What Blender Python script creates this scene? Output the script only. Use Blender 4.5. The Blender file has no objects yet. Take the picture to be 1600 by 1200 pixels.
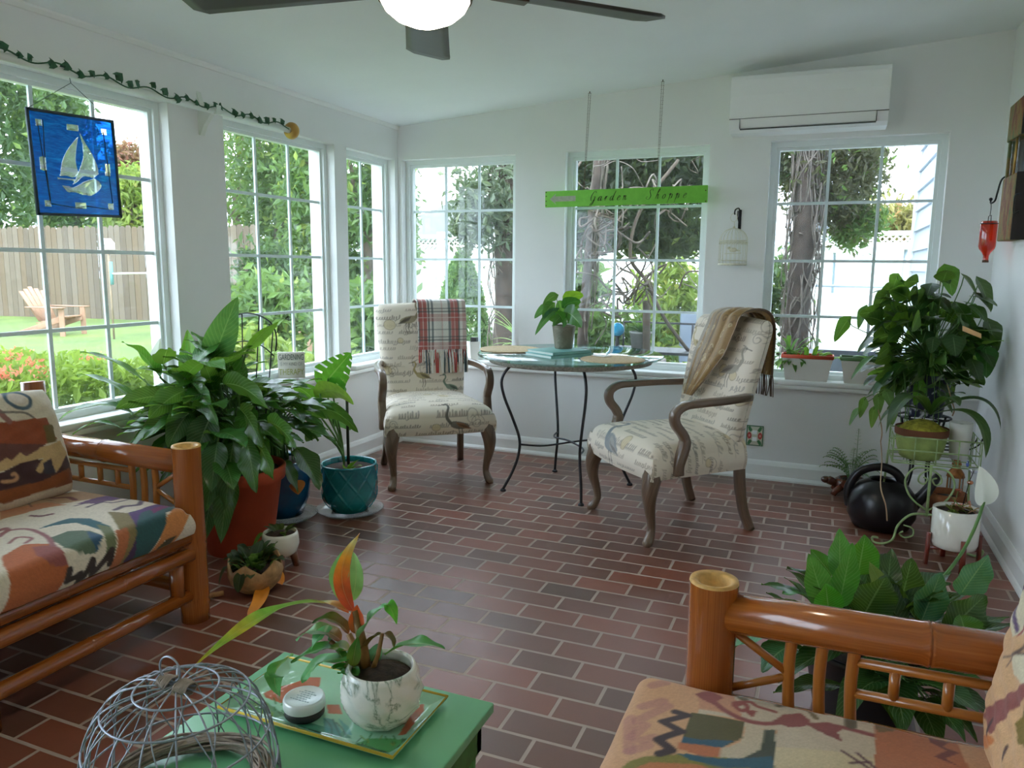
import bpy, math, random
import numpy as np
from mathutils import Vector, Matrix

SC = bpy.context.scene
COL = SC.collection
R = math.radians
rnd = random.Random(7)

# ------------------------------------------------------------------ camera
# room axes: x along the back wall, y towards the back wall (back wall is y=0), z up; left wall is x=0
CAM = Vector((2.998, -5.029, 1.34))
FPX = 1188.4
_yaw, _pit, _rol = -0.39071, 0.15261, 0.00871
_f = Vector((math.sin(_yaw)*math.cos(_pit), math.cos(_yaw)*math.cos(_pit), -math.sin(_pit)))
_r = Vector((math.cos(_yaw), -math.sin(_yaw), 0.0))
_u = _r.cross(_f)
_r2 = _r*math.cos(_rol) + _u*math.sin(_rol)
_u2 = -_r*math.sin(_rol) + _u*math.cos(_rol)
cam_data = bpy.data.cameras.new('camera')
cam_data.sensor_width = 36.0
cam_data.lens = FPX/1600*36.0
cam_data.clip_start = 0.05
cam_data.clip_end = 300
cam = bpy.data.objects.new('camera', cam_data)
COL.objects.link(cam)
M = Matrix(((_r2.x, _u2.x, -_f.x, CAM.x), (_r2.y, _u2.y, -_f.y, CAM.y), (_r2.z, _u2.z, -_f.z, CAM.z), (0, 0, 0, 1)))
cam.matrix_world = M
SC.camera = cam

def ray(px, py):
    return _r2*(px-800) - _u2*(py-600) + _f*FPX
def az(px, py, z):            # a measured photo point on the horizontal plane z
    d = ray(px, py); return CAM + d*((z-CAM.z)/d.z)
def ay(px, py, y):            # ... on the plane y
    d = ray(px, py); return CAM + d*((y-CAM.y)/d.y)
def ax(px, py, x):            # ... on the plane x
    d = ray(px, py); return CAM + d*((x-CAM.x)/d.x)

def proj(p):
    d = Vector(p)-CAM; z = d.dot(_f); return (800+FPX*d.dot(_r2)/z, 600-FPX*d.dot(_u2)/z)

# ------------------------------------------------------------------ light: an overcast white sky, a weak sun over the house
SC.view_settings.view_transform = 'Standard'
SC.view_settings.look = 'None'
SC.view_settings.gamma = 1.0
SC.view_settings.use_curve_mapping = False
SC.view_settings.exposure = 1.5
world = bpy.data.worlds.new('overcast_sky')
SC.world = world
world.use_nodes = True
bg = world.node_tree.nodes['Background']
bg.inputs[0].default_value = (0.86, 0.955, 1.14, 1)
bg.inputs[1].default_value = 2.7
sun_d = bpy.data.lights.new('sun', 'SUN')
sun_d.energy = 1.0
sun_d.angle = R(12)
sun_d.color = (1.0, 0.96, 0.9)
sun = bpy.data.objects.new('sun', sun_d)
sun.rotation_euler = Vector((-0.62, 0.38, -0.9)).to_track_quat('-Z', 'Y').to_euler()
COL.objects.link(sun)
SC.cycles.use_denoising = True
SC.cycles.max_bounces = 10
SC.cycles.diffuse_bounces = 6
SC.cycles.transparent_max_bounces = 24
SC.cycles.sample_clamp_indirect = 8.0

# ------------------------------------------------------------------ helpers
ROOTM = {}

def tag(o, label=None, cat=None, group=None, kind=None):
    if label: o['label'] = label
    if cat: o['category'] = cat
    if group: o['group'] = group
    if kind: o['kind'] = kind
    return o

def thing(name, label, cat, loc=(0, 0, 0), rz=0.0, group=None, rot=None):
    o = bpy.data.objects.new(name, None)
    o.empty_display_size = 0.05
    COL.objects.link(o)
    o.location = loc
    o.rotation_euler = rot if rot else (0, 0, rz)
    tag(o, label, cat, group)
    ROOTM[o.name] = Matrix.Translation(Vector(loc)) @ (o.rotation_euler.to_matrix().to_4x4())
    return o

def copy_tree(o, parent=None):
    c = o.copy(); COL.objects.link(c)
    if parent is not None: c.parent = parent
    for ch in list(o.children): copy_tree(ch, c)
    return c

class MB:
    """collects verts, faces, uv, colour; builds ONE mesh object"""
    def __init__(s):
        s.v = []; s.f = []; s.uv = []; s.c = []; s.col = (1, 1, 1); s.sm = []
    def add(s, vs, fs, uvs=None, cols=None, smooth=True):
        o = len(s.v); n = len(vs)
        s.v.extend([tuple(p) for p in vs])
        s.uv.extend(uvs if uvs is not None else [(0, 0)]*n)
        s.c.extend(cols if cols is not None else [s.col]*n)
        s.f.extend([tuple(i+o for i in f) for f in fs])
        s.sm.extend([smooth]*len(fs))
        return s
    def box(s, a, b, rot=None, piv=None):
        (x0, y0, z0), (x1, y1, z1) = a, b
        vs = [Vector(p) for p in ((x0,y0,z0),(x1,y0,z0),(x1,y1,z0),(x0,y1,z0),(x0,y0,z1),(x1,y0,z1),(x1,y1,z1),(x0,y1,z1))]
        if rot is not None:
            pv = Vector(piv) if piv is not None else sum(vs, Vector())/8
            vs = [pv + rot @ (q-pv) for q in vs]
        return s.add(vs, [(0,3,2,1),(4,5,6,7),(0,1,5,4),(1,2,6,5),(2,3,7,6),(3,0,4,7)], smooth=False)
    def rbox(s, a, b, r=0.01, n=3, rot=None, piv=None):
        """box with rounded edges: each cube face is a grid pushed on to a rounded box"""
        c = [(a[i]+b[i])/2 for i in range(3)]; h = [abs(b[i]-a[i])/2 for i in range(3)]
        r = min(r, min(h)*0.999)
        def lin(hh):
            inn = hh - r
            t = [-hh + r*(1-math.cos(k*math.pi/2/n)) for k in range(n)]
            return [-inn - r*math.cos(k*math.pi/2/n) for k in range(n)] + [-inn, inn] + [inn + r*math.cos((n-1-k)*math.pi/2/n) for k in range(n)]
        L = [lin(x) for x in h]
        vs = []; fs = []; idx = {}
        def put(p):
            k = tuple(round(q, 6) for q in p)
            if k in idx: return idx[k]
            q = [max(-(h[i]-r), min(h[i]-r, p[i])) for i in range(3)]
            d = Vector([p[i]-q[i] for i in range(3)])
            w = Vector(q) + (d.normalized()*r if d.length > 1e-9 else d)
            idx[k] = len(vs); vs.append(w); return idx[k]
        for axn in range(3):
            i, j = [(1, 2), (2, 0), (0, 1)][axn]
            for sg in (-1, 1):
                for m in range(len(L[i])-1):
                    for k in range(len(L[j])-1):
                        qd = []
                        for (u, w) in ((m, k), (m+1, k), (m+1, k+1), (m, k+1)):
                            p = [0, 0, 0]; p[axn] = sg*h[axn]; p[i] = L[i][u]; p[j] = L[j][w]; qd.append(put(p))
                        if sg < 0: qd.reverse()
                        if len(set(qd)) >= 3: fs.append(tuple(qd))
        cv = Vector(c)
        pv = Vector(piv) if piv is not None else cv
        vs = [cv+q for q in vs]
        if rot is not None: vs = [pv + rot @ (q-pv) for q in vs]
        return s.add(vs, fs)
    def tube(s, pts, rad, n=8, cap=True, closed=False, flat=None):
        pts = [Vector(p) for p in pts]; m = len(pts)
        rads = rad if isinstance(rad, (list, tuple)) else [rad]*m
        vs = []; fs = []; uv = []; ln = 0.0
        up = Vector((0, 0, 1)); prev = None
        for i, p in enumerate(pts):
            if i: ln += (p - pts[i-1]).length
            if closed: t = pts[(i+1) % m] - pts[i-1]
            else: t = (pts[min(i+1, m-1)] - pts[max(i-1, 0)])
            if t.length < 1e-9: t = Vector((0, 0, 1))
            t.normalize()
            if prev is None:
                a = up if abs(t.z) < 0.95 else Vector((1, 0, 0))
                x = t.cross(a).normalized()
            else:
                x = prev - t*prev.dot(t)
                if x.length < 1e-6: x = t.orthogonal()
                x.normalize()
            prev = x; y = t.cross(x)
            r = rads[i]; r2 = r if flat is None else r*flat
            for k in range(n):
                an = 2*math.pi*k/n
                vs.append(p + x*(r*math.cos(an)) + y*(r2*math.sin(an))); uv.append((abs(2*k/n-1)*r*3, ln+0.01))
        for i in range(m if closed else m-1):
            j = (i+1) % m
            for k in range(n):
                l = (k+1) % n
                fs.append((i*n+k, i*n+l, j*n+l, j*n+k))
        if cap and not closed:
            fs.append(tuple(reversed(range(n)))); fs.append(tuple((m-1)*n+k for k in range(n)))
        return s.add(vs, fs, uv)
    def sweep(s, pts, side, w, h):
        """a flat bar of section w (along side) by h along the path"""
        pts = [Vector(p) for p in pts]; sv = Vector(side).normalized(); m = len(pts); vs = []; fs = []; uv = []; ln = 0
        for i, p in enumerate(pts):
            if i: ln += (p-pts[i-1]).length
            t = (pts[min(i+1, m-1)] - pts[max(i-1, 0)]).normalized()
            nn = t.cross(sv).normalized()
            ww = w[i] if isinstance(w, (list, tuple)) else w
            hh = h[i] if isinstance(h, (list, tuple)) else h
            for k, (a, b) in enumerate(((-.5, -.38), (-.38, -.5), (.38, -.5), (.5, -.38), (.5, .38), (.38, .5), (-.38, .5), (-.5, .38))):
                vs.append(p + sv*(ww*a) + nn*(hh*b)); uv.append((abs(k-4)*0.01, ln+0.01))
        for i in range(m-1):
            for k in range(8):
                l = (k+1) % 8
                fs.append((i*8+k, i*8+l, (i+1)*8+l, (i+1)*8+k))
        fs.append(tuple(reversed(range(8)))); fs.append(tuple((m-1)*8+k for k in range(8)))
        return s.add(vs, fs, uv)
    def lathe(s, prof, c=(0, 0, 0), n=32, scale=(1, 1), capb=True, capt=False, fn=None, ax=None):
        """prof: [(r,z)...] from the bottom up"""
        vs = []; fs = []; uv = []
        for j, (r, z) in enumerate(prof):
            for k in range(n):
                an = 2*math.pi*k/n
                rr = r if fn is None else fn(r, z, an)
                p = Vector((rr*math.cos(an)*scale[0], rr*math.sin(an)*scale[1], z))
                if ax is not None: p = ax @ p
                vs.append(Vector(c)+p); uv.append((k/n, j/max(1, len(prof)-1)))
        for j in range(len(prof)-1):
            for k in range(n):
                l = (k+1) % n
                fs.append((j*n+k, j*n+l, (j+1)*n+l, (j+1)*n+k))
        if capb: fs.append(tuple(reversed(range(n))))
        if capt: fs.append(tuple((len(prof)-1)*n+k for k in range(n)))
        return s.add(vs, fs, uv)
    def sphere(s, c, r, n=16, m=10, sc=(1, 1, 1), rot=None):
        vs = []; fs = []
        for j in range(m+1):
            th = math.pi*j/m
            for k in range(n):
                an = 2*math.pi*k/n
                p = Vector((r*sc[0]*math.sin(th)*math.cos(an), r*sc[1]*math.sin(th)*math.sin(an), r*sc[2]*math.cos(th)))
                if rot is not None: p = rot @ p
                vs.append(Vector(c)+p)
        for j in range(m):
            for k in range(n):
                l = (k+1) % n
                fs.append((j*n+k, (j+1)*n+k, (j+1)*n+l, j*n+l))
        return s.add(vs, fs)
    def prism(s, poly, axis, a, b, smooth=False):
        """2-D outline extruded along axis from a to b; poly in the other two axes (cyclic order)"""
        n = len(poly); vs = []
        for t in (a, b):
            for (p, q) in poly:
                vs.append({'x': (t, p, q), 'y': (p, t, q), 'z': (p, q, t)}[axis])
        fs = [tuple(range(n)), tuple(reversed(range(n, 2*n)))]
        for k in range(n):
            l = (k+1) % n
            fs.append((k, n+k, n+l, l))
        return s.add(vs, fs, smooth=smooth)
    def grid(s, nu, nv, fn, cfn=None, closeu=False, flip=False):
        vs = []; fs = []; uv = []; cs = []
        for j in range(nv+1):
            for i in range(nu+1):
                u, v = i/nu, j/nv
                vs.append(fn(u, v)); uv.append((u, v))
                if cfn: cs.append(cfn(u, v))
        w = nu+1
        for j in range(nv):
            for i in range(nu):
                q = (j*w+i, j*w+i+1, (j+1)*w+i+1, (j+1)*w+i)
                fs.append(tuple(reversed(q)) if flip else q)
        return s.add(vs, fs, uv, cs if cfn else None)
    def sheet(s, nu, nv, fn, th=0.003, cfn=None):
        """a thin closed sheet: front and back faces th apart"""
        P = [[Vector(fn(i/nu, j/nv)) for i in range(nu+1)] for j in range(nv+1)]
        vs = []; cs = []; uv = []
        for side in (0, 1):
            for j in range(nv+1):
                for i in range(nu+1):
                    du = P[j][min(i+1, nu)] - P[j][max(i-1, 0)]
                    dv = P[min(j+1, nv)][i] - P[max(j-1, 0)][i]
                    nn = du.cross(dv)
                    nn = nn.normalized() if nn.length > 1e-12 else Vector((0, 0, 1))
                    vs.append(P[j][i] + nn*(th/2 if side == 0 else -th/2)); uv.append((i/nu, j/nv))
                    if cfn: cs.append(cfn(i/nu, j/nv))
        w = nu+1; N = w*(nv+1); fs = []
        for j in range(nv):
            for i in range(nu):
                q = (j*w+i, j*w+i+1, (j+1)*w+i+1, (j+1)*w+i)
                fs.append(q); fs.append(tuple(N+k for k in reversed(q)))
        for i in range(nu):
            fs.append((i+1, i, N+i, N+i+1)); o = nv*w
            fs.append((o+i, o+i+1, N+o+i+1, N+o+i))
        for j in range(nv):
            fs.append((j*w, (j+1)*w, N+(j+1)*w, N+j*w)); o = nu
            fs.append(((j+1)*w+o, j*w+o, N+j*w+o, N+(j+1)*w+o))
        return s.add(vs, fs, uv, cs if cfn else None)
    def obj(s, name, mat, parent=None, world=False, label=None, cat=None, group=None, kind=None, base=None):
        me = bpy.data.meshes.new(name)
        vs = s.v
        o_loc = None
        if parent is not None and world:
            root = parent
            while root.parent is not None: root = root.parent
            inv = ROOTM[root.name].inverted()
            vs = [tuple(inv @ Vector(p)) for p in vs]
        elif parent is None:
            if base is None:
                a = np.array(vs); lo, hi = a.min(0), a.max(0)
                base = (float((lo[0]+hi[0])/2), float((lo[1]+hi[1])/2), float(lo[2]))
            o_loc = base
            vs = [(p[0]-base[0], p[1]-base[1], p[2]-base[2]) for p in vs]
        me.from_pydata(vs, [], s.f)
        nl = len(me.loops)
        li = np.empty(nl, dtype=np.int32); me.loops.foreach_get('vertex_index', li)
        if any(u != (0, 0) for u in s.uv):
            uvl = me.uv_layers.new(name='UVMap')
            uvl.data.foreach_set('uv', np.array(s.uv, dtype=np.float32)[li].ravel())
        if any(tuple(c) != (1, 1, 1) for c in s.c):
            ca = me.color_attributes.new('Col', 'FLOAT_COLOR', 'POINT')
            c = np.ones((len(s.v), 4), dtype=np.float32); c[:, :3] = np.array(s.c, dtype=np.float32)
            ca.data.foreach_set('color', c.ravel())
        me.polygons.foreach_set('use_smooth', s.sm)
        me.materials.append(mat)
        me.update()
        o = bpy.data.objects.new(name, me)
        COL.objects.link(o)
        if parent is not None: o.parent = parent
        if o_loc is not None: o.location = o_loc
        tag(o, label, cat, group, kind)
        return o

def bez(p0, p1, p2, p3, n=10):
    p0, p1, p2, p3 = map(Vector, (p0, p1, p2, p3))
    return [p0*(1-t)**3 + p1*3*t*(1-t)**2 + p2*3*t*t*(1-t) + p3*t**3 for t in [i/n for i in range(n+1)]]
def crom(pts, n=6, closed=False):
    """Catmull-Rom through the points"""
    P = [Vector(p) for p in pts]; out = []; m = len(P)
    rng = range(m if closed else m-1)
    for i in rng:
        if closed: a, b, c, d = P[i-1], P[i], P[(i+1) % m], P[(i+2) % m]
        else: a, b, c, d = P[max(i-1, 0)], P[i], P[i+1], P[min(i+2, m-1)]
        for k in range(n):
            t = k/n
            out.append(0.5*((2*b) + (c-a)*t + (2*a-5*b+4*c-d)*t*t + (3*b-a-3*c+d)*t**3))
    if not closed: out.append(P[-1])
    return out

# ------------------------------------------------------------------ materials
def srgb(r, g, b):
    return tuple(((c/255)/12.92 if c/255 <= 0.04045 else ((c/255+0.055)/1.055)**2.4) for c in (r, g, b))
MATS = {}
class NT:
    def __init__(s, name):
        s.m = bpy.data.materials.new(name); s.m.use_nodes = True
        s.t = s.m.node_tree; s.n = s.t.nodes
        s.b = s.n['Principled BSDF']; s.out = s.n['Material Output']
        MATS[name] = s.m
    def node(s, ty, **kw):
        nd = s.n.new(ty)
        for k, v in kw.items():
            if k.startswith('i_'):
                key = k[2:]; key = int(key) if key.isdigit() else key.replace('_', ' ')
                nd.inputs[key].default_value = v
            else: setattr(nd, k, v)
        return nd
    def link(s, a, b): s.t.links.new(a, b)
    def coord(s, kind='Object', scale=(1, 1, 1), loc=(0, 0, 0)):
        tc = s.node('ShaderNodeTexCoord'); mp = s.node('ShaderNodeMapping')
        mp.inputs['Scale'].default_value = scale; mp.inputs['Location'].default_value = loc
        s.link(tc.outputs[kind], mp.inputs['Vector']); return mp.outputs[0]
    def noise(s, vec, scale=10, detail=4, rough=0.5, dist=0.0):
        nd = s.node('ShaderNodeTexNoise'); nd.inputs['Scale'].default_value = scale
        nd.inputs['Detail'].default_value = detail; nd.inputs['Roughness'].default_value = rough
        nd.inputs['Distortion'].default_value = dist
        if vec is not None: s.link(vec, nd.inputs['Vector'])
        return nd.outputs['Fac']
    def ramp(s, fac, stops):
        nd = s.node('ShaderNodeValToRGB'); e = nd.color_ramp.elements
        while len(e) < len(stops): e.new(0.5)
        for k, (p, c) in enumerate(stops):
            e[k].position = p; e[k].color = (*c, 1)
        s.link(fac, nd.inputs[0]); return nd.outputs[0]
    def mix(s, fac, a, b, mode='MIX'):
        nd = s.node('ShaderNodeMix', data_type='RGBA', blend_type=mode)
        for sock, val in ((nd.inputs[0], fac), (nd.inputs[6], a), (nd.inputs[7], b)):
            if hasattr(val, 'is_linked'): s.link(val, sock)
            elif isinstance(val, (int, float)): sock.default_value = val
            else: sock.default_value = (*val[:3], 1)
        return nd.outputs[2]
    def math(s, op, a, b=None):
        nd = s.node('ShaderNodeMath', operation=op)
        for sock, val in ((nd.inputs[0], a), (nd.inputs[1], b)):
            if val is None: continue
            if hasattr(val, 'is_linked'): s.link(val, sock)
            else: sock.default_value = val
        return nd.outputs[0]
    def bump(s, h, strength=0.2, dist=0.01):
        nd = s.node('ShaderNodeBump'); nd.inputs['Strength'].default_value = strength; nd.inputs['Distance'].default_value = dist
        s.link(h, nd.inputs['Height']); s.link(nd.outputs[0], s.b.inputs['Normal'])
    def base(s, c):
        if hasattr(c, 'is_linked'): s.link(c, s.b.inputs['Base Color'])
        else: s.b.inputs['Base Color'].default_value = (*c[:3], 1)
    def set(s, **kw):
        for k, v in kw.items(): s.b.inputs[k.replace('_', ' ')].default_value = v
        return s

def plain(name, c, rough=0.5, metal=0.0, var=0.12, vscale=14, bump=0.0, bscale=60, spec=None, coat=0.0):
    """one colour broken up by a little noise"""
    t = NT(name); v = t.coord('Object')
    n = t.noise(v, vscale, 5)
    d = tuple(max(0, x*(1-var)) for x in c); l = tuple(min(1, x*(1+var)) for x in c)
    t.base(t.ramp(n, [(0.3, d), (0.7, l)]))
    t.set(Roughness=rough, Metallic=metal)
    if spec is not None: t.b.inputs['Specular IOR Level'].default_value = spec
    if coat: t.b.inputs['Coat Weight'].default_value = coat; t.b.inputs['Coat Roughness'].default_value = 0.08
    if bump: t.bump(t.noise(v, bscale, 4), bump, 0.004)
    return t.m

def vcol(name, rough=0.8, noise=0.0, nscale=300, bump=0.0, bscale=500, sheen=0.0):
    """colour comes from the woven / printed pattern stored on the mesh"""
    t = NT(name); a = t.node('ShaderNodeAttribute', attribute_name='Col')
    c = a.outputs['Color']; v = t.coord('Object')
    if noise: c = t.mix(t.math('MULTIPLY', t.noise(v, nscale, 3), noise), c, (0.05, 0.04, 0.04))
    t.base(c); t.set(Roughness=rough)
    if sheen: t.b.inputs['Sheen Weight'].default_value = sheen
    if bump: t.bump(t.noise(v, bscale, 3), bump, 0.003)
    return t.m
# ------------------------------------------------------------------ materials of the room
m_wall = plain('white_wall_paint', srgb(238, 239, 238), 0.6, var=0.015, vscale=3, bump=0.05, bscale=120)
m_ceil = plain('ceiling_paint', srgb(245, 249, 250), 0.7, var=0.015, vscale=3, bump=0.15, bscale=90)
m_trim = plain('white_gloss_trim', srgb(244, 246, 244), 0.3, var=0.01)
m_sash = plain('window_sash_white', srgb(236, 243, 242), 0.35, var=0.01)
m_munt = plain('window_grid_white', srgb(222, 236, 238), 0.35, var=0.02)

def mat_brick_floor():
    t = NT('glazed_brick_paver_floor')
    v = t.coord('Object', loc=(-2.190+0.11375, 2.4436+0.1172*100, 0))
    br = t.node('ShaderNodeTexBrick', offset=0.5, offset_frequency=2, squash=1.0)
    t.link(v, br.inputs['Vector'])
    br.inputs['Scale'].default_value = 1.0
    br.inputs['Mortar Size'].default_value = 0.0064
    br.inputs['Mortar Smooth'].default_value = 0.25
    br.inputs['Bias'].default_value = 0.0
    br.inputs['Brick Width'].default_value = 0.2275
    br.inputs['Row Height'].default_value = 0.1172
    br.inputs['Color1'].default_value = (*srgb(100, 66, 52), 1)
    br.inputs['Color2'].default_value = (*srgb(150, 80, 56), 1)
    br.inputs['Mortar'].default_value = (*srgb(168, 146, 128), 1)
    n1 = t.noise(v, 9, 6, 0.6); n2 = t.noise(v, 160, 3, 0.6)
    c = t.mix(t.math('MULTIPLY', n1, 0.36), br.outputs['Color'], srgb(100, 76, 66))
    c = t.mix(t.math('MULTIPLY', n2, 0.22), c, srgb(60, 40, 34))
    c = t.mix(br.outputs['Fac'], c, srgb(168, 148, 134))
    t.base(c)
    rg = t.math('ADD', t.math('MULTIPLY', n1, 0.2), 0.26)
    rg = t.math('ADD', rg, t.math('MULTIPLY', br.outputs['Fac'], 0.3))
    t.link(rg, t.b.inputs['Roughness'])
    t.set(); t.b.inputs['Specular IOR Level'].default_value = 0.85
    h = t.math('SUBTRACT', t.math('MULTIPLY', n1, 0.25), br.outputs['Fac'])
    t.bump(t.math('ADD', h, t.math('MULTIPLY', n2, 0.08)), 0.35, 0.004)
    return t.m
m_floor = mat_brick_floor()

def mat_glass():
    t = NT('window_glass')
    t.n.remove(t.b)
    tr = t.node('ShaderNodeBsdfTransparent'); tr.inputs[0].default_value = (0.95, 0.985, 0.98, 1)
    gl = t.node('ShaderNodeBsdfGlossy'); gl.inputs['Roughness'].default_value = 0.03
    df = t.node('ShaderNodeBsdfDiffuse'); df.inputs[0].default_value = (0.8, 0.85, 0.85, 1)   # dust on the pane
    fr = t.node('ShaderNodeLayerWeight'); fr.inputs[0].default_value = 0.5
    fz = t.math('ADD', t.math('MULTIPLY', t.math('POWER', fr.outputs['Facing'], 5.0), 0.8), 0.025)
    mx = t.node('ShaderNodeMixShader'); t.link(fz, mx.inputs[0]); t.link(tr.outputs[0], mx.inputs[1]); t.link(gl.outputs[0], mx.inputs[2])
    n = t.noise(t.coord('Object', scale=(3, 3, 0.6)), 3, 4)
    mx2 = t.node('ShaderNodeMixShader'); t.link(t.math('MULTIPLY', n, 0.07), mx2.inputs[0])
    t.link(mx.outputs[0], mx2.inputs[1]); t.link(df.outputs[0], mx2.inputs[2]); t.link(mx2.outputs[0], t.out.inputs[0])
    return t.m
m_glass = mat_glass()

# ------------------------------------------------------------------ shell
YN = -6.9                      # near wall, behind the camera
XR = 3.84                      # right wall
def ceil_z(x): return 2.348 + 0.0725*x
ZB, ZT = 0.66, 2.11            # sill and head of every window
WL = [(-3.10, -2.135), (-1.77, -0.79), (-0.655, -0.045)]     # windows of the left wall (y ranges)
WB = [(0.03, 0.94), (1.303, 2.255), (2.617, 3.573)]                                     # windows of the back wall (x ranges)

b = MB(); b.box((-0.2, YN-0.2, -0.12), (XR+0.2, 0.2, 0)); b.obj('floor', m_floor, kind='structure', base=(0, 0, 0))
b = MB()
zc0, zc1 = ceil_z(-0.25), ceil_z(XR+0.25)
b.prism([(-0.25, zc0), (XR+0.25, zc1), (XR+0.25, zc1+0.12), (-0.25, zc0+0.12)], 'y', YN-0.25, 0.25)
b.obj('ceiling', m_ceil, kind='structure')

b = MB(); prev = YN-0.2
PD0, PD1 = -6.6, -4.1             # unseen patio door, added to the left wall to let in more daylight
b.box((-0.2, prev, 0), (0, PD0, ceil_z(0))); b.box((-0.2, PD0, 2.15), (0, PD1, ceil_z(0))); prev = PD1
for (a, c) in WL + [(0.2, None)]:
    b.box((-0.2, prev, 0), (0, a, ceil_z(-0.0)))
    if c is None: break
    b.box((-0.2, a, 0), (0, c, ZB-0.035)); b.box((-0.2, a, ZT), (0, c, ceil_z(0)))
    prev = c
b.obj('wall_left', m_wall, kind='structure')
b = MB(); prev = 0.0
def wall_seg(x0, x1, z0):
    b.prism([(x0, z0), (x1, z0), (x1, ceil_z(x1)), (x0, ceil_z(x0))], 'y', 0, 0.2)
for (a, c) in WB + [(XR+0.2, None)]:
    wall_seg(prev, a, 0)
    if c is None: break
    b.box((a, 0, 0), (c, 0.2, ZB-0.035)); wall_seg(a, c, ZT)
    prev = c
b.obj('wall_back', m_wall, kind='structure')
b = MB(); b.box((XR, YN-0.2, 0), (XR+0.2, 0.0, ceil_z(XR))); b.obj('wall_right', m_wall, kind='structure')
# near wall behind the camera; its unseen door is solid to cut front light
DX0, DX1 = 1.15, 2.35
b = MB()
b.prism([(0, 0), (DX0, 0), (DX0, ceil_z(DX0)), (0, ceil_z(0))], 'y', YN-0.2, YN); b.prism([(DX1, 0), (XR, 0), (XR, ceil_z(XR)), (DX1, ceil_z(DX1))], 'y', YN-0.2, YN)
b.prism([(DX0, 2.1), (DX1, 2.1), (DX1, ceil_z(DX1)), (DX0, ceil_z(DX0))], 'y', YN-0.2, YN)
b.obj('wall_near', m_wall, kind='structure')
b = MB()
for x0, x1, z0, z1 in ((DX0, DX0+0.08, 0, 2.1), (DX1-0.08, DX1, 0, 2.1), (DX0+0.08, DX1-0.08, 0, 0.16), (DX0+0.08, DX1-0.08, 2.0, 2.1)): b.box((x0, YN-0.14, z0), (x1, YN-0.08, z1))
d1 = b.obj('door_1', m_sash, kind='structure')
b = MB(); b.box((DX0+0.07, YN-0.125, 0.15), (DX1-0.07, YN-0.095, 2.01)); b.obj('door_panel', m_sash, d1)
for ch in d1.children: ch.location = (-d1.location.x, -d1.location.y, -d1.location.z)

b = MB()
for y0, y1 in ((PD0, (PD0+PD1)/2+0.03), ((PD0+PD1)/2-0.03, PD1)):
    off = 0.0 if y0 == PD0 else 0.05
    for q0, q1, z0, z1 in ((y0, y0+0.06, 0, 2.15), (y1-0.06, y1, 0, 2.15), (y0+0.06, y1-0.06, 0, 0.08), (y0+0.06, y1-0.06, 2.07, 2.15)): b.box((-0.15+off, q0, z0), (-0.11+off, q1, z1))
d2 = b.obj('added_door_2', m_sash, kind='structure')
b = MB(); b.box((-0.133, PD0+0.05, 0.07), (-0.128, (PD0+PD1)/2, 2.08)); b.box((-0.083, (PD0+PD1)/2, 0.07), (-0.078, PD1-0.05, 2.08)); b.obj('added_door_glass', m_glass, d2)
for ch in d2.children: ch.location = (-d2.location.x, -d2.location.y, -d2.location.z)

def window(n, axis, a, c, cols, glass_at):
    """frame in the opening, a grid of bars, one pane; axis 'y' = left wall, 'x' = back wall"""
    def bx(m, p0, p1, q0, q1, z0, z1):     # p along the wall, q through it
        if axis == 'x': m.box((p0, q0, z0), (p1, q1, z1))
        else: m.box((-q1, p0, z0), (-q0, p1, z1))
    f = MB(); w = 0.032; g = glass_at
    for (p0, p1, z0, z1) in ((a, a+w, ZB, ZT), (c-w, c, ZB, ZT), (a+w, c-w, ZB, ZB+w), (a+w, c-w, ZT-w, ZT)):
        bx(f, p0, p1, g-0.03, g+0.045, z0, z1)
    w2 = 0.05
    for (p0, p1, z0, z1) in ((a+w, a+w2, ZB+w, ZT-w), (c-w2, c-w, ZB+w, ZT-w), (a+w2, c-w2, ZB+w, ZB+w2), (a+w2, c-w2, ZT-w2, ZT-w)):
        bx(f, p0, p1, g-0.012, g+0.03, z0, z1)
    fo = f.obj('window_%d' % n, m_sash, kind='structure')
    gm = MB(); r = 0.0085
    p0, p1, z0, z1 = a+w2, c-w2, ZB+w2, ZT-w2
    for k in range(1, cols):
        p = p0 + (p1-p0)*k/cols; bx(gm, p-r, p+r, g+0.000, g+0.012, z0, z1)
    for z in (1.05, 1.392, 1.742):
        bx(gm, p0, p1, g+0.001, g+0.011, z-r, z+r)
    go = gm.obj('muntin_grid', m_munt, fo)
    pm = MB(); bx(pm, p0-0.01, p1+0.01, g+0.012, g+0.016, z0-0.01, z1+0.01)
    po = pm.obj('glass_pane', m_glass, fo)
    for o in (go, po): o.location = (-fo.location.x, -fo.location.y, -fo.location.z)
    s = MB()                                 # sill board with a rounded nose
    if axis == 'x': s.rbox((a-0.0, -0.04, ZB-0.035), (c+0.0, g+0.1, ZB), 0.012)
    else: s.rbox((-g-0.1, a, ZB-0.035), (0.04, c, ZB), 0.012)
    so = s.obj('window_sill', m_trim, fo); so.location = (-fo.location.x, -fo.location.y, -fo.location.z)
k = 1
for (a, c) in WL:
    window(k, 'y', a, c, 2 if a > -0.7 else 3, 0.09); k += 1
for (a, c) in WB:
    window(k, 'x', a, c, 3, 0.09); k += 1

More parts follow.
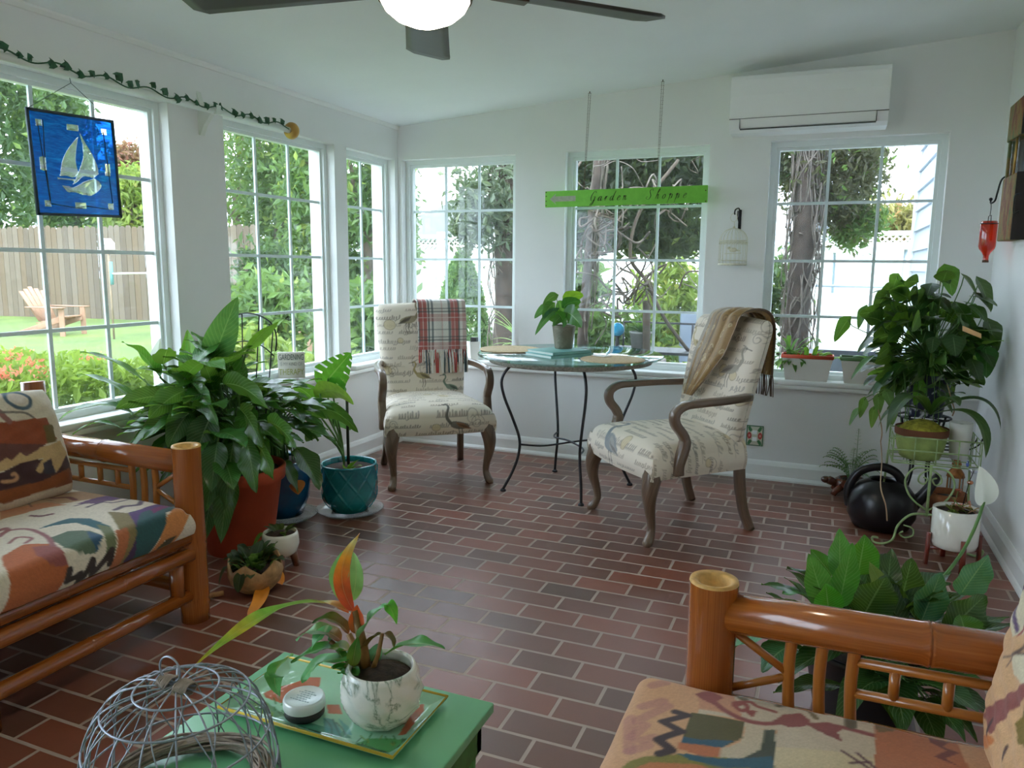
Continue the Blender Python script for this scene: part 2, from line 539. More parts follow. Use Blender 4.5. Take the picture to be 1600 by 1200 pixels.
# continuous stool moulding under the sills and baseboards
b = MB(); b.rbox((0.0, -0.035, ZB-0.062), (XR, -0.0, ZB-0.034), 0.008); b.obj('trim_1', m_trim, kind='structure')
b = MB(); b.rbox((0.0, PD1, ZB-0.062), (0.035, -0.035, ZB-0.034), 0.008); b.obj('trim_2', m_trim, kind='structure')
def baseboard(name, poly_axis, lo, hi, fx):
    prof = [(0, 0), (0.026, 0), (0.026, 0.012), (0.02, 0.024), (0.015, 0.03), (0.015, 0.095), (0.009, 0.115), (0.004, 0.125), (0, 0.125)]
    m = MB(); m.prism([(fx(p), q) for p, q in prof], poly_axis, lo, hi); m.obj(name, m_trim, kind='structure')
baseboard('baseboard_back', 'x', 0.0, XR, lambda p: -p)
baseboard('baseboard_left', 'y', PD1, 0.0, lambda p: p)
baseboard('baseboard_right', 'y', YN, 0.0, lambda p: XR-p)
# crown bead along the left wall
b = MB(); z = ceil_z(0)
b.prism([(0, z-0.024), (0.008, z-0.022), (0.018, z-0.008), (0.02, z+0.002), (0, z+0.002)], 'y', YN, 0.0)
b.obj('trim_3', m_trim, kind='structure')
# casing of the door opening in the right wall, at the edge of the view
b = MB(); b.rbox((XR-0.022, -2.15, 0), (XR, -2.05, 2.1), 0.006); b.rbox((XR-0.022, -3.1, 0), (XR, -3.0, 2.1), 0.006); b.rbox((XR-0.022, -3.1, 2.1), (XR, -2.05, 2.2), 0.006)
b.obj('trim_4', m_trim, kind='structure')
# ------------------------------------------------------------------ printed cloth: a small canvas painted in metres, read at the vertices
class Canvas:
    def __init__(s, x0, y0, x1, y1, res, bg):
        s.x0, s.y0, s.res = x0, y0, res
        s.w = int((x1-x0)/res)+2; s.h = int((y1-y0)/res)+2
        s.a = np.empty((s.h, s.w, 3)); s.a[:] = bg
    def _win(s, xs, ys, pad):
        i0 = max(0, int((min(xs)-pad-s.x0)/s.res)); i1 = min(s.w, int((max(xs)+pad-s.x0)/s.res)+2)
        j0 = max(0, int((min(ys)-pad-s.y0)/s.res)); j1 = min(s.h, int((max(ys)+pad-s.y0)/s.res)+2)
        if i1 <= i0 or j1 <= j0: return None
        X, Y = np.meshgrid(s.x0+np.arange(i0, i1)*s.res, s.y0+np.arange(j0, j1)*s.res)
        return (slice(j0, j1), slice(i0, i1)), X, Y
    def fill(s, poly, c, alpha=1.0):
        w = s._win([p[0] for p in poly], [p[1] for p in poly], 0)
        if not w: return
        sl, X, Y = w; ins = np.zeros(X.shape, bool); n = len(poly)
        for k in range(n):
            (xa, ya), (xb, yb) = poly[k][:2], poly[(k+1) % n][:2]
            if ya == yb: continue
            cr = ((Y < ya) != (Y < yb)) & (X < (xb-xa)*(Y-ya)/(yb-ya)+xa)
            ins ^= cr
        s.a[sl][ins] = s.a[sl][ins]*(1-alpha) + np.array(c)*alpha
    def stroke(s, pts, wd, c, alpha=1.0):
        pts = [p[:2] for p in pts]
        wds = wd if isinstance(wd, (list, tuple)) else [wd]*len(pts)
        w = s._win([p[0] for p in pts], [p[1] for p in pts], max(wds))
        if not w: return
        sl, X, Y = w; m = np.zeros(X.shape)
        for k in range(len(pts)-1):
            (xa, ya), (xb, yb) = pts[k], pts[k+1]
            dx, dy = xb-xa, yb-ya; L = dx*dx+dy*dy
            t = np.clip(((X-xa)*dx+(Y-ya)*dy)/L, 0, 1) if L > 0 else np.zeros(X.shape)
            d = np.hypot(X-xa-t*dx, Y-ya-t*dy); r = (wds[k]*(1-t)+wds[k+1]*t)/2
            m = np.maximum(m, np.clip((r-d)/s.res+0.5, 0, 1))
        m = (m*alpha)[..., None]
        s.a[sl] = s.a[sl]*(1-m) + np.array(c)*m
    def speckle(s, amt, seed=1):
        g = np.random.default_rng(seed)
        s.a *= (1 + amt*(g.random((s.h, s.w, 1))-0.5)); np.clip(s.a, 0, 1, out=s.a)
    def get(s, x, y):
        fx = (x-s.x0)/s.res; fy = (y-s.y0)/s.res
        W, H = s.w-1.001, s.h-1.001
        fx = abs(fx) % (2*W); fx = 2*W-fx if fx > W else fx      # the print repeats mirrored past the canvas
        fy = abs(fy) % (2*H); fy = 2*H-fy if fy > H else fy
        i, j = int(fx), int(fy); u, v = fx-i, fy-j
        a = s.a
        return tuple(a[j, i]*(1-u)*(1-v) + a[j, i+1]*u*(1-v) + a[j+1, i]*(1-u)*v + a[j+1, i+1]*u*v)

m_cloth = vcol('woven_upholstery_print', 0.9, noise=0.25, nscale=260, bump=0.25, bscale=420, sheen=0.15)
m_script = vcol('printed_linen', 0.85, noise=0.06, nscale=300, bump=0.12, bscale=600)

def mat_bamboo(name, dark, mid, light, rough=0.28):
    t = NT(name)
    tc = t.node('ShaderNodeTexCoord'); mp = t.node('ShaderNodeMapping'); mp.inputs['Scale'].default_value = (90, 2.2, 1)
    t.link(tc.outputs['UV'], mp.inputs['Vector'])
    n = t.noise(mp.outputs[0], 1.0, 6, 0.65)
    n2 = t.noise(t.coord('Object'), 5, 3)
    c = t.ramp(n, [(0.25, dark), (0.5, mid), (0.8, light)])
    c = t.mix(t.math('MULTIPLY', n2, 0.4), c, mid)
    t.base(c); t.set(Roughness=rough)
    t.b.inputs['Coat Weight'].default_value = 0.6; t.b.inputs['Coat Roughness'].default_value = 0.05
    t.bump(n, 0.06, 0.002)
    return t.m
m_bamboo = mat_bamboo('varnished_bamboo', srgb(108, 54, 18), srgb(158, 86, 32), srgb(190, 120, 54), 0.2)
m_rattan = mat_bamboo('thin_rattan_pole', srgb(136, 76, 26), srgb(180, 110, 44), srgb(208, 142, 70))
m_bcut = plain('cut_bamboo_end', srgb(206, 162, 92), 0.5, var=0.2, vscale=60)

def bamboo(mb, p0, p1, r, nodes=(), n=20):
    p0, p1 = Vector(p0), Vector(p1); ts = {0.0: 1.0, 1.0: 1.0}
    for q in nodes:
        for d, k in ((-0.035, 1.0), (-0.014, 1.035), (-0.005, 1.06), (0.0, 0.985), (0.005, 1.05), (0.016, 1.02), (0.035, 1.0)):
            L = (p1-p0).length; t = q + d/L*0.5
            if 0 < t < 1: ts[t] = k
    ks = sorted(ts); mb.tube([p0.lerp(p1, t) for t in ks], [r*ts[t] for t in ks], n)

def cushion(name, mat, parent, canvas, x0, x1, y0, y1, z0, z1, step, crown, side, rnd_=0.035, label=None):
    """a soft boxed seat cushion; the print runs over the edges; coordinates in room axes"""
    m = MB()
    nu = int((x1-x0+2*side)/step); nv = int((y1-y0+2*side)/step)
    cx, cy, hx, hy = (x0+x1)/2, (y0+y1)/2, (x1-x0)/2, (y1-y0)/2
    def fn(u, v):
        X = x0-side+u*(x1-x0+2*side); Y = y0-side+v*(y1-y0+2*side)
        x = min(max(X, x0), x1); y = min(max(Y, y0), y1)
        dx, dy = X-x, Y-y; d = math.hypot(dx, dy)
        ex = min(x-x0, x1-x); ey = min(y-y0, y1-y)
        e = min(ex, ey); rr = rnd_
        z = z1 + crown*(1-((x-cx)/hx)**4)*(1-((y-cy)/hy)**4)
        if ex < rr or ey < rr:
            ax_ = max(0, rr-ex); ay_ = max(0, rr-ey); q = min(1, math.hypot(ax_, ay_)/rr)
            z -= rr*(1-math.sqrt(max(0, 1-q*q)))*0.8
        bulge = 0.012*math.sin(min(1, d/side)*math.pi)
        if d > 0:
            z = max(z0, z - d*(z1-z0)/side*0.9)
            x += math.copysign(bulge, dx) if dx else 0; y += math.copysign(bulge, dy) if dy else 0
        k = math.sin(x*23+y*11)*math.sin(y*29-x*7)*0.0025
        return (x, y, z+k)
    def cf(u, v): return canvas.get(x0-side+u*(x1-x0+2*side), y0-side+v*(y1-y0+2*side))
    m.grid(nu, nv, fn, cf)
    m.add([(x0, y0, z0+0.005), (x1, y0, z0+0.005), (x1, y1, z0+0.005), (x0, y1, z0+0.005)], [(0, 3, 2, 1)], None, [(0.1, 0.08, 0.07)]*4)
    return m.obj(name, mat, parent, world=True, label=label)

def pillow(name, mat, parent, canvas, org, eu, ev, en, W, H, T, step, label=None, puff=4.0):
    """a stuffed back cushion: front and back skins; canvas read in (u, v) metres from org"""
    m = MB(); org, eu, ev, en = Vector(org), Vector(eu), Vector(ev), Vector(en)
    nu, nv = int(W/step), int(H/step)
    for sgn in (1, -1):
        def fn(u, v):
            U, V = 2*u-1, 2*v-1
            s = math.sqrt(max(0, (1-abs(U)**puff)*(1-abs(V)**puff)))
            pin = 1-0.05*(abs(U)**3)*(abs(V)**3)
            wr = 0.004*math.sin(u*31+v*17)*math.sin(v*37-u*9)
            return org + eu*(W/2+W/2*U*pin) + ev*(H/2+H/2*V*pin) + en*(sgn*(T/2*s+0.001)+wr*s)
        m.grid(nu if sgn > 0 else 24, nv if sgn > 0 else 24, fn, (lambda u, v: canvas.get(u*W, v*H)), flip=(sgn < 0))
    return m.obj(name, mat, parent, world=True, label=label)

# ------------------------------------------------------------------ the two bamboo sofas
def sofa(name, label, P, sx, canvas, cush, length):
    """P: foot of the front post at the far arm; sx=+1 faces +x, -1 faces -x"""
    x0, y0 = P
    t = thing(name, label, 'sofa', (x0, y0, 0), 0)
    def W(d, l, z): return (x0-sx*d, y0-l, z)
    def part(nm, fn, mat=m_bamboo, **k):
        m = MB(); fn(m); return m.obj(nm, mat, t, world=True, **k)
    for l in (0.0, length):
        ctr = W(0, l, 0)
        m = MB(); r = 0.052
        m.lathe([(r*0.99, 0.0), (r, 0.05), (r*1.05, 0.075), (r*0.98, 0.085), (r*1.04, 0.1), (r, 0.13), (r, 0.28), (r*1.04, 0.3), (r*0.98, 0.307), (r*1.03, 0.32), (r, 0.35), (r*0.98, 0.6), (r, 0.675)], ctr, 28)
        po = m.obj('front_post', m_bamboo, t, world=True)
        for k in range(len(po.data.loops)): pass
        m = MB(); m.lathe([(r, 0.6745), (r*0.97, 0.681), (r*0.70, 0.678), (r*0.60, 0.662), (r*0.3, 0.652), (0.001, 0.65)], ctr, 28, capb=False)
        m.obj('post_end', m_bcut, po, world=True, label='pale hollow cut end of the bamboo post')
        part('arm_rail', lambda m: bamboo(m, W(0.03, l, 0.612), W(0.80, l, 0.622), 0.043, (0.5,)))
        part('back_post', lambda m: bamboo(m, W(0.76, l, 0), W(0.80, l, 0.865), 0.043, (0.3, 0.7)))
        for d in (0.165, 0.225, 0.285):
            part('spindle', lambda m: m.tube(crom([W(d, l, 0.60), W(d-0.004, l, 0.5), W(d+0.002, l, 0.40)], 4), 0.0125, 10), m_rattan)
        part('brace', lambda m: m.tube([W(0.035, l, 0.578), W(0.16, l, 0.50)], 0.009, 8), m_rattan)
        part('brace', lambda m: m.tube([W(0.035, l, 0.435), W(0.16, l, 0.492)], 0.009, 8), m_rattan)
        part('fret_bar', lambda m: m.tube([W(0.285, l, 0.552), W(0.72, l, 0.556)], 0.0105, 8), m_rattan)
        part('fret_bar', lambda m: m.tube([W(0.285, l, 0.484), W(0.72, l, 0.486)], 0.0105, 8), m_rattan)
        for d in (0.36, 0.455, 0.56):
            part('fret_post', lambda m: m.tube([W(d, l, 0.548), W(d, l, 0.488)], 0.0105, 8), m_rattan)
        part('arm_bottom_rail', lambda m: bamboo(m, W(0.03, l, 0.40), W(0.76, l, 0.40), 0.024, (0.4,), 12))
        part('side_rail', lambda m: bamboo(m, W(0.03, l, 0.30), W(0.76, l, 0.30), 0.03, (0.4,), 12))
        part('side_stretcher', lambda m: bamboo(m, W(0.03, l, 0.12), W(0.76, l, 0.12), 0.024, (0.5,), 12))
    part('front_rail', lambda m: bamboo(m, W(-0.012, 0.03, 0.335), W(-0.012, length, 0.335), 0.029, (0.33, 0.8)))
    part('front_rail', lambda m: bamboo(m, W(-0.02, 0.03, 0.272), W(-0.02, length, 0.272), 0.029, (0.2, 0.6)))
    part('front_stretcher', lambda m: bamboo(m, W(-0.01, 0.03, 0.112), W(-0.01, length, 0.112), 0.026, (0.28, 0.7)))
    for l in (0.085, 0.78, length-0.085):
        part('front_strut', lambda m: bamboo(m, W(-0.006, l, 0.27), W(-0.006, l, 0.1 if l != 0.78 else 0.0), 0.026, (), 14))
    part('back_rail', lambda m: bamboo(m, W(0.80, 0.02, 0.80), W(0.80, length, 0.80), 0.03, (0.3, 0.6)))
    part('back_rail', lambda m: bamboo(m, W(0.775, 0.02, 0.34), W(0.775, length, 0.34), 0.03, (0.3, 0.6)))
    m = MB()
    for k in range(10):
        l = 0.1+k*(length-0.2)/9; m.tube([W(0.0, l, 0.352), W(0.77, l, 0.352)], 0.012, 8)
    m.obj('seat_slats', m_rattan, t, world=True)
    return t, W

C = lambda s, sc: (lambda q: q)
# --- left sofa
SL = 'bamboo sofa beside the window wall, its arm next to the big peace lily'
sofaL, WL_ = sofa('bamboo_sofa', 'bamboo sofa under the left window beside the terracotta pot', (0.845, -2.955), 1, None, None, 1.55)
def lp(cx, cy): p = az(cx/4, 760+cy/4, 0.478); return (p.x, p.y)
cv = Canvas(0.05, -3.9, 1.10, -2.85, 0.0025, srgb(226, 214, 194))
def F(cv, f, pts, c, al=1.0): cv.fill([f(*p) for p in pts], srgb(*c), al)
def S(cv, f, pts, w, c, al=1.0, sm=True):
    q = [f(*p) for p in pts]
    if sm and len(q) > 2: q = [(p.x, p.y) for p in crom([(a, b_, 0) for a, b_ in q], 5)]
    cv.stroke(q, w, srgb(*c), al)
F(cv, lp, [(0, 190), (300, 130), (560, 80), (790, 25), (500, 20), (0, 120)], (176, 140, 104))
F(cv, lp, [(0, 235), (200, 170), (420, 120), (300, 110), (0, 165)], (196, 128, 84))
F(cv, lp, [(480, 115), (620, 60), (775, 18), (765, 55), (600, 115)], (104, 66, 118))
S(cv, lp, [(470, 130), (620, 88), (690, 84), (800, 45)], 0.012, (110, 92, 104), sm=False)
S(cv, lp, [(545, 140), (650, 100), (700, 104), (840, 62)], 0.012, (96, 82, 96), sm=False)
S(cv, lp, [(720, 150), (770, 122), (870, 108), (885, 84), (985, 66)], 0.02, (104, 84, 104), sm=False)
F(cv, lp, [(790, 170), (900, 130), (1090, 62), (1170, 98), (1040, 150), (1020, 300), (880, 330), (840, 225)], (36, 84, 88))
F(cv, lp, [(795, 172), (900, 128), (1085, 62), (1150, 92), (1000, 120), (880, 160), (850, 225)], (84, 48, 112))
F(cv, lp, [(940, 140), (1040, 95), (1080, 105), (960, 160)], (120, 36, 96))
F(cv, lp, [(850, 240), (1010, 300), (940, 350), (860, 300)], (70, 42, 84))
F(cv, lp, [(1035, 165), (1090, 122), (1180, 112), (1190, 190), (1095, 190), (1040, 260)], (206, 132, 72))
F(cv, lp, [(1055, 240), (1090, 195), (1165, 165), (1160, 235), (1060, 262)], (70, 64, 40))
F(cv, lp, [(670, 165), (800, 168), (850, 230), (872, 330), (800, 340), (735, 245)], (134, 118, 74))
F(cv, lp, [(720, 262), (795, 240), (868, 335), (800, 365)], (184, 108, 66))
F(cv, lp, [(220, 290), (440, 214), (560, 212), (690, 246), (745, 300), (690, 335), (640, 268), (480, 244), (330, 265)], (42, 98, 108))
F(cv, lp, [(600, 240), (690, 246), (745, 300), (690, 335)], (110, 120, 84))
F(cv, lp, [(300, 335), (430, 290), (560, 278), (645, 295), (600, 335), (480, 366), (400, 374)], (86, 108, 86))
F(cv, lp, [(540, 282), (645, 295), (600, 332), (560, 318)], (38, 84, 112))
F(cv, lp, [(10, 450), (150, 380), (300, 366), (440, 398), (470, 480), (430, 560), (130, 660), (90, 560), (20, 490)], (188, 102, 56))
F(cv, lp, [(200, 392), (350, 366), (425, 400), (300, 432), (230, 430)], (146, 80, 84), 0.8)
S(cv, lp, [(0, 335), (60, 302), (180, 290), (290, 322), (330, 372)], 0.016, (156, 96, 100))
S(cv, lp, [(60, 372), (110, 340), (200, 340), (160, 372), (190, 352)], 0.012, (160, 100, 100))
S(cv, lp, [(0, 300), (30, 285), (50, 300), (20, 318)], 0.02, (150, 84, 84))
F(cv, lp, [(470, 480), (650, 420), (820, 360), (870, 340), (820, 460), (430, 620)], (180, 104, 62))
S(cv, lp, [(455, 402), (480, 425), (560, 390), (610, 430), (600, 350), (665, 372), (710, 300), (750, 325)], 0.022, (46, 34, 32), sm=False)
S(cv, lp, [(510, 500), (570, 470), (640, 490), (640, 430), (720, 450), (730, 390), (800, 400), (800, 350)], 0.024, (46, 34, 32), sm=False)
F(cv, lp, [(870, 335), (1040, 290), (1180, 215), (1190, 300), (1000, 420), (860, 430)], (176, 104, 60))
F(cv, lp, [(130, 660), (430, 560), (470, 600), (420, 760), (150, 760)], (60, 66, 52))
S(cv, lp, [(195, 200), (260, 202), (330, 190)], 0.014, (110, 48, 66))
S(cv, lp, [(110, 140), (190, 100), (330, 96)], 0.005, (70, 50, 50)); S(cv, lp, [(150, 90), (200, 140)], 0.005, (70, 50, 50)); S(cv, lp, [(330, 80), (420, 72), (470, 86)], 0.02, (110, 44, 44))
cv.speckle(0.22, 3)
seat = cushion('seat_cushion', m_cloth, sofaL, cv, 0.10, 0.905, -4.46, -3.012, 0.365, 0.468, 0.005, 0.022, 0.11, label='print of cream, rust, teal and black zigzag shapes')
def bp(cx, cy): p = ax(cx/5, 590+cy/5, 0.41); return (-3.06-p.y, p.z-0.455)
cv = Canvas(0, 0, 0.62, 0.44, 0.0025, srgb(222, 208, 184))
F(cv, bp, [(0, 430), (440, 370), (490, 540), (380, 590), (300, 640), (160, 690), (-300, 760), (-300, 500)], (152, 72, 36))
F(cv, bp, [(390, 440), (480, 425), (480, 560), (400, 585)], (112, 92, 46))
F(cv, bp, [(-300, 620), (0, 590), (380, 590), (250, 690), (0, 750), (-300, 800)], (104, 58, 50))
F(cv, bp, [(-200, 800), (0, 740), (60, 700), (100, 720), (170, 655), (210, 690), (300, 640), (330, 615), (400, 600), (520, 550), (570, 660), (430, 815), (390, 720), (300, 825), (245, 805), (340, 700), (150, 745), (0, 815)], (202, 168, 118))
F(cv, bp, [(-300, 880), (0, 820), (150, 745), (340, 702), (255, 800), (300, 825), (395, 700), (425, 812), (560, 660), (600, 780), (300, 900), (0, 1010), (-300, 1050)], (62, 32, 36))
F(cv, bp, [(330, 740), (395, 705), (425, 812), (330, 830)], (52, 48, 62))
F(cv, bp, [(-300, 1000), (0, 955), (300, 880), (570, 760), (640, 870), (300, 960), (0, 1060)], (142, 74, 28))
S(cv, bp, [(0, 890), (70, 885), (110, 860), (105, 825), (80, 835)], 0.012, (190, 140, 100))
S(cv, bp, [(265+90*math.cos(a/3), 222+78*math.sin(a/3)) for a in range(20)], 0.014, (76, 98, 112))
F(cv, bp, [(265+62*math.cos(a/3), 222+52*math.sin(a/3)) for a in range(19)], (214, 198, 178))
S(cv, bp, [(-40, 240), (20, 290), (70, 320), (130, 410)], 0.022, (152, 102, 92))
S(cv, bp, [(90, 335), (250, 335), (330, 375)], 0.008, (118, 108, 100))
cv.speckle(0.22, 4)
lean = Vector((-0.30, 0, 1)).normalized(); nrm = Vector((1, 0, 0.30)).normalized()
pillow('back_cushion', m_cloth, sofaL, cv, Vector((0.37, -3.05, 0.47)), (0, -1, 0), lean, nrm, 0.62, 0.42, 0.16, 0.004, label='print of cream, rust and dark purple waves')
pillow('back_cushion', m_cloth, sofaL, cv, Vector((0.37, -3.72, 0.47)), (0, -1, 0), lean, nrm, 0.62, 0.42, 0.16, 0.02)

# --- right sofa
sofaR, _w = sofa('bamboo_sofa', 'bamboo sofa with an orange rail arm in front of the white flowering peace lily', (2.812, -3.425), -1, None, None, 1.55)
def rp(cx, cy): p = az(960+cx/2.5, 860+cy/2.5, 0.488); return (p.x, p.y)
cv = Canvas(2.54, -4.3, 3.6, -3.35, 0.0025, srgb(216, 166, 126))
for q in ([(150, 500), (200, 488)], [(110, 580), (190, 560)], [(90, 640), (170, 600), (210, 580)], [(70, 700), (120, 660)], [(110, 720), (150, 715)], [(60, 760), (130, 745)], [(60, 620), (60, 760)]):
    S(cv, rp, q, 0.024, (180, 120, 118), 0.55)
F(cv, rp, [(455, 478), (660, 525), (1020, 600), (1020, 900), (560, 900), (640, 690), (590, 690), (500, 650), (330, 620), (330, 530)], (208, 192, 168))
F(cv, rp, [(620, 760), (1020, 800), (1020, 900), (560, 900)], (216, 200, 164))
F(cv, rp, [(330, 600), (330, 530), (455, 490), (500, 640)], (206, 150, 118))
F(cv, rp, [(300, 612), (508, 660), (500, 722), (420, 768), (262, 748)], (92, 86, 48))
F(cv, rp, [(268, 722), (330, 735), (470, 735), (420, 768), (260, 750)], (44, 92, 118))
F(cv, rp, [(506, 655), (560, 668), (588, 695), (572, 770), (500, 812), (408, 812), (410, 770), (450, 762), (494, 738), (510, 700)], (208, 192, 166))
F(cv, rp, [(250, 745), (420, 768), (410, 812), (330, 796), (250, 768)], (194, 116, 76))
F(cv, rp, [(586, 690), (632, 690), (620, 900), (500, 900), (500, 812), (572, 770)], (66, 74, 60))
F(cv, rp, [(20, 840), (60, 805), (110, 790), (250, 788), (330, 800), (500, 815), (560, 900), (0, 900)], (134, 126, 56))
F(cv, rp, [(240, 782), (410, 812), (520, 812), (620, 800), (620, 860), (440, 850), (300, 815)], (42, 92, 112))
F(cv, rp, [(0, 870), (140, 815), (330, 830), (480, 900), (0, 920)], (196, 122, 72))
S(cv, rp, [(240, 607), (285, 625), (190, 650), (262, 700), (170, 725), (225, 772), (175, 782)], 0.019, (62, 46, 52), sm=False)
F(cv, rp, [(315, 535), (375, 510), (430, 548), (400, 570), (420, 600), (360, 570)], (146, 74, 70))
S(cv, rp, [(380, 560), (430, 610), (500, 648), (580, 664), (650, 655), (700, 640), (760, 655), (850, 660), (960, 690), (1090, 722), (1170, 745)], [0.012]*30+[0.02]*8+[0.02]*13 if False else 0.014, (146, 74, 72))
F(cv, rp, [(620, 650), (660, 615), (730, 605), (770, 640), (740, 668), (680, 675)], (146, 74, 70))
F(cv, rp, [(750, 655), (830, 645), (900, 668), (880, 690), (800, 690)], (146, 74, 70))
F(cv, rp, [(800, 682), (870, 690), (895, 738), (820, 702)], (140, 70, 66))
F(cv, rp, [(1050, 705), (1140, 720), (1170, 750), (1120, 760)], (150, 72, 60))
F(cv, rp, [(1160, 725), (1185, 735), (1205, 822), (1172, 815), (1165, 770)], (110, 44, 44))
S(cv, rp, [(470, 590), (510, 575), (520, 600), (495, 612), (470, 575), (530, 565), (560, 585), (630, 605)], 0.011, (150, 66, 58))
F(cv, rp, [(500, 600), (560, 610), (540, 640), (520, 625)], (150, 66, 58))
S(cv, rp, [(450, 498), (490, 510), (505, 548)], 0.022, (112, 98, 62))
S(cv, rp, [(640, 578), (690, 566), (750, 582), (790, 628)], 0.012, (122, 104, 68))
S(cv, rp, [(960, 608), (928, 626), (925, 665)], 0.022, (96, 84, 60))
F(cv, rp, [(1018, 620), (1110, 645), (1340, 700), (1400, 900), (1020, 900)], (190, 116, 76))
F(cv, rp, [(1010, 622), (1110, 645), (1095, 680), (1030, 692)], (128, 96, 52))
F(cv, rp, [(1230, 690), (1330, 690), (1285, 740), (1350, 770), (1295, 800), (1360, 840), (1250, 790), (1300, 760), (1235, 720)], (124, 62, 52))
S(cv, rp, [(890, 780), (1005, 855)], 0.007, (98, 56, 74)); S(cv, rp, [(950, 785), (1035, 860)], 0.007, (98, 56, 74)); S(cv, rp, [(920, 830), (1000, 820)], 0.006, (98, 56, 74))
cv.speckle(0.2, 5)
cushion('seat_cushion', m_cloth, sofaR, cv, 2.672, 3.62, -4.93, -3.484, 0.365, 0.468, 0.004, 0.026, 0.11, label='print of peach, cream, olive and maroon shapes')
def rb(cx, cy): p = ax(960+cx/2.5, 860+cy/2.5, 3.30); return (-3.47-p.y, p.z-0.47)
cv = Canvas(0, 0, 0.66, 0.46, 0.0025, srgb(214, 170, 126))
F(cv, rb, [(1480, 90), (1700, 20), (1700, 420), (1600, 300), (1490, 350), (1460, 210)], (216, 206, 178))
F(cv, rb, [(1505, 440), (1600, 340), (1760, 300), (1700, 520), (1600, 490), (1545, 540), (1510, 500)], (216, 206, 178))
S(cv, rb, [(1530, 100), (1475, 165), (1472, 210), (1500, 320)], 0.012, (86, 64, 104), sm=False)
F(cv, rb, [(1555, 155), (1590, 232), (1500, 350), (1535, 250)], (154, 44, 54))
for q in ([(1500, 445), (1592, 300)], [(1508, 430), (1560, 330)], [(1468, 436), (1535, 414)], [(1500, 445), (1495, 470)]): S(cv, rb, q, 0.004, (92, 70, 66))
F(cv, rb, [(1640, 470), (1530, 650), (1475, 750), (1460, 705), (1418, 662), (1500, 590), (1600, 480)], (144, 78, 74))
F(cv, rb, [(1640, 570), (1565, 620), (1540, 700), (1560, 780), (1640, 830)], (124, 104, 36))
F(cv, rb, [(1375, 605), (1400, 610), (1390, 660), (1355, 680)], (140, 72, 76)); F(cv, rb, [(1365, 735), (1405, 800), (1385, 860), (1350, 860)], (144, 78, 84))
F(cv, rb, [(1455+32*math.cos(a), 772+28*math.sin(a)) for a in np.arange(0, 6.3, 0.5)], (204, 122, 62))
S(cv, rb, [(1345, 500), (1390, 490), (1400, 510), (1350, 560)], 0.004, (120, 128, 110)); S(cv, rb, [(1470, 690), (1468, 745)], 0.012, (70, 40, 44)); S(cv, rb, [(1525, 800), (1525, 840)], 0.012, (70, 40, 44))
S(cv, rb, [(1500, 40), (1540, 30), (1560, 0), (1600, -10)], 0.02, (92, 70, 60)); S(cv, rb, [(1530, 60), (1600, 20)], 0.02, (96, 84, 66))
cv.speckle(0.2, 6)
lean = Vector((0.16, 0, 1)).normalized(); nrm = Vector((-1, 0, 0.16)).normalized()
pillow('back_cushion', m_cloth, sofaR, cv, Vector((3.365, -3.47, 0.47)), (0, -1, 0), lean, nrm, 0.66, 0.46, 0.17, 0.004, puff=6, label='print of peach, cream and maroon wedges')
pillow('back_cushion', m_cloth, sofaR, cv, Vector((3.365, -4.18, 0.47)), (0, -1, 0), lean, nrm, 0.66, 0.46, 0.17, 0.02)

# ------------------------------------------------------------------ two upholstered armchairs
m_cwood = mat_bamboo('weathered_chair_wood', srgb(70, 54, 42), srgb(104, 82, 64), srgb(134, 112, 92), 0.42)

def bird(cv, x, y, s, fl, c1, c2, ink):
    """a wading bird: body, folded wing, curved neck, bill, legs (canvas v is up)"""
    q = lambda a, b_: (x+fl*a*s, y+b_*s)
    body = [q(1.0*math.cos(a)*0.9+0.1*math.cos(2*a), 0.36*math.sin(a)-0.25*math.cos(a)*0.6) for a in np.arange(0, 6.28, 0.3)]
    cv.fill(body, srgb(*c1), 0.9)
    cv.fill([q(-0.3, 0.3), q(0.4, 0.15), q(1.25, -0.42), q(0.7, -0.4), q(0.0, -0.12)], srgb(*c2), 0.9)
    for k in range(4): cv.stroke([q(-0.1+0.2*k, 0.12-0.05*k), q(0.5+0.2*k, -0.22-0.05*k)], 0.003, srgb(*ink), 0.8)
    nk = [(p.x, p.y) for p in crom([(*q(-0.75, 0.25), 0), (*q(-1.05, 0.75), 0), (*q(-0.8, 1.25), 0), (*q(-0.9, 1.6), 0), (*q(-1.15, 1.6), 0)], 5)]
    cv.stroke(nk, [0.3*s]*6+[0.2*s]*(len(nk)-6), srgb(*c1), 1.0)
    cv.stroke([q(-1.1, 1.62), q(-1.65, 1.5)], 0.004, srgb(*ink))
    cv.stroke([q(-1.0, 1.75), q(-0.7, 1.8)], 0.003, srgb(*ink))
    for k in (0.0, 0.3): cv.stroke([q(k, -0.35), q(k+0.1, -0.9), q(k-0.05, -1.35)], 0.004, srgb(*ink))

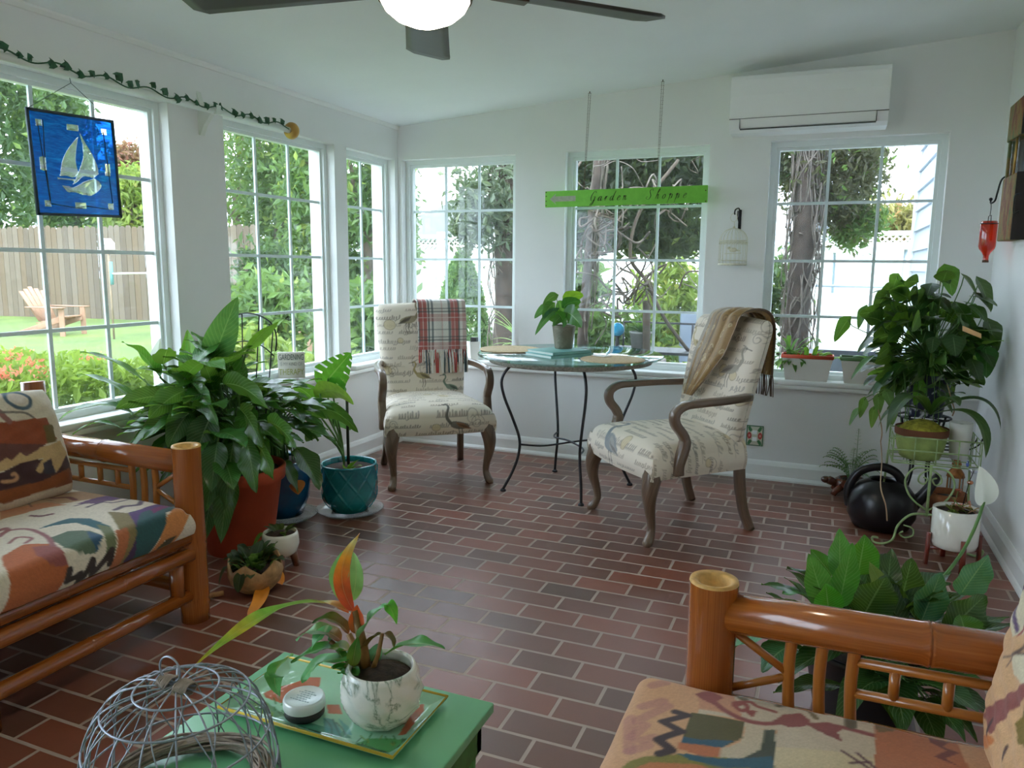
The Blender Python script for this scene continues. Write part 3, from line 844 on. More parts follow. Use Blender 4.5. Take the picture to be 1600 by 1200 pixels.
def script_print(x0, y0, x1, y1, seed, res=0.0025):
    """cream linen printed with faded handwriting, small ornaments"""
    g = random.Random(seed); cv = Canvas(x0, y0, x1, y1, res, srgb(228, 217, 200))
    inks = [(118, 104, 92), (98, 92, 88), (140, 122, 100)]
    y = y0+0.02
    while y < y1:
        x = x0+g.uniform(0, 0.06)
        while x < x1:
            L = g.uniform(0.08, 0.24); nl = max(3, int(L/g.uniform(0.011, 0.015))); h = g.uniform(0.0055, 0.0095); pts = []
            amp = [g.choice((1.0, 1.0, 1.0, 0.8, 2.0)) for _ in range(nl+1)]; dn = [g.choice((1.0, 1.0, 1.0, 2.2)) if g.random() < 0.3 else 1.0 for _ in range(nl+1)]; gap = [g.uniform(-0.3, 0.3) for _ in range(nl+1)]
            for k in range(nl*8):
                q = k/8; i = int(q); ph = (q-i)*6.283; yy = -math.cos(ph)
                pts.append((x+L*(q+gap[i]*math.sin((q-i)*3.14159)+0.42*math.sin(ph))/nl+yy*h*0.35, y+h*yy*(amp[i] if yy > 0 else dn[i])))
            cv.stroke(pts, g.uniform(0.0024, 0.0036), srgb(*g.choice(inks)), g.uniform(0.6, 0.95))
            if g.random() < 0.22: cv.stroke([(x, y-0.012), (x+L*1.1, y-0.012+g.uniform(-0.002, 0.002))], 0.002, srgb(130, 116, 104), 0.6)
            x += L+g.uniform(0.02, 0.1)
        y += g.uniform(0.042, 0.062)
    for k in range(int((x1-x0)*(y1-y0)*34)):
        x, y, r = g.uniform(x0, x1), g.uniform(y0, y1), g.uniform(0.016, 0.034)
        if g.random() < 0.5:
            cv.fill([(x+r*1.2*math.cos(a), y+r*math.sin(a)) for a in np.arange(0, 6.28, 0.4)], srgb(214, 198, 160), 0.8)
            cv.stroke([(x+r*1.2*math.cos(a), y+r*math.sin(a)) for a in np.arange(0, 6.4, 0.4)], 0.003, srgb(130, 110, 84), 0.7)
        else:
            cv.stroke([(p.x, p.y) for p in crom([(x+r*1.5*math.cos(a)*(1-a/12), y+r*1.5*math.sin(a)*(1-a/12), 0) for a in np.arange(0, 9, 0.8)], 3)], 0.003, srgb(110, 98, 86), 0.8)
    return cv

def armchair(label, loc, rz, seed, birds_back, birds_seat):
    t = thing('armchair', label, 'chair', (loc[0], loc[1], 0), rz, 'bird print armchairs at the glass table')
    # seat: front is -y
    FW, BW, D = 0.335, 0.275, 0.29
    cv = script_print(-0.5, -0.5, 0.5, 0.4, seed)
    for bd in birds_seat: bird(cv, *bd)
    m = MB(); sd = 0.115; nu, nv = 250, 220
    def sf(u, v):
        V = -D-sd+v*(2*D+sd); y = max(V, -D); dv = max(0, -D-V)
        hw = FW+(BW-FW)*((y+D)/(2*D))
        X = (u*2-1)*(hw+sd); x = max(-hw, min(hw, X)); du = abs(X)-abs(x)
        d = max(dv, du) if not (dv and du) else min(sd, math.hypot(dv, du)*0.85)
        ex = hw-abs(x); ey = min(y+D, 0.2); e = 0.05
        z = 0.475+0.045*(1-(x/hw)**4)*(1-max(0, -(y+0.05)/(D-0.05))**4)
        q = min(1, math.hypot(max(0, e-ex), max(0, e-ey))/e); z -= 0.035*(1-math.sqrt(1-q*q))
        yy = y - 0.03*(1-(x/hw)**2)*(1 if y <= -D+0.001 else max(0, -y/D)**3) - 0.012*math.sin(min(1, dv/sd)*math.pi)
        xx = x + math.copysign(0.012*math.sin(min(1, du/sd)*math.pi), x)
        return (xx, yy, z-d*0.95)
    def sc(u, v):
        V = -D-sd+v*(2*D+sd); hw = FW+(BW-FW)*((max(V, -D)+D)/(2*D))
        return cv.get((u*2-1)*(hw+sd), V)
    m.grid(nu, nv, sf, sc); m.obj('seat', m_script, t)
    m = MB(); m.prism([(-0.325, -0.285), (0.325, -0.285), (0.265, 0.28), (-0.265, 0.28)], 'z', 0.352, 0.37); m.obj('seat_base', m_cwood, t)
    # backrest
    cv = script_print(-0.36, 0.3, 0.36, 1.2, seed+1)
    for bd in birds_back: bird(cv, *bd)
    m = MB(); z0, z1 = 0.40, 1.085
    for sg in (-1, 1):
        def bf(u, v):
            U = 2*u-1; zz = z0+(z1-z0)*v
            hw = 0.262+0.042*min(1, v*1.15)
            cr = max(0, (v-0.90)/0.10); hw *= 1-0.10*cr**2.5
            top = 0.012*(1-U*U)*max(0, v-0.8)*5
            s = max(0, (1-abs(U)**10)*(1-max(0, 2*v-1)**14))**0.5
            yc = 0.235+0.115*v+0.03*v*v
            return (hw*U, yc+sg*(0.052*s+0.001), zz+top)
        N = (190, 210) if sg < 0 else (120, 120)
        m.grid(*N, bf, lambda u, v: cv.get((2*u-1)*0.30, z0+(z1-z0)*v), flip=(sg > 0))
    m.obj('backrest', m_script, t)
    for s in (-1, 1):
        x = s*0.335
        m = MB()
        m.sweep(crom([(s*0.285, 0.29, 0.705), (x-s*0.008, 0.12, 0.702), (x, -0.04, 0.698), (x, -0.13, 0.690), (x, -0.178, 0.655), (x, -0.175, 0.605), (x, -0.135, 0.555), (x, -0.118, 0.515), (x, -0.13, 0.46), (x, -0.15, 0.40), (x, -0.15, 0.352)], 5),
                (1, 0, 0), 0.046, [0.036]*20+[0.042]*15+[0.05]*16)
        m.obj('armrest', m_cwood, t)
        m = MB(); fx, fy = s*0.292, -0.262; o = Vector((s*0.5, -0.86, 0)).normalized()
        pts = [(0.0, 0.385, .040), (0.012, 0.33, .041), (0.028, 0.27, .035), (0.024, 0.2, .026), (0.004, 0.13, .0195), (-0.004, 0.075, .0175), (0.012, 0.035, .021), (0.03, 0.012, .023), (0.03, 0.0, .017)]
        P3 = crom([(fx+o.x*a, fy+o.y*a, z) for a, z, r in pts], 4)
        rr = [p[2] for p in pts]; rad = []
        for i in range(len(pts)-1):
            for k in range(4): rad.append(rr[i]+(rr[i+1]-rr[i])*k/4)
        m.tube(P3, [q*1.14 for q in rad]+[rr[-1]], 10); m.obj('leg', m_cwood, t)
        m = MB(); m.sweep(crom([(s*0.25, 0.27, 0.43), (s*0.252, 0.275, 0.28), (s*0.258, 0.30, 0.12), (s*0.268, 0.345, 0.0)], 5), (1, 0, 0), 0.04, [0.052]*8+[0.044]*8)
        m.obj('leg', m_cwood, t)
    return t

a1 = math.atan2(0.64, 0.77)
chair1 = armchair('bird print armchair in the corner, draped with a red tartan throw', (0.69, -0.775), a1, 11,
    [(-0.09, 0.985, 0.062, -1, (150, 138, 108), (104, 96, 84), (70, 62, 56)), (-0.02, 0.62, 0.055, 1, (168, 152, 104), (130, 116, 80), (90, 80, 66)), (0.19, 0.54, 0.05, 1, (110, 130, 110), (96, 116, 96), (60, 60, 60))],
    [(0.10, -0.345, 0.068, 1, (96, 92, 84), (146, 104, 70), (60, 52, 46))])
a2 = math.atan2(-0.73, 0.68)
chair2 = armchair('bird print armchair with a brown scarf over its back', (2.265, -1.075), a2, 23,
    [(0.15, 0.83, 0.07, -1, (168, 160, 146), (140, 134, 124), (90, 82, 76)), (-0.2, 0.93, 0.05, 1, (190, 172, 132), (150, 128, 92), (100, 88, 70))],
    [(-0.04, -0.30, 0.085, 1, (136, 142, 146), (168, 164, 158), (88, 84, 82))])
# ------------------------------------------------------------------ glass table and what stands on it
m_iron = plain('dark_wrought_iron', srgb(64, 64, 68), 0.45, 0.6, var=0.25)
m_tglass = NT('table_glass')
m_tglass.n.remove(m_tglass.b)
def _tg(t, tint, rough, amt, edge=0.9):
    tr = t.node('ShaderNodeBsdfTransparent'); tr.inputs[0].default_value = (*tint, 1)
    gl = t.node('ShaderNodeBsdfGlossy'); gl.inputs['Roughness'].default_value = rough
    lw = t.node('ShaderNodeLayerWeight'); lw.inputs[0].default_value = 0.5
    f = t.math('ADD', t.math('MULTIPLY', t.math('POWER', lw.outputs['Facing'], 4.0), edge), amt)
    mx = t.node('ShaderNodeMixShader'); t.link(f, mx.inputs[0]); t.link(tr.outputs[0], mx.inputs[1]); t.link(gl.outputs[0], mx.inputs[2])
    t.link(mx.outputs[0], t.out.inputs[0]); return t.m
m_tglass = _tg(m_tglass, (0.72, 0.88, 0.86), 0.02, 0.06)
def clear(name, tint, rough=0.03, amt=0.06):
    t = NT(name); t.n.remove(t.b); return _tg(t, tint, rough, amt)

TC = Vector((1.592, -0.706, 0))
tab = thing('glass_table', 'round glass topped table with thin curved iron legs between the armchairs', 'table', TC)
m = MB(); m.lathe([(0.0, 0.819), (0.548, 0.819), (0.553, 0.824), (0.553, 0.828), (0.548, 0.833), (0.0, 0.833)], n=72, capb=False); m.obj('glass_top', m_tglass, tab)
m_wick = plain('grey_woven_band', srgb(150, 142, 130), 0.8, var=0.3, vscale=90, bump=0.4, bscale=200)
m = MB(); m.lathe([(0.475, 0.786), (0.485, 0.786), (0.49, 0.795), (0.49, 0.812), (0.485, 0.8185), (0.46, 0.8185), (0.46, 0.79), (0.475, 0.786)], n=72, capb=False); m.obj('rim_band', m_wick, tab)
feet = [(1.257, -0.93), (1.399, -0.387), (1.931, -0.493), (1.776, -1.014)]
for fx, fy in feet:
    d = Vector((fx-TC.x, fy-TC.y, 0)); L = d.length; d /= L
    m = MB(); P_ = [(0.30, 0.79), (0.37, 0.755), (0.415, 0.68), (0.40, 0.58), (0.345, 0.44), (0.305, 0.32), (0.31, 0.22), (0.345, 0.12), (L, 0.012)]
    pts = crom([d*a + Vector((0, 0, z)) for a, z in P_], 6)
    m.tube(pts, 0.0085, 8); m.lathe([(0.018, 0), (0.018, 0.008), (0.01, 0.016)], pts[-1]-Vector((0, 0, 0.012)), 12, capt=True); m.obj('leg', m_iron, tab)
dirs = [Vector((fx-TC.x, fy-TC.y, 0)).normalized() for fx, fy in feet]
for a, b_ in ((0, 2), (1, 3)):
    m = MB(); z = 0.285
    side = Vector((-dirs[a].y, dirs[a].x, 0))
    m.tube(crom([dirs[a]*0.307+Vector((0, 0, z)), dirs[a]*0.17+side*0.05+Vector((0, 0, z-.002)), Vector((0, 0, z+(0.012 if a else 0))), dirs[b_]*0.17-side*0.05+Vector((0, 0, z)), dirs[b_]*0.307+Vector((0, 0, z))], 8), 0.006, 8)
    m.obj('stretcher', m_iron, tab)
m_mat = plain('woven_straw', srgb(206, 184, 148), 0.85, var=0.18, vscale=120, bump=0.5, bscale=160)
def placemat(x, y, r, label):
    m = MB(); prof = [(0.0, 0.0), (r, 0.0), (r+0.004, 0.004)]
    k = 14
    for i in range(k): 
        rr = r*(1-i/k); prof += [(rr, 0.008), (rr-r/k*0.5, 0.0055)]
    m.lathe(prof, (x, y, 0.8335), 64, capb=False)
    tag(m.obj('placemat', m_mat), label, 'placemat', 'round woven placemats')
placemat(1.20, -0.70, 0.185, 'round straw placemat on the left of the glass table, near the tartan chair')
placemat(1.915, -0.935, 0.175, 'round straw placemat on the right of the glass table, under a white card')
m_card = plain('white_card', srgb(236, 234, 230), 0.6, var=0.03)
m = MB(); pc = az(940, 556, 0.845); m.rbox((pc.x-0.05, pc.y-0.03, 0.8425), (pc.x+0.05, pc.y+0.035, 0.8475), 0.002, 1, Matrix.Rotation(-0.5, 3, 'Z')); tag(m.obj('card', m_card), 'small white card lying on the right straw placemat', 'card')
m_teal = plain('teal_book_cover', srgb(122, 178, 172), 0.45, var=0.06)
m_page = plain('book_pages', srgb(206, 220, 212), 0.8, var=0.05)
ang = math.atan2(-0.54, 0.84)
for z0, sx_, sy_, off, lb in ((0.834, 0.25, 0.31, 0.0, 'large thin teal book at the bottom of the pile on the glass table'), (0.852, 0.235, 0.29, 0.04, 'teal book on top of another, carrying the potted plant')):
    bk = thing('book', lb, 'book', (1.575, -0.86, z0), ang+off, 'teal books on the glass table')
    m = MB(); m.rbox((-sx_/2, -sy_/2, 0), (sx_/2, sy_/2, 0.003), 0.001, 1); m.rbox((-sx_/2, -sy_/2, 0.0145), (sx_/2, sy_/2, 0.0175), 0.001, 1); m.rbox((sx_/2-0.003, -sy_/2, 0), (sx_/2, sy_/2, 0.0175), 0.001, 1); m.obj('cover', m_teal, bk)
    m = MB(); m.box((-sx_/2+0.004, -sy_/2+0.004, 0.003), (sx_/2-0.003, sy_/2-0.004, 0.0145)); m.obj('pages', m_page, bk)

# ------------------------------------------------------------------ air conditioner
m_ac = plain('white_plastic', srgb(250, 251, 251), 0.35, var=0.01)
m_acd = plain('air_slot_dark', srgb(60, 64, 66), 0.6)
ac = thing('air_conditioner', 'white wall mounted air conditioner above the right back window', 'air conditioner', (2.815, 0, 2.14))
hw = 0.425
body = [(0.0, 0.0), (-0.155, 0.0), (-0.185, 0.02), (-0.208, 0.075), (-0.212, 0.20), (-0.206, 0.29), (-0.192, 0.315), (-0.17, 0.325), (0.0, 0.325)]
m = MB(); m.prism([(y, z) for y, z in body], 'x', -hw, hw); m.obj('housing', m_ac, ac)
m = MB(); m.box((-hw-0.001, -0.2135, 0.0715), (hw+0.001, -0.19, 0.0745)); m.obj('panel_seam', m_acd, ac)
m = MB(); m.box((-hw+0.06, -0.197, 0.014), (hw-0.06, -0.15, 0.018)); m.box((-hw+0.058, -0.2085, 0.02), (-hw+0.060, -0.18, 0.0745)); m.box((hw-0.06, -0.2085, 0.02), (hw-0.058, -0.18, 0.0745)); m.obj('air_slot', m_acd, ac)
m = MB(); m.prism([(-0.192, 0.022), (-0.2125, 0.0715), (-0.206, 0.0715), (-0.186, 0.022)], 'x', -hw+0.062, hw-0.062); m.obj('louver', m_ac, ac)
m = MB(); m.box((hw-0.2, -0.176, -0.002), (hw-0.16, -0.168, 0.0)); m.obj('badge', m_card, ac)

# ------------------------------------------------------------------ ceiling fan with a light bowl
m_blade = plain('dark_fan_blade', srgb(52, 44, 40), 0.4, var=0.2)
m_fanm = plain('fan_bronze_metal', srgb(92, 66, 50), 0.35, 0.8, var=0.1)
t = NT('lit_frosted_bowl'); t.base((0.95, 0.9, 0.82)); t.set(Roughness=0.3)
t.b.inputs['Emission Color'].default_value = (1.0, 0.86, 0.68, 1); t.b.inputs['Emission Strength'].default_value = 12.0
FC = (1.943, -3.105)
fan = thing('ceiling_fan', 'dark bladed ceiling fan with a lit white bowl lamp', 'ceiling fan', (FC[0], FC[1], 1.98))
zc = ceil_z(FC[0])-1.98
m = MB(); m.lathe([(0.02, zc-0.07), (0.055, zc-0.065), (0.075, zc-0.02), (0.078, zc+0.01)], n=28); m.obj('canopy', m_fanm, fan)
m = MB(); m.tube([(0, 0, zc-0.06), (0, 0, 0.22)], 0.014, 12); m.obj('downrod', m_fanm, fan)
m = MB(); m.lathe([(0.09, 0.095), (0.135, 0.115), (0.145, 0.15), (0.14, 0.2), (0.11, 0.235), (0.03, 0.26)], n=36, capt=True); m.obj('motor_housing', m_fanm, fan)
m = MB(); m.lathe([(0.1265, 0.066), (0.129, 0.075), (0.125, 0.09), (0.08, 0.1)], n=36); m.obj('light_collar', m_fanm, fan)
m = MB(); m.lathe([(0.002, 0.0), (0.04, 0.004), (0.08, 0.02), (0.108, 0.043), (0.122, 0.068), (0.12, 0.08)], n=36, capt=True); m.obj('lamp_bowl', MATS['lit_frosted_bowl'], fan)
for k in range(5):
    an = R(46+72*k); rz = Matrix.Rotation(an, 3, 'Z'); tl = Matrix.Rotation(R(11), 3, 'X')
    m = MB()
    def bl(u, v):
        L = 0.19+0.545*u; w = 0.062+0.018*u if u < 0.93 else (0.08*(1-((u-0.93)/0.07)**2*0.35))
        return rz @ (Vector((L, 0, 0.116)) + tl @ Vector((0, (v-0.5)*2*w, 0)))
    m.sheet(16, 6, bl, 0.008); blade = m.obj('blade', m_blade, fan)
    m = MB(); m.sweep([rz @ Vector((0.11, 0, 0.118)), rz @ Vector((0.2, 0, 0.103)), rz @ Vector((0.3, 0, 0.102))], rz @ Vector((0, 1, 0)), 0.04, 0.006); m.obj('blade_arm', m_fanm, blade)

# ------------------------------------------------------------------ hanging Garden Shoppe sign
m_signg = NT('worn_lime_paint')
_v = m_signg.coord('Object'); _n = m_signg.noise(_v, 18, 8, 0.7)
m_signg.base(m_signg.ramp(_n, [(0.24, srgb(128, 104, 84)), (0.31, srgb(118, 196, 66)), (0.7, srgb(132, 212, 76))])); m_signg.set(Roughness=0.6); m_signg = m_signg.m
m_ink = plain('dark_sign_ink', srgb(40, 40, 22), 0.6)
m_grayp = plain('faded_grey_paint', srgb(176, 182, 160), 0.7, var=0.12, vscale=60)
m_rust = plain('rusty_chain', srgb(92, 66, 50), 0.6, 0.5, var=0.3)
sg = thing('hanging_sign', 'lime green wooden Garden Shoppe sign hung on two chains', 'sign', (1.740, -0.125, 1.792), rot=(0, R(-0.45), 0))
m = MB(); m.rbox((-0.531, -0.009, -0.052), (0.531, 0.009, 0.052), 0.003, 1); m.obj('board', m_signg, sg)
def ap(u0, pts): return [(u, v) for u, v in pts]
m = MB(); arrow = [(-0.497, 0.0), (-0.452, 0.036), (-0.462, 0.017), (-0.318, 0.017), (-0.318, -0.017), (-0.462, -0.017), (-0.452, -0.036)]
m.prism([(u, v) for u, v in arrow], 'y', -0.0105, -0.0085); m.obj('arrow', m_grayp, sg)
# cursive strokes, in letter boxes (x 0..1 wide, y baseline 0, x-height 1, ascender 2.1)
G_ = {
 'G': [[(1.15, 1.75), (0.95, 2.1), (0.55, 2.0), (0.15, 1.3), (0.05, 0.6), (0.25, 0.05), (0.65, 0.05), (0.95, 0.5), (1.0, 0.95)], [(0.55, 0.95), (1.1, 0.98)], [(1.0, 0.95), (0.8, -0.2), (0.45, -0.95), (0.15, -0.85), (0.4, -0.35), (1.15, 0.15)]],
 'a': [[(0.75, 0.9), (0.45, 1.0), (0.1, 0.55), (0.15, 0.05), (0.45, 0.1), (0.78, 0.85)], [(0.8, 0.98), (0.68, 0.3), (0.78, 0.0), (1.1, 0.3)]],
 'r': [[(0.0, 0.3), (0.3, 0.95), (0.35, 0.6), (0.2, 0.0)], [(0.26, 0.5), (0.55, 0.95), (0.8, 0.9)]],
 'd': [[(0.75, 0.85), (0.45, 1.0), (0.1, 0.55), (0.15, 0.05), (0.45, 0.1), (0.8, 0.9)], [(1.12, 2.05), (0.85, 1.2), (0.7, 0.3), (0.8, 0.0), (1.1, 0.3)]],
 'e': [[(0.1, 0.45), (0.5, 0.6), (0.65, 0.9), (0.45, 1.0), (0.15, 0.6), (0.15, 0.12), (0.45, 0.0), (0.85, 0.35)]],
 'n': [[(0.05, 0.8), (0.22, 1.0), (0.2, 0.6), (0.08, 0.0)], [(0.14, 0.4), (0.45, 0.95), (0.62, 0.9), (0.55, 0.3), (0.65, 0.0), (1.0, 0.35)]],
 'S': [[(1.2, 1.7), (1.15, 2.15), (0.8, 2.1), (0.55, 1.7), (0.75, 1.2), (0.95, 0.7), (0.75, 0.1), (0.35, -0.05), (0.0, 0.2), (0.1, 0.55), (0.35, 0.4)]],
 'h': [[(0.35, 1.2), (0.75, 1.95), (0.6, 2.1), (0.35, 1.3), (0.08, 0.0)], [(0.18, 0.5), (0.45, 0.98), (0.62, 0.9), (0.55, 0.3), (0.65, 0.0), (0.95, 0.3)]],
 'o': [[(0.55, 0.98), (0.2, 0.75), (0.12, 0.2), (0.4, 0.0), (0.68, 0.4), (0.6, 0.9), (0.5, 0.8), (0.95, 0.75)]],
 'p': [[(0.05, 0.7), (0.3, 1.1), (0.2, 0.3), (-0.05, -0.95)], [(0.2, 0.4), (0.5, 1.0), (0.75, 0.75), (0.6, 0.1), (0.25, 0.1)], [(0.5, 0.05), (0.95, 0.35)]],
}
m = MB()
def write(word, u0, adv, sc):
    u = u0
    for ch, a in zip(word, adv):
        for st in G_[ch]:
            pts = crom([(u+(x+y*0.22)*sc*0.95, -0.0105, -0.021+y*sc*1.0) for x, y in st], 6)
            n = len(pts)
            rad = []
            for i, p in enumerate(pts):
                q = pts[min(i+1, n-1)]-pts[max(i-1, 0)]
                down = abs(q.z)/(q.length+1e-9)
                rad.append((0.0014+0.0026*down**2)*(0.5+0.5*math.sin(math.pi*min(1, (i+1)/n*1.2))**0.5))
            m.tube(pts, rad, 6, flat=0.5)
        u += a
write('Garden', -0.218, [0.05, 0.043, 0.036, 0.048, 0.038, 0.05], 0.029)
write('Shoppe', 0.150, [0.056, 0.044, 0.040, 0.043, 0.047, 0.04], 0.029)
m.obj('lettering', m_ink, sg)
m = MB()
for u, v in ((-0.523, 0.045), (-0.523, 0.02), (-0.523, -0.012), (-0.523, -0.04), (0.52, 0.02), (0.522, -0.045)): m.lathe([(0.004, 0), (0.004, 0.002)], (u, -0.0095, v), 8, ax=Matrix.Rotation(R(90), 3, 'X'), capt=True)
m.obj('nail_heads', m_rust, sg)
for x_, ztop, xt in ((1.475, ceil_z(1.50), 1.50), (1.955, ceil_z(1.968), 1.968)):
    u = x_-1.740
    m = MB()
    za, zb = 1.845, ztop
    for sd_ in (-1, 1):
        n = 58
        for k in range(n):
            f0, f1 = k/n, (k+1)/n
            def pos(f): return Vector((x_+(xt-x_)*f+sd_*(0.002+0.0045*f), -0.125, za+(zb-0.008-za)*f))
            a, b_ = pos(f0), pos(f1); c = (a+b_)/2; L = (b_-a).length*0.72
            ex = Vector((1, 0, 0)) if k % 2 else Vector((0, 1, 0)); d = (b_-a).normalized()
            m.tube([c+ex*(0.0026*math.cos(q))+d*(L*0.5*math.sin(q)) for q in [i*math.pi/4 for i in range(8)]], 0.0009, 5, closed=True)
    m.tube([(x_, -0.125, za+0.004), (x_, -0.125, za-0.008)], 0.003, 8)
    m.tube([(xt, -0.125, zb-0.012), (xt, -0.125, zb+0.01)], 0.003, 8)
    m.obj('chain', m_rust, sg, world=True)

# ------------------------------------------------------------------ bird cage on a wall hook
m_cream = plain('cream_painted_wire', srgb(216, 212, 190), 0.6, var=0.12, vscale=80)
m_black = plain('black_iron', srgb(30, 30, 32), 0.5, 0.4)
cg = thing('bird_cage', 'small cream wire bird cage hanging from a black wall hook', 'bird cage', (2.437, -0.105, 1.362))
r = 0.084
m = MB(); m.lathe([(r, 0), (r+0.003, 0.004), (r, 0.012), (r-0.004, 0.012), (0.001, 0.006)], n=36); m.obj('base', m_cream, cg)
m = MB()
for k in range(20):
    an = 2*math.pi*k/20; c, s_ = math.cos(an), math.sin(an)
    m.tube([(r*c, r*s_, 0.008), (r*c, r*s_, 0.15)] + [(r*math.cos(q)*c, r*math.cos(q)*s_, 0.15+0.076*math.sin(q)) for q in [i*math.pi/12 for i in range(1, 6)]] + [(0, 0, 0.226)], 0.0011, 5)
m.obj('cage_wires', m_cream, cg)
m = MB()
for z in (0.03, 0.14, 0.15): m.tube([(r*math.cos(q), r*math.sin(q), z) for q in [i*math.pi/18 for i in range(36)]], 0.0018, 6, closed=True)
for k in range(18):
    an = 2*math.pi*k/18; m.tube([(r*math.cos(an+q*0.12), r*math.sin(an+q*0.12), 0.128+0.012*abs(math.sin(q*1.6))) for q in range(4)], 0.0016, 5)
m.obj('band', m_cream, cg)
m = MB(); m.tube([(-0.05, 0, 0.07), (0.05, 0, 0.075)], 0.002, 6); m.obj('perch', m_cream, cg)
m = MB(); m.sphere((0.0, 0, 0.094), 0.016, 12, 8, (1.5, 0.8, 0.9)); m.sphere((-0.024, 0, 0.106), 0.009, 10, 8); m.tube([(0.02, 0, 0.092), (0.045, 0, 0.088)], [0.007, 0.003], 6); m.tube([(-0.032, 0, 0.106), (-0.04, 0, 0.105)], [0.003, 0.0008], 6); m.obj('bird_ornament', m_cream, cg)
m = MB(); m.sphere((0, 0, 0.23), 0.008, 10, 8); m.tube([(0.0, 0, 0.236), (0, 0, 0.262)], 0.0016, 6); m.tube([(0.020*math.cos(q)-0.004, 0, 0.29+0.026*math.sin(q)) for q in [i*math.pi/10 for i in range(20)]], 0.0014, 6, closed=True); m.obj('hanging_ring', m_cream, cg)
hk = MB()
hk.rbox((2.448, -0.006, 1.585), (2.466, 0.0, 1.705), 0.003, 1)
hk.tube(crom([(2.457, -0.004, 1.695), (2.452, -0.05, 1.71), (2.44, -0.1, 1.70), (2.437, -0.118, 1.682), (2.437, -0.112, 1.672), (2.437, -0.100, 1.674)], 6), 0.0045, 8)
hk.tube(crom([(2.457, -0.004, 1.615), (2.454, -0.03, 1.63), (2.449, -0.05, 1.66), (2.448, -0.045, 1.695)], 6), 0.0035, 8)
tag(hk.obj('wall_hook', m_black, base=(2.457, 0, 1.585)), 'black iron wall hook holding the small bird cage', 'hook')

# ------------------------------------------------------------------ outlet cover with painted flowers
cv = Canvas(-0.06, -0.075, 0.06, 0.075, 0.0015, srgb(214, 214, 196))
for sx_ in (-1, 1):
    for sz_ in (-1, 1):
        cv.fill([(sx_*(0.015+0.03*a), sz_*(0.03+0.03*b_)) for a, b_ in ((0, 0.2), (0.5, 1), (1, 0.9), (0.8, 0.2), (0.4, -0.2))], srgb(70, 132, 84))
    cv.fill([(sx_*(0.033+0.014*math.cos(q)), 0.022*math.sin(q)) for q in np.arange(0, 6.28, 0.4)], srgb(196, 76, 70))
    cv.fill([(sx_*(0.033+0.006*math.cos(q)), 0.008*math.sin(q)) for q in np.arange(0, 6.28, 0.4)], srgb(226, 160, 150))
    cv.stroke([(sx_*0.05, -0.065), (sx_*0.05, 0.065)], 0.008, srgb(56, 110, 74))
for sz_ in (-1, 1): cv.stroke([(-0.05, sz_*0.064), (0.05, sz_*0.064)], 0.008, srgb(56, 110, 74))
m_deco = vcol('painted_ceramic', 0.3)
ol = thing('outlet_cover', 'painted green and red outlet cover low on the back wall', 'outlet cover', (2.621, 0, 0.281))
m = MB(); m.grid(40, 50, lambda u, v: (-0.052+0.104*u, -0.008, -0.066+0.132*v), lambda u, v: cv.get(-0.052+0.104*u, -0.066+0.132*v))
m.rbox((-0.052, -0.0078, -0.066), (0.052, 0, 0.066), 0.002, 1); m.c[-len(m.v)+41*51:] = [srgb(90, 130, 96)]*(len(m.v)-41*51); m.obj('plate', m_deco, ol)
m = MB()
for z in (-0.022, 0.022):
    m.rbox((-0.014, -0.012, z-0.013), (0.014, -0.006, z+0.013), 0.004, 2)
m.obj('socket', m_ac, ol)

# ------------------------------------------------------------------ curtain rod painted with ivy
m_rodw = plain('white_painted_rod', srgb(226, 232, 224), 0.45, var=0.03)
m_gold = plain('aged_gold', srgb(190, 150, 84), 0.35, 0.7, var=0.15)
m_ivy = plain('dark_ivy_green', srgb(44, 92, 62), 0.6, var=0.3, vscale=40)
rod = thing('curtain_rod', 'white curtain rod twined with green ivy above the left windows', 'curtain rod', (0.10, -2.4, 2.105))
RX, RZ = 0.10, 2.099
m = MB(); m.tube([(RX, -3.9, RZ), (RX, -1.345, RZ)], 0.0165, 14); m.obj('pole', m_rodw, rod, world=True)
m = MB(); m.lathe([(0.018, 0), (0.04, 0.004), (0.047, 0.016), (0.047, 0.03), (0.04, 0.044), (0.03, 0.05), (0.012, 0.052), (0.001, 0.05)], (RX, -1.36, RZ), 24, ax=Matrix.Rotation(R(-90), 3, 'X')); m.obj('finial', m_gold, rod, world=True, label='round gold end cap')
for y in (-1.93, -3.7):
    m = MB(); m.prism([(0, 1.99), (0.012, 1.985), (0.035, 2.03), (0.085, 2.085), (0.125, 2.08), (0.128, 2.125), (0.10, 2.13), (0.02, 2.14), (0, 2.2)], 'y', y-0.014, y+0.014); m.obj('bracket', m_rodw, rod, world=True)
g = random.Random(5)
m = MB(); pts = []; ml = MB()
for k in range(170):
    y = -3.5+2.12*k/169; ph = k*0.36
    pts.append((RX+0.0155, y, RZ+0.012+0.012*math.sin(ph)))
m.tube(pts, 0.0034, 6); m.obj('ivy_stem', m_ivy, rod, world=True)
for k in range(3, 168, 5):
    p = Vector(pts[k]); s_ = g.uniform(0.03, 0.046); an = g.uniform(-0.6, 1.2); ex = Vector((0.15, math.cos(an)*(1 if k % 8 else -1), math.sin(an)*0.8)).normalized(); ey = ex.orthogonal().normalized()
    nn = ex.cross(ey)
    outline = [(0, 0), (0.3, 0.5), (0.15, 0.75), (0.6, 0.55), (1.0, 0.0), (0.6, -0.55), (0.15, -0.75), (0.3, -0.5)]
    vs = [p+Vector((0.003, 0, 0.003))+ex*(a*s_)+Vector((0.95, 0.1, 0.25)).cross(ex).normalized()*(b_*s_*0.8) for a, b_ in outline]
    c = sum(vs, Vector())/8 + Vector((0.004, 0, 0.002)); o = len(vs)
    ml.add(vs+[c], [(i, (i+1) % o, o) for i in range(o)])
ml.obj('ivy_leaves', m_ivy, rod, world=True)

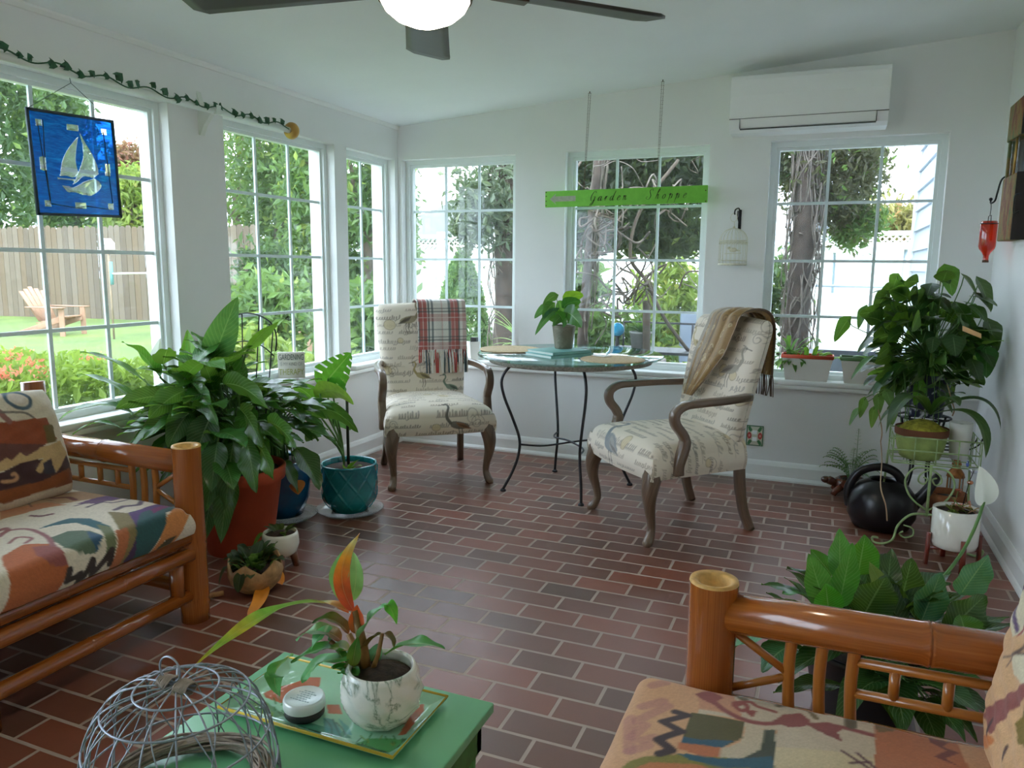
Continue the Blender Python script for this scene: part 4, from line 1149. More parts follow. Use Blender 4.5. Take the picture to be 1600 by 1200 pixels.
# ------------------------------------------------------------------ stained glass boat hanging in the first window
def mat_blueglass():
    t = NT('blue_streaked_glass'); t.n.remove(t.b)
    v = t.coord('Object', scale=(1, 1.6, 11)); n = t.noise(v, 6, 6, 0.65, 2.0)
    c = t.ramp(n, [(0.32, (0.002, 0.014, 0.13)), (0.5, (0.003, 0.05, 0.25)), (0.7, (0.006, 0.16, 0.42))])
    tr = t.node('ShaderNodeBsdfTransparent'); t.link(c, tr.inputs[0])
    tl = t.node('ShaderNodeBsdfTranslucent'); t.link(t.mix(0.15, c, (0.01, 0.2, 0.5)), tl.inputs[0])
    gl = t.node('ShaderNodeBsdfGlossy'); gl.inputs['Roughness'].default_value = 0.15
    a = t.node('ShaderNodeMixShader'); a.inputs[0].default_value = 0.35; t.link(tr.outputs[0], a.inputs[1]); t.link(tl.outputs[0], a.inputs[2])
    b_ = t.node('ShaderNodeMixShader'); b_.inputs[0].default_value = 0.04; t.link(a.outputs[0], b_.inputs[1]); t.link(gl.outputs[0], b_.inputs[2])
    t.link(b_.outputs[0], t.out.inputs[0]); return t.m
m_blue = mat_blueglass()
m_bevel = clear('bevelled_clear_glass', (0.88, 0.95, 0.94), 0.25, 0.30)
m_lead = plain('dark_lead_came', srgb(58, 74, 84), 0.5, 0.5)
GX = 0.05
def gp(cx, cy, x=GX):
    p = ax(20+cx/5, 110+cy/5, GX); return Vector((x, p.y, p.z))
sgl = thing('stained_glass_panel', 'blue stained glass panel with a clear sailboat hanging in the left window', 'stained glass', (GX, -2.69, 1.53))
c4 = [gp(108, 297), gp(776, 400), gp(842, 1142), gp(198, 1120)]
def plate(mb, pts, x0, x1):
    n = len(pts); vs = [(x0, p.y, p.z) for p in pts]+[(x1, p.y, p.z) for p in pts]
    mb.add(vs, [tuple(range(n)), tuple(reversed(range(n, 2*n)))]+[(i, n+i, n+(i+1) % n, (i+1) % n) for i in range(n)], smooth=False)
BLUE_LATER = True
m = MB()
for a, b_ in zip(c4, c4[1:]+c4[:1]):
    d = (b_-a).normalized()*0.004; m.sweep([a-d, b_+d], (1, 0, 0), 0.012, 0.011)
for a, b_ in (((186, 380), (296, 1040)), ((232, 385), (250, 680)), ((705, 480), (780, 1040)), ((296, 1040), (545, 1080)), ((260, 780), (295, 1020)), ((575, 1060), (750, 1085))):
    m.sweep([gp(*a), gp(*b_)], (1, 0, 0), 0.005, 0.003)
m.obj('lead_frame', m_lead, sgl, world=True)
quads = [[(172, 378), (222, 382), (228, 432), (180, 430)], [(418, 416), (508, 428), (512, 474), (424, 462)], [(690, 455), (728, 460), (734, 506), (696, 502)], [(206, 674), (254, 676), (264, 782), (218, 776)], [(718, 728), (756, 732), (764, 826), (724, 822)], [(246, 1014), (294, 1018), (300, 1066), (252, 1062)], [(482, 1030), (570, 1034), (576, 1080), (488, 1076)], [(742, 1038), (784, 1040), (788, 1090), (750, 1088)]]
for q in quads:
    m = MB(); P_ = [gp(*c) for c in q]; c = sum(P_, Vector())/4; inn = [c+(p-c)*0.45 for p in P_]
    vs = [(GX+0.002, p.y, p.z) for p in P_]+[(GX+0.006, p.y, p.z) for p in inn]+[(GX-0.002, p.y, p.z) for p in P_]
    m.add(vs, [(0, 1, 5, 4), (1, 2, 6, 5), (2, 3, 7, 6), (3, 0, 4, 7), (4, 5, 6, 7), (11, 10, 9, 8), (0, 8, 9, 1), (1, 9, 10, 2), (2, 10, 11, 3), (3, 11, 8, 0)], smooth=False)
    m.obj('bevelled_square', m_bevel, sgl, world=True)
def cr2(pts, n=5): return [(p.x, p.y) for p in crom([(a, b_, 0) for a, b_ in pts], n)]
sails = {'left_sail': cr2([(508, 520), (440, 600), (390, 700), (368, 825)])+cr2([(420, 820), (460, 835), (490, 830)])+cr2([(512, 800), (492, 720), (494, 620), (508, 520)])[:-1],
         'right_sail': cr2([(520, 490), (560, 560), (620, 660), (655, 740), (668, 810)])+cr2([(630, 842), (590, 830), (545, 830), (500, 872), (470, 890)])+cr2([(515, 790), (548, 690), (545, 590), (520, 490)])[:-1],
         'boom': [(346, 835), (480, 850), (482, 862), (350, 848)],
         'hull': cr2([(384, 898), (440, 918), (500, 905), (560, 870), (640, 845)])+cr2([(672, 870), (690, 905), (660, 950), (610, 980)])+cr2([(540, 970), (480, 950), (430, 950), (384, 898)])[:-1]}
def inside(p, poly):
    x, y = p; r_ = False
    for (xa, ya), (xb, yb) in zip(poly, poly[1:]+poly[:1]):
        if (ya > y) != (yb > y) and x < (xb-xa)*(y-ya)/(yb-ya)+xa: r_ = not r_
    return r_
m = MB(); NG = 150; cc4 = [(108, 297), (776, 400), (842, 1142), (198, 1120)]; holes = list(sails.values())+quads
def pp4(u, v): return tuple(cc4[0][i]*(1-u)*(1-v)+cc4[1][i]*u*(1-v)+cc4[2][i]*u*v+cc4[3][i]*(1-u)*v for i in (0, 1))
m.grid(NG, NG, lambda u, v: gp(*pp4(u, v)))
m.f = [f_ for k_, f_ in enumerate(m.f) if not any(inside(pp4((k_ % NG+.5)/NG, (k_//NG+.5)/NG), h_) for h_ in holes)]; m.sm = [False]*len(m.f)
m.obj('blue_glass', m_blue, sgl, world=True)
for nm, poly in sails.items():
    m = MB(); P_ = [gp(*c) for c in poly]; n = len(P_); c = sum(P_, Vector())/n
    inn = [c+(p-c)*0.72 for p in P_]
    vs = [(GX+0.002, p.y, p.z) for p in P_]+[(GX+0.006, p.y, p.z) for p in inn]+[(GX-0.002, p.y, p.z) for p in P_]
    m.add(vs, [(i, (i+1) % n, n+(i+1) % n, n+i) for i in range(n)]+[tuple(range(n, 2*n))]+[tuple(reversed(range(2*n, 3*n)))]+[(i, 2*n+i, 2*n+(i+1) % n, (i+1) % n) for i in range(n)], smooth=False)
    m.obj(nm, m_bevel, sgl, world=True)
m = MB()
hook_p = ax(108, 130, 0.03)
hook_p.z -= 0.0
for c in (c4[0], c4[1]): m.tube([c, hook_p+Vector((0.01, 0, 0))], 0.0012, 5)
m.lathe([(0.016, 0.0), (0.012, 0.006), (0.004, 0.01), (0.003, 0.03)], (0.0, hook_p.y, hook_p.z+0.06), 12, ax=Matrix.Rotation(R(90), 3, 'Y'))
m.tube([(0.025, hook_p.y, hook_p.z+0.06), (0.04, hook_p.y, hook_p.z)], 0.0015, 5)
m.obj('hanging_wire', m_lead, sgl, world=True)

# ------------------------------------------------------------------ wooden candle sconce and red bottle on the right wall
def mat_worn():
    t = NT('worn_painted_wood'); v = t.coord('Object', scale=(1, 1, 0.5)); n = t.noise(v, 9, 6, 0.7)
    t.base(t.ramp(n, [(0.3, srgb(62, 44, 34)), (0.42, srgb(126, 70, 48)), (0.5, srgb(150, 116, 64)), (0.58, srgb(92, 112, 70)), (0.7, srgb(110, 76, 56))])); t.set(Roughness=0.7); t.bump(n, 0.3, 0.006); return t.m
m_worn = mat_worn()
m_dark = plain('black_painted_wood', srgb(34, 26, 22), 0.6, var=0.2)
m_clear = clear('thin_clear_glass', (0.93, 0.96, 0.95), 0.02, 0.07)
m_redg = clear('red_bottle_glass', (0.85, 0.16, 0.06), 0.06, 0.10)
sc = thing('wall_sconce', 'tall worn wooden candle sconce on the right wall', 'sconce', (3.84, -0.58, 1.49))
m = MB(); m.rbox((3.775, -0.73, 1.49), (3.84, -0.43, 1.80), 0.006, 1); m.obj('lower_block', m_worn, sc, world=True)
m = MB(); m.rbox((3.775, -0.73, 1.975), (3.84, -0.43, 2.15), 0.006, 1); m.obj('upper_block', m_worn, sc, world=True)
m = MB(); m.rbox((3.782, -0.455, 1.79), (3.84, -0.432, 1.985), 0.004, 1); m.obj('side_board', m_worn, sc, world=True)
m = MB(); m.rbox((3.828, -0.70, 1.78), (3.84, -0.46, 2.0), 0.003, 1); m.obj('back_board', m_dark, sc, world=True)
for za_, zb_ in ((1.488, 1.802), (1.973, 2.152)):
    m = MB(); m.rbox((3.778, -0.736, za_), (3.84, -0.729, zb_), 0.001, 1); m.obj('edge_strip', m_dark, sc, world=True)
for y in (-0.66, -0.52):
    m = MB(); m.lathe([(0.016, 1.80), (0.016, 1.975)], (3.80, y, 0), 16, capb=False); m.obj('glass_tube', m_clear, sc, world=True)
m = MB(); m.tube([(3.79, -0.60, 1.80), (3.79, -0.60, 1.975)], 0.007, 10); m.obj('brass_rod', m_gold, sc, world=True)
m = MB()
m.tube(crom([(3.80, -0.74, 1.70), (3.77, -0.80, 1.69), (3.76, -0.84, 1.65), (3.77, -0.80, 1.61), (3.80, -0.74, 1.62)], 8), 0.004, 8)
m.obj('iron_scroll', m_black, sc, world=True); m = MB()
m.tube(crom([(3.80, -0.43, 1.82), (3.775, -0.40, 1.80), (3.765, -0.385, 1.74), (3.76, -0.37, 1.70), (3.75, -0.33, 1.69), (3.748, -0.325, 1.705)], 8), 0.0045, 8); m.sphere((3.748, -0.325, 1.71), 0.009, 10, 8)
m.obj('iron_hook', m_black, sc, world=True)
bt = thing('red_bottle', 'red glass bottle hanging upside down from the wooden sconce', 'bottle', (3.75, -0.335, 1.385))
m = MB(); m.lathe([(0.012, 0.0), (0.015, 0.004), (0.0135, 0.012), (0.0135, 0.035), (0.02, 0.05), (0.036, 0.07), (0.040, 0.085), (0.040, 0.2), (0.036, 0.213), (0.0, 0.215)], n=28, capb=False); m.obj('glass_body', m_redg, bt)
m = MB(); m.tube([(0, -0.04, 0.205), (0, -0.037, 0.24), (0, 0.037, 0.24), (0, 0.04, 0.205)], 0.002, 6); m.tube([(0.041*math.cos(q), 0.041*math.sin(q), 0.2) for q in [i*math.pi/12 for i in range(24)]], 0.002, 6, closed=True)
m.tube(crom([(0, 0, 0.24), (0.002, 0.004, 0.28), (0, 0.008, 0.307), (-0.002, 0.012, 0.316)], 5), 0.002, 6); m.obj('wire_hanger', m_iron, bt)
m = MB(); m.lathe([(0.0155, 0.0), (0.0155, 0.012)], n=16, capb=False); m.obj('mouth_ring', m_rust, bt)

# ------------------------------------------------------------------ throws over the chairs
def throw_tartan():
    cv = Canvas(0, 0, 0.34, 0.9, 0.002, srgb(226, 222, 214))
    for x, w, c, al in ((0.035, 0.055, (176, 66, 58), .85), (0.075, 0.012, (70, 82, 84), .85), (0.10, 0.014, (74, 88, 92), .8), (0.165, 0.008, (200, 150, 140), .5), (0.215, 0.016, (74, 88, 92), .8), (0.25, 0.05, (176, 66, 58), .8), (0.28, 0.01, (70, 82, 84), .8), (0.32, 0.03, (170, 120, 110), .5), (0.008, 0.01, (90, 100, 100), .7), (0.035, 0.004, (236, 230, 220), .8), (0.25, 0.004, (236, 230, 220), .8)):
        cv.stroke([(x, -0.1), (x, 1.0)], w, srgb(*c), al)
    for k in range(5):
        y0 = 0.19*k
        for y, w, c, al in ((0.04, 0.05, (176, 66, 58), .4), (0.08, 0.012, (70, 82, 84), .6), (0.1, 0.01, (74, 88, 92), .55), (0.15, 0.008, (70, 82, 84), .5), (0.04, 0.004, (236, 230, 220), .7)):
            cv.stroke([(-0.1, y0+y), (0.5, y0+y)], w, srgb(*c), al)
    cv.speckle(0.2, 9); return cv
m_wool = vcol('tartan_wool', 0.95, noise=0.1, nscale=400, bump=0.3, bscale=500, sheen=0.3)
def drape(path, u0, u1, wob):
    """path: list of (y, z) in chair axes over the top of the backrest; returns fn(u,v)"""
    P_ = crom([(0, a, b_) for a, b_ in path], 10); L = [0]
    for a, b_ in zip(P_, P_[1:]): L.append(L[-1]+(b_-a).length)
    def fn(u, v):
        s_ = v*L[-1]; k = 0
        while k < len(L)-2 and L[k+1] < s_: k += 1
        t = (s_-L[k])/(L[k+1]-L[k]); p = P_[k].lerp(P_[k+1], t)
        tn = (P_[k+1]-P_[k]).normalized(); nn = Vector((0, -tn.z, tn.y))
        x = u0+(u1-u0)*u + 0.006*math.sin(v*5)
        q = p + nn*(wob*math.sin(u*19+v*3)*(0.5+0.5*math.cos(v*6.3)))
        return Vector((x, q.y, q.z))
    return fn, L[-1]
tw = thing('tartan_throw', 'red and white tartan throw with fringe over the corner armchair', 'throw', (0.69, -0.775, 0.0), a1)
cv = throw_tartan()
fn, LL = drape([(0.225, 0.775), (0.245, 0.88), (0.262, 0.98), (0.272, 1.06), (0.29, 1.108), (0.36, 1.118), (0.425, 1.10), (0.44, 1.02), (0.425, 0.9)], -0.045, 0.285, 0.004)
m = MB(); m.sheet(110, 300, fn, 0.006, lambda u, v: cv.get(u*0.33, v*LL)); m.obj('cloth', m_wool, tw)
g = random.Random(3); m = MB(); cols = [srgb(176, 66, 58), srgb(230, 226, 218), srgb(70, 84, 88), srgb(230, 226, 218)]
for row, z0, y0, n in ((0, 0.782, 0.222, 27), (1, 0.70, 0.208, 21)):
    for k in range(n):
        x = -0.042+0.322*k/(n-1)+(0.012 if row else 0); x = min(x, 0.28)
        if row and x < -0.01: continue
        m.col = cols[(k//2+row) % 4] if g.random() < .8 else g.choice(cols)
        zt = z0 if row == 0 else 0.775
        q = g.uniform(-0.012, 0.012)
        yy = -0.018
        m.tube(crom([(x, y0+yy+(0.0 if row == 0 else 0.018), zt+0.012), (x+q*0.5, y0+yy-0.006, zt-0.03 if row == 0 else zt-0.045), (x+q, y0+yy-0.012-(0.0 if row == 0 else 0.004), zt-0.075 if row == 0 else zt-0.135)], 4), [0.0035]*4+[0.0055]*3+[0.006]*2, 6)
m.obj('fringe', m_wool, tw)
def scarf_canvas():
    cv = Canvas(0, 0, 0.3, 1.2, 0.0025, srgb(150, 118, 72)); g = random.Random(2)
    for k in range(160):
        x, y, r = g.uniform(0, 0.3), g.uniform(0, 1.2), g.uniform(0.008, 0.022)
        cv.stroke([(x+r*math.cos(a)*(1-a/9), y+1.4*r*math.sin(a)*(1-a/9)) for a in np.arange(0, 7, 0.6)], 0.005, srgb(*g.choice([(196, 170, 120), (106, 78, 48), (206, 190, 150), (120, 96, 62)])), 0.8)
    for x, w, c in ((0.01, 0.03, (164, 160, 150)), (0.055, 0.03, (150, 140, 124)), (0.10, 0.02, (78, 60, 46)), (0.29, 0.03, (74, 56, 44))): cv.stroke([(x, -0.1), (x, 1.3)], w, srgb(*c), 0.7)
    cv.speckle(0.25, 4); return cv
m_silk = vcol('brown_patterned_scarf', 0.55, sheen=0.3)
sf_ = thing('scarf', 'brown and gold patterned scarf with fringe over the right armchair', 'scarf', (2.265, -1.075, 0.0), a2)
cv = scarf_canvas()
P_ = [(0.165, 0.665), (0.20, 0.80), (0.235, 0.93), (0.262, 1.04), (0.282, 1.106), (0.36, 1.126), (0.43, 1.10), (0.452, 1.02), (0.45, 0.90), (0.445, 0.80)]
fn, LL = drape(P_, 0, 1, 0.0)
def sfn(u, v):
    p = fn(u, v)
    wv = 0.13*(0.25+0.75*min(1, v/0.26)) if v < 0.55 else 0.13-0.05*max(0, v-0.55)
    xc = -0.045+0.13*min(1, v/0.5) + (0.05*max(0, v-0.5)/0.5)
    if v < 0.3: xc -= 0.025*(1-v/0.3)
    fold = 0.012*abs(math.sin(u*9.5+0.4+v*1.5))+0.004*math.sin(u*23+v*7)
    slant = 0.10*(u-0.5)*max(0, 0.3-v)
    dz = -0.05*(1-abs(u-0.35)*1.6) if v < 0.02 else 0
    tn = fn(u, min(1, v+0.01))-fn(u, max(0, v-0.01)); tn.x = 0; tn.normalize(); nn = Vector((0, -tn.z, tn.y))
    return Vector((xc+(u-0.5)*2*wv, p.y, p.z))+nn*(fold+0.002)
m = MB(); m.sheet(80, 220, sfn, 0.004, lambda u, v: cv.get(u*0.3, v*LL)); m.obj('cloth', m_silk, sf_)
m = MB(); m.col = srgb(86, 64, 48); g = random.Random(8)
for k in range(26):
    p = sfn(k/25, 1.0); m.tube(crom([p, p+Vector((g.uniform(-.006, .006), 0.004, -0.05)), p+Vector((g.uniform(-.012, .012), 0.0, -0.11))], 3), 0.0026, 5)
m.obj('fringe', m_silk, sf_)

# ------------------------------------------------------------------ green coffee table, tray, tin, wire cloche
m_green = plain('green_lacquer', srgb(112, 180, 132), 0.32, var=0.08, vscale=6)
m_greend = plain('green_lacquer_edge', srgb(70, 128, 66), 0.5, var=0.25, vscale=30)
ct = thing('coffee_table', 'green lacquered coffee table between the two bamboo sofas', 'coffee table', (2.148, -4.25, 0))
m = MB(); m.rbox((1.88, -4.80, 0.427), (2.415, -3.695, 0.449), 0.004, 2); m.obj('tabletop', m_green, ct, world=True)
m = MB()
for a, b_ in (((1.90, -4.78, 0.35), (2.395, -4.76, 0.428)), ((1.90, -3.735, 0.35), (2.395, -3.715, 0.428)), ((1.90, -4.78, 0.35), (1.92, -3.715, 0.428)), ((2.375, -4.78, 0.35), (2.395, -3.715, 0.428))): m.box(a, b_)
m.obj('apron', m_greend, ct, world=True)
for x in (1.925, 2.37):
    for y in (-4.75, -3.745):
        m = MB(); m.tube([(x, y, 0.428), (x, y, 0.0)], [0.026, 0.017], 10); m.obj('leg', m_greend, ct, world=True)
tx0, tx1, ty0, ty1 = 1.925, 2.328, -3.952, -3.738
cv = Canvas(tx0, ty0, tx1, ty1, 0.0015, srgb(156, 206, 172))
def tp(px, py): p = az(px, py, 0.46); return (p.x, p.y)
def c6(cx, cy): return tp(400+cx/4, 900+cy/4)
for pts, c in (([(45, 720), (110, 690), (250, 650), (330, 620), (405, 620), (400, 670), (330, 720), (250, 760), (150, 780), (60, 745)], (188, 78, 40)), ([(440, 790), (520, 790), (540, 850), (450, 845)], (190, 80, 42)), ([(960, 800), (1050, 785), (1050, 830), (1000, 900), (940, 980), (890, 980), (950, 880)], (188, 78, 40)),
               ([(190, 800), (320, 900), (560, 960), (600, 1000), (420, 990), (260, 930)], (60, 128, 100)), ([(420, 870), (480, 880), (540, 960), (500, 1000), (430, 960)], (74, 146, 140)), ([(510, 870), (580, 930), (600, 980), (560, 970)], (90, 160, 150)),
               ([(600, 1040), (720, 1000), (850, 1000), (950, 1020), (900, 1080), (760, 1110), (640, 1080)], (70, 150, 70)), ([(-60, 760), (60, 770), (190, 860), (60, 880), (-60, 840)], (96, 140, 96))):
    F(cv, c6, pts, c, 0.9)
g = random.Random(4)
for k in range(46):
    x, y = g.choice([(g.uniform(600, 950), g.uniform(1000, 1100)), (g.uniform(-60, 200), g.uniform(740, 880))])
    S(cv, c6, [(x, y), (x+g.uniform(-30, 30), y-g.uniform(10, 40))], 0.0025, g.choice([(40, 110, 40), (120, 150, 60), (60, 90, 60)]))
for q in ([(430, 880), (470, 930), (470, 990)], [(500, 900), (540, 940), (560, 980)], [(480, 880), (500, 930), (530, 990)]): S(cv, c6, q, 0.0022, (24, 60, 60))
t = NT('painted_glass_tray'); a = t.node('ShaderNodeAttribute', attribute_name='Col'); t.base(a.outputs['Color']); t.set(Roughness=0.06); t.b.inputs['Coat Weight'].default_value = 1.0; t.b.inputs['Coat Roughness'].default_value = 0.02
t.bump(t.noise(t.coord('Object'), 55, 2), 0.25, 0.004)
tr_ = thing('glass_tray', 'painted glass tray with a yellow rim on the green coffee table', 'tray', ((tx0+tx1)/2, (ty0+ty1)/2, 0.449))
m = MB()
def trf(u, v):
    e = min(u*(tx1-tx0), (1-u)*(tx1-tx0), v*(ty1-ty0), (1-v)*(ty1-ty0))
    z = 0.4525 + 0.0115*max(0, 1-e/0.028)**1.5
    return (tx0+(tx1-tx0)*u, ty0+(ty1-ty0)*v, z)
m.sheet(160, 90, trf, 0.005, lambda u, v: cv.get(tx0+(tx1-tx0)*u, ty0+(ty1-ty0)*v)); m.obj('dish', MATS['painted_glass_tray'], tr_, world=True)
m_yel = plain('yellow_gold_rim', srgb(212, 178, 62), 0.25, var=0.15)
m = MB(); zz = 0.4655; m.tube([(tx0, ty0, zz), (tx1, ty0, zz), (tx1, ty1, zz), (tx0, ty1, zz)], 0.0032, 8, closed=True); m.obj('rim', m_yel, tr_, world=True)
tn = thing('tin', 'small round tin with a white lid on the glass tray', 'tin', (*az(476, 1112, 0.46).xy, 0.4555))
m_tind = plain('dark_tin_side', srgb(38, 34, 36), 0.4); m_lid = plain('white_lid', srgb(228, 232, 230), 0.3, 0.2, var=0.02)
m = MB(); m.lathe([(0.036, 0), (0.039, 0.004), (0.039, 0.022)], n=32, capt=True); m.obj('body', m_tind, tn)
m = MB(); m.lathe([(0.0405, 0.018), (0.041, 0.02), (0.041, 0.034), (0.039, 0.038), (0.036, 0.0385), (0.034, 0.0375), (0.0, 0.0375)], n=36, capb=False)
lid = m.obj('lid', m_lid, tn)
m = MB(); g = random.Random(6)
for k in range(6):
    y = 0.018-0.0065*k; w = (0.012, 0.020, 0.012, 0.016, 0.012, 0.022)[k]
    x = -w
    while x < w:
        l = g.uniform(0.003, 0.007); m.box((x, y-0.0012, 0.0374), (min(w, x+l), y+0.0012, 0.0379)); x += l+0.002
m_label = plain('grey_label_print', srgb(164, 176, 178), 0.6); m.obj('label_print', m_label, lid)
wc = thing('wire_cloche', 'grey wire cloche basket with a twig ring on the green coffee table', 'wire basket', (2.05, -4.165, 0.449))
m_wire = plain('galvanized_wire', srgb(150, 156, 168), 0.4, 0.6, var=0.15)
m_twig = plain('grey_twig', srgb(150, 136, 124), 0.8, var=0.25, vscale=60)
prof = [(0.0, 0.206), (0.03, 0.206), (0.065, 0.202), (0.10, 0.190), (0.126, 0.165), (0.142, 0.13), (0.152, 0.08), (0.157, 0.04), (0.159, 0.006)]
pc_ = crom([(a, 0, z) for a, z in prof], 4)
def mer(an, tw_): return [Vector((p.x*math.cos(an+tw_*i/len(pc_)), p.x*math.sin(an+tw_*i/len(pc_)), p.z)) for i, p in enumerate(pc_)]
m = MB()
for k in range(16): m.tube(mer(2*math.pi*k/16, 0), 0.0016, 6)
m.obj('ribs', m_wire, wc)
m = MB()
for k in range(12):
    for s_ in (-1, 1): m.tube(mer(2*math.pi*k/12+0.1, s_*0.9)[8:], 0.0012, 5)
m.obj('cross_wires', m_wire, wc)
for r_, z in ((0.066, 0.2025), (0.114, 0.180), (0.144, 0.122), (0.155, 0.06), (0.159, 0.006)):
    m = MB(); m.tube([(r_*math.cos(q), r_*math.sin(q), z) for q in [i*math.pi/24 for i in range(48)]], 0.0019, 6, closed=True); m.obj('hoop', m_wire, wc)
m = MB(); m.tube([(0.022*math.cos(q)-0.012, 0.0, 0.232+0.022*math.sin(q)) for q in [i*math.pi/12 for i in range(24)]], 0.0018, 6, closed=True); m.obj('lifting_ring', m_wire, wc)
m = MB(); g = random.Random(9)
for k in range(26):
    for sx_ in (-1, 1):
        x = sx_*(0.008+0.0016*k*0.6); w = 0.018-0.0002*k
        m.tube([(x+g.uniform(-.002, .002), w*math.cos(q), 0.208+0.009*math.sin(q)) for q in [i*math.pi/4 for i in range(8)]], 0.0013, 5, closed=True)
m.obj('twine_wrap', m_twig, wc)
m = MB()
for k in range(26):
    ph = g.uniform(0, 6.28); r0 = g.uniform(0.118, 0.146); z0 = g.uniform(0.011, 0.03)
    m.tube([(( r0+0.006*math.sin(5*q+ph))*math.cos(q), (r0+0.006*math.sin(5*q+ph))*math.sin(q), z0+0.005*math.sin(4*q+ph)) for q in [i*math.pi/20 for i in range(40)]], g.uniform(0.0018, 0.003), 5, closed=True)
m.obj('twig_ring', m_twig, wc)
# ------------------------------------------------------------------ leaves
def mat_leaf(name, gloss=0.3, transl=0.35, vein=0.5, light=(0.5, 0.75, 0.3), stripes=15.0, tint=0.5):
    t = NT(name); a = t.node('ShaderNodeAttribute', attribute_name='Col')
    uv = t.node('ShaderNodeTexCoord'); sp = t.node('ShaderNodeSeparateXYZ'); t.link(uv.outputs['UV'], sp.inputs[0])
    u, v = sp.outputs[0], sp.outputs[1]
    av = t.math('ABSOLUTE', t.math('SUBTRACT', v, 0.5))
    mid = t.math('LESS_THAN', av, 0.022)
    w = t.math('SINE', t.math('MULTIPLY', t.math('SUBTRACT', u, t.math('MULTIPLY', av, 0.45)), stripes*6.283))
    w = t.math('MULTIPLY', t.math('MAXIMUM', t.math('SUBTRACT', w, 0.55), 0.0), vein)
    n = t.noise(t.coord('Object'), 30, 3)
    dk = t.node('ShaderNodeMix', data_type='RGBA', blend_type='MULTIPLY'); dk.inputs[0].default_value = 1.0
    t.link(a.outputs['Color'], dk.inputs[6]); t.link(t.ramp(n, [(0.3, (0.7, 0.75, 0.7)), (0.7, (1.1, 1.1, 1.05))]), dk.inputs[7])
    lt = t.mix(0.45, a.outputs['Color'], light)
    c = t.mix(w, dk.outputs[2], lt)
    c = t.mix(t.math('MULTIPLY', mid, 0.6), c, lt)
    t.base(c); t.set(Roughness=gloss); t.b.inputs['Specular IOR Level'].default_value = 0.5
    tl = t.node('ShaderNodeBsdfTranslucent')
    tc_ = t.mix(tint, c, (0.42, 0.75, 0.06)); t.link(tc_, tl.inputs[0])
    mx = t.node('ShaderNodeMixShader'); mx.inputs[0].default_value = transl
    t.link(t.b.outputs[0], mx.inputs[1]); t.link(tl.outputs[0], mx.inputs[2]); t.link(mx.outputs[0], t.out.inputs[0])
    t.bump(w, 0.25, 0.003)
    return t.m
m_lily = mat_leaf('peace_lily_leaf', 0.27, 0.25, 0.7)
m_heart = mat_leaf('heart_leaf', 0.33, 0.25, 0.2, stripes=6)
m_plain = mat_leaf('soft_leaf', 0.45, 0.35, 0.1)
m_stem = plain('green_stem', srgb(86, 128, 62), 0.5, var=0.25)
m_dstem = plain('dark_plant_stake', srgb(44, 52, 40), 0.7, var=0.2)
m_soil = plain('dark_potting_soil', srgb(58, 44, 36), 0.95, var=0.4, vscale=80, bump=0.8, bscale=90)
def mat_petal():
    t = NT('white_spathe'); t.base(srgb(238, 238, 224)); t.set(Roughness=0.5)
    tl = t.node('ShaderNodeBsdfTranslucent'); tl.inputs[0].default_value = (0.9, 0.92, 0.8, 1)
    mx = t.node('ShaderNodeMixShader'); mx.inputs[0].default_value = 0.35; t.link(t.b.outputs[0], mx.inputs[1]); t.link(tl.outputs[0], mx.inputs[2]); t.link(mx.outputs[0], t.out.inputs[0]); return t.m
m_petal = mat_petal()

def leaf(mb, base, tip, wd, col, arch=0.12, fold=0.25, shape='lance', side=None, wave=0.0, nu=12, nv=6, ctrl=None, cols=None, notch=False, twist=0.0, g=rnd):
    """one leaf blade from base to tip; wd = full width; arch lifts the middle; side = direction across the blade"""
    b_, t_ = Vector(base), Vector(tip); L = (t_-b_).length
    up = Vector((0, 0, 1))
    mid = ctrl if ctrl is not None else (b_+t_)/2+up*arch*L
    mid = Vector(mid)
    vs = []; uv = []; cs = []; fs = []
    ph = g.uniform(0, 6.28)
    for i in range(nu+1):
        t = i/nu
        p = b_*(1-t)**2+mid*2*t*(1-t)+t_*t*t
        tn = ((mid-b_)*(1-t)+(t_-mid)*t).normalized()
        sd = side if side is not None else tn.cross(up)
        if isinstance(sd, str): sd = tn.cross(_f)*0.8+tn.cross(up)*0.4
        sd = Vector(sd); sd = sd-tn*sd.dot(tn)
        if sd.length < 1e-4: sd = tn.orthogonal()
        sd.normalize()
        if twist: sd = Matrix.Rotation(twist*t, 3, tn) @ sd
        nn = sd.cross(tn)
        if nn.z < 0 and (side is None or isinstance(side, str)): nn = -nn
        if shape == 'lance': w = (math.sin(math.pi*min(1, t**0.8))**0.75 if t < 1 else 0)*(1-0.25*t)
        elif shape == 'heart': w = (min(1, t/0.22)**0.45)*(1 if t < 0.22 else max(0, (1-t)/0.78)**0.62)
        elif shape == 'strap': w = min(1, (t/0.3)**0.6)*(1 if t < 0.7 else max(0, 1-((t-0.7)/0.3)**2.2))
        else: w = math.sin(math.pi*t)**0.6
        for j in range(nv+1):
            v = j/nv*2-1
            back = 0.20*L*abs(v)**1.6*(1-t)**7 if shape == 'heart' else 0
            wz = wave*wd*math.sin(t*14+ph+(2 if v > 0 else 0))*abs(v)**2
            q = p + sd*(v*w*wd/2) + nn*(abs(v)*w*wd/2*fold+wz) - tn*back
            vs.append(q); uv.append((t, v*0.5+0.5))
            cs.append(cols(t, v) if cols else col)
    W = nv+1
    for i in range(nu):
        for j in range(nv):
            if notch:
                t = (i+0.5)/nu; v = abs((j+0.5)/nv*2-1)
                if v > 0.42 and 0.15 < t < 0.9 and (t*6) % 1 < 0.34: continue
            fs.append((i*W+j, i*W+j+1, (i+1)*W+j+1, (i+1)*W+j))
    mb.add(vs, fs, uv, cs)

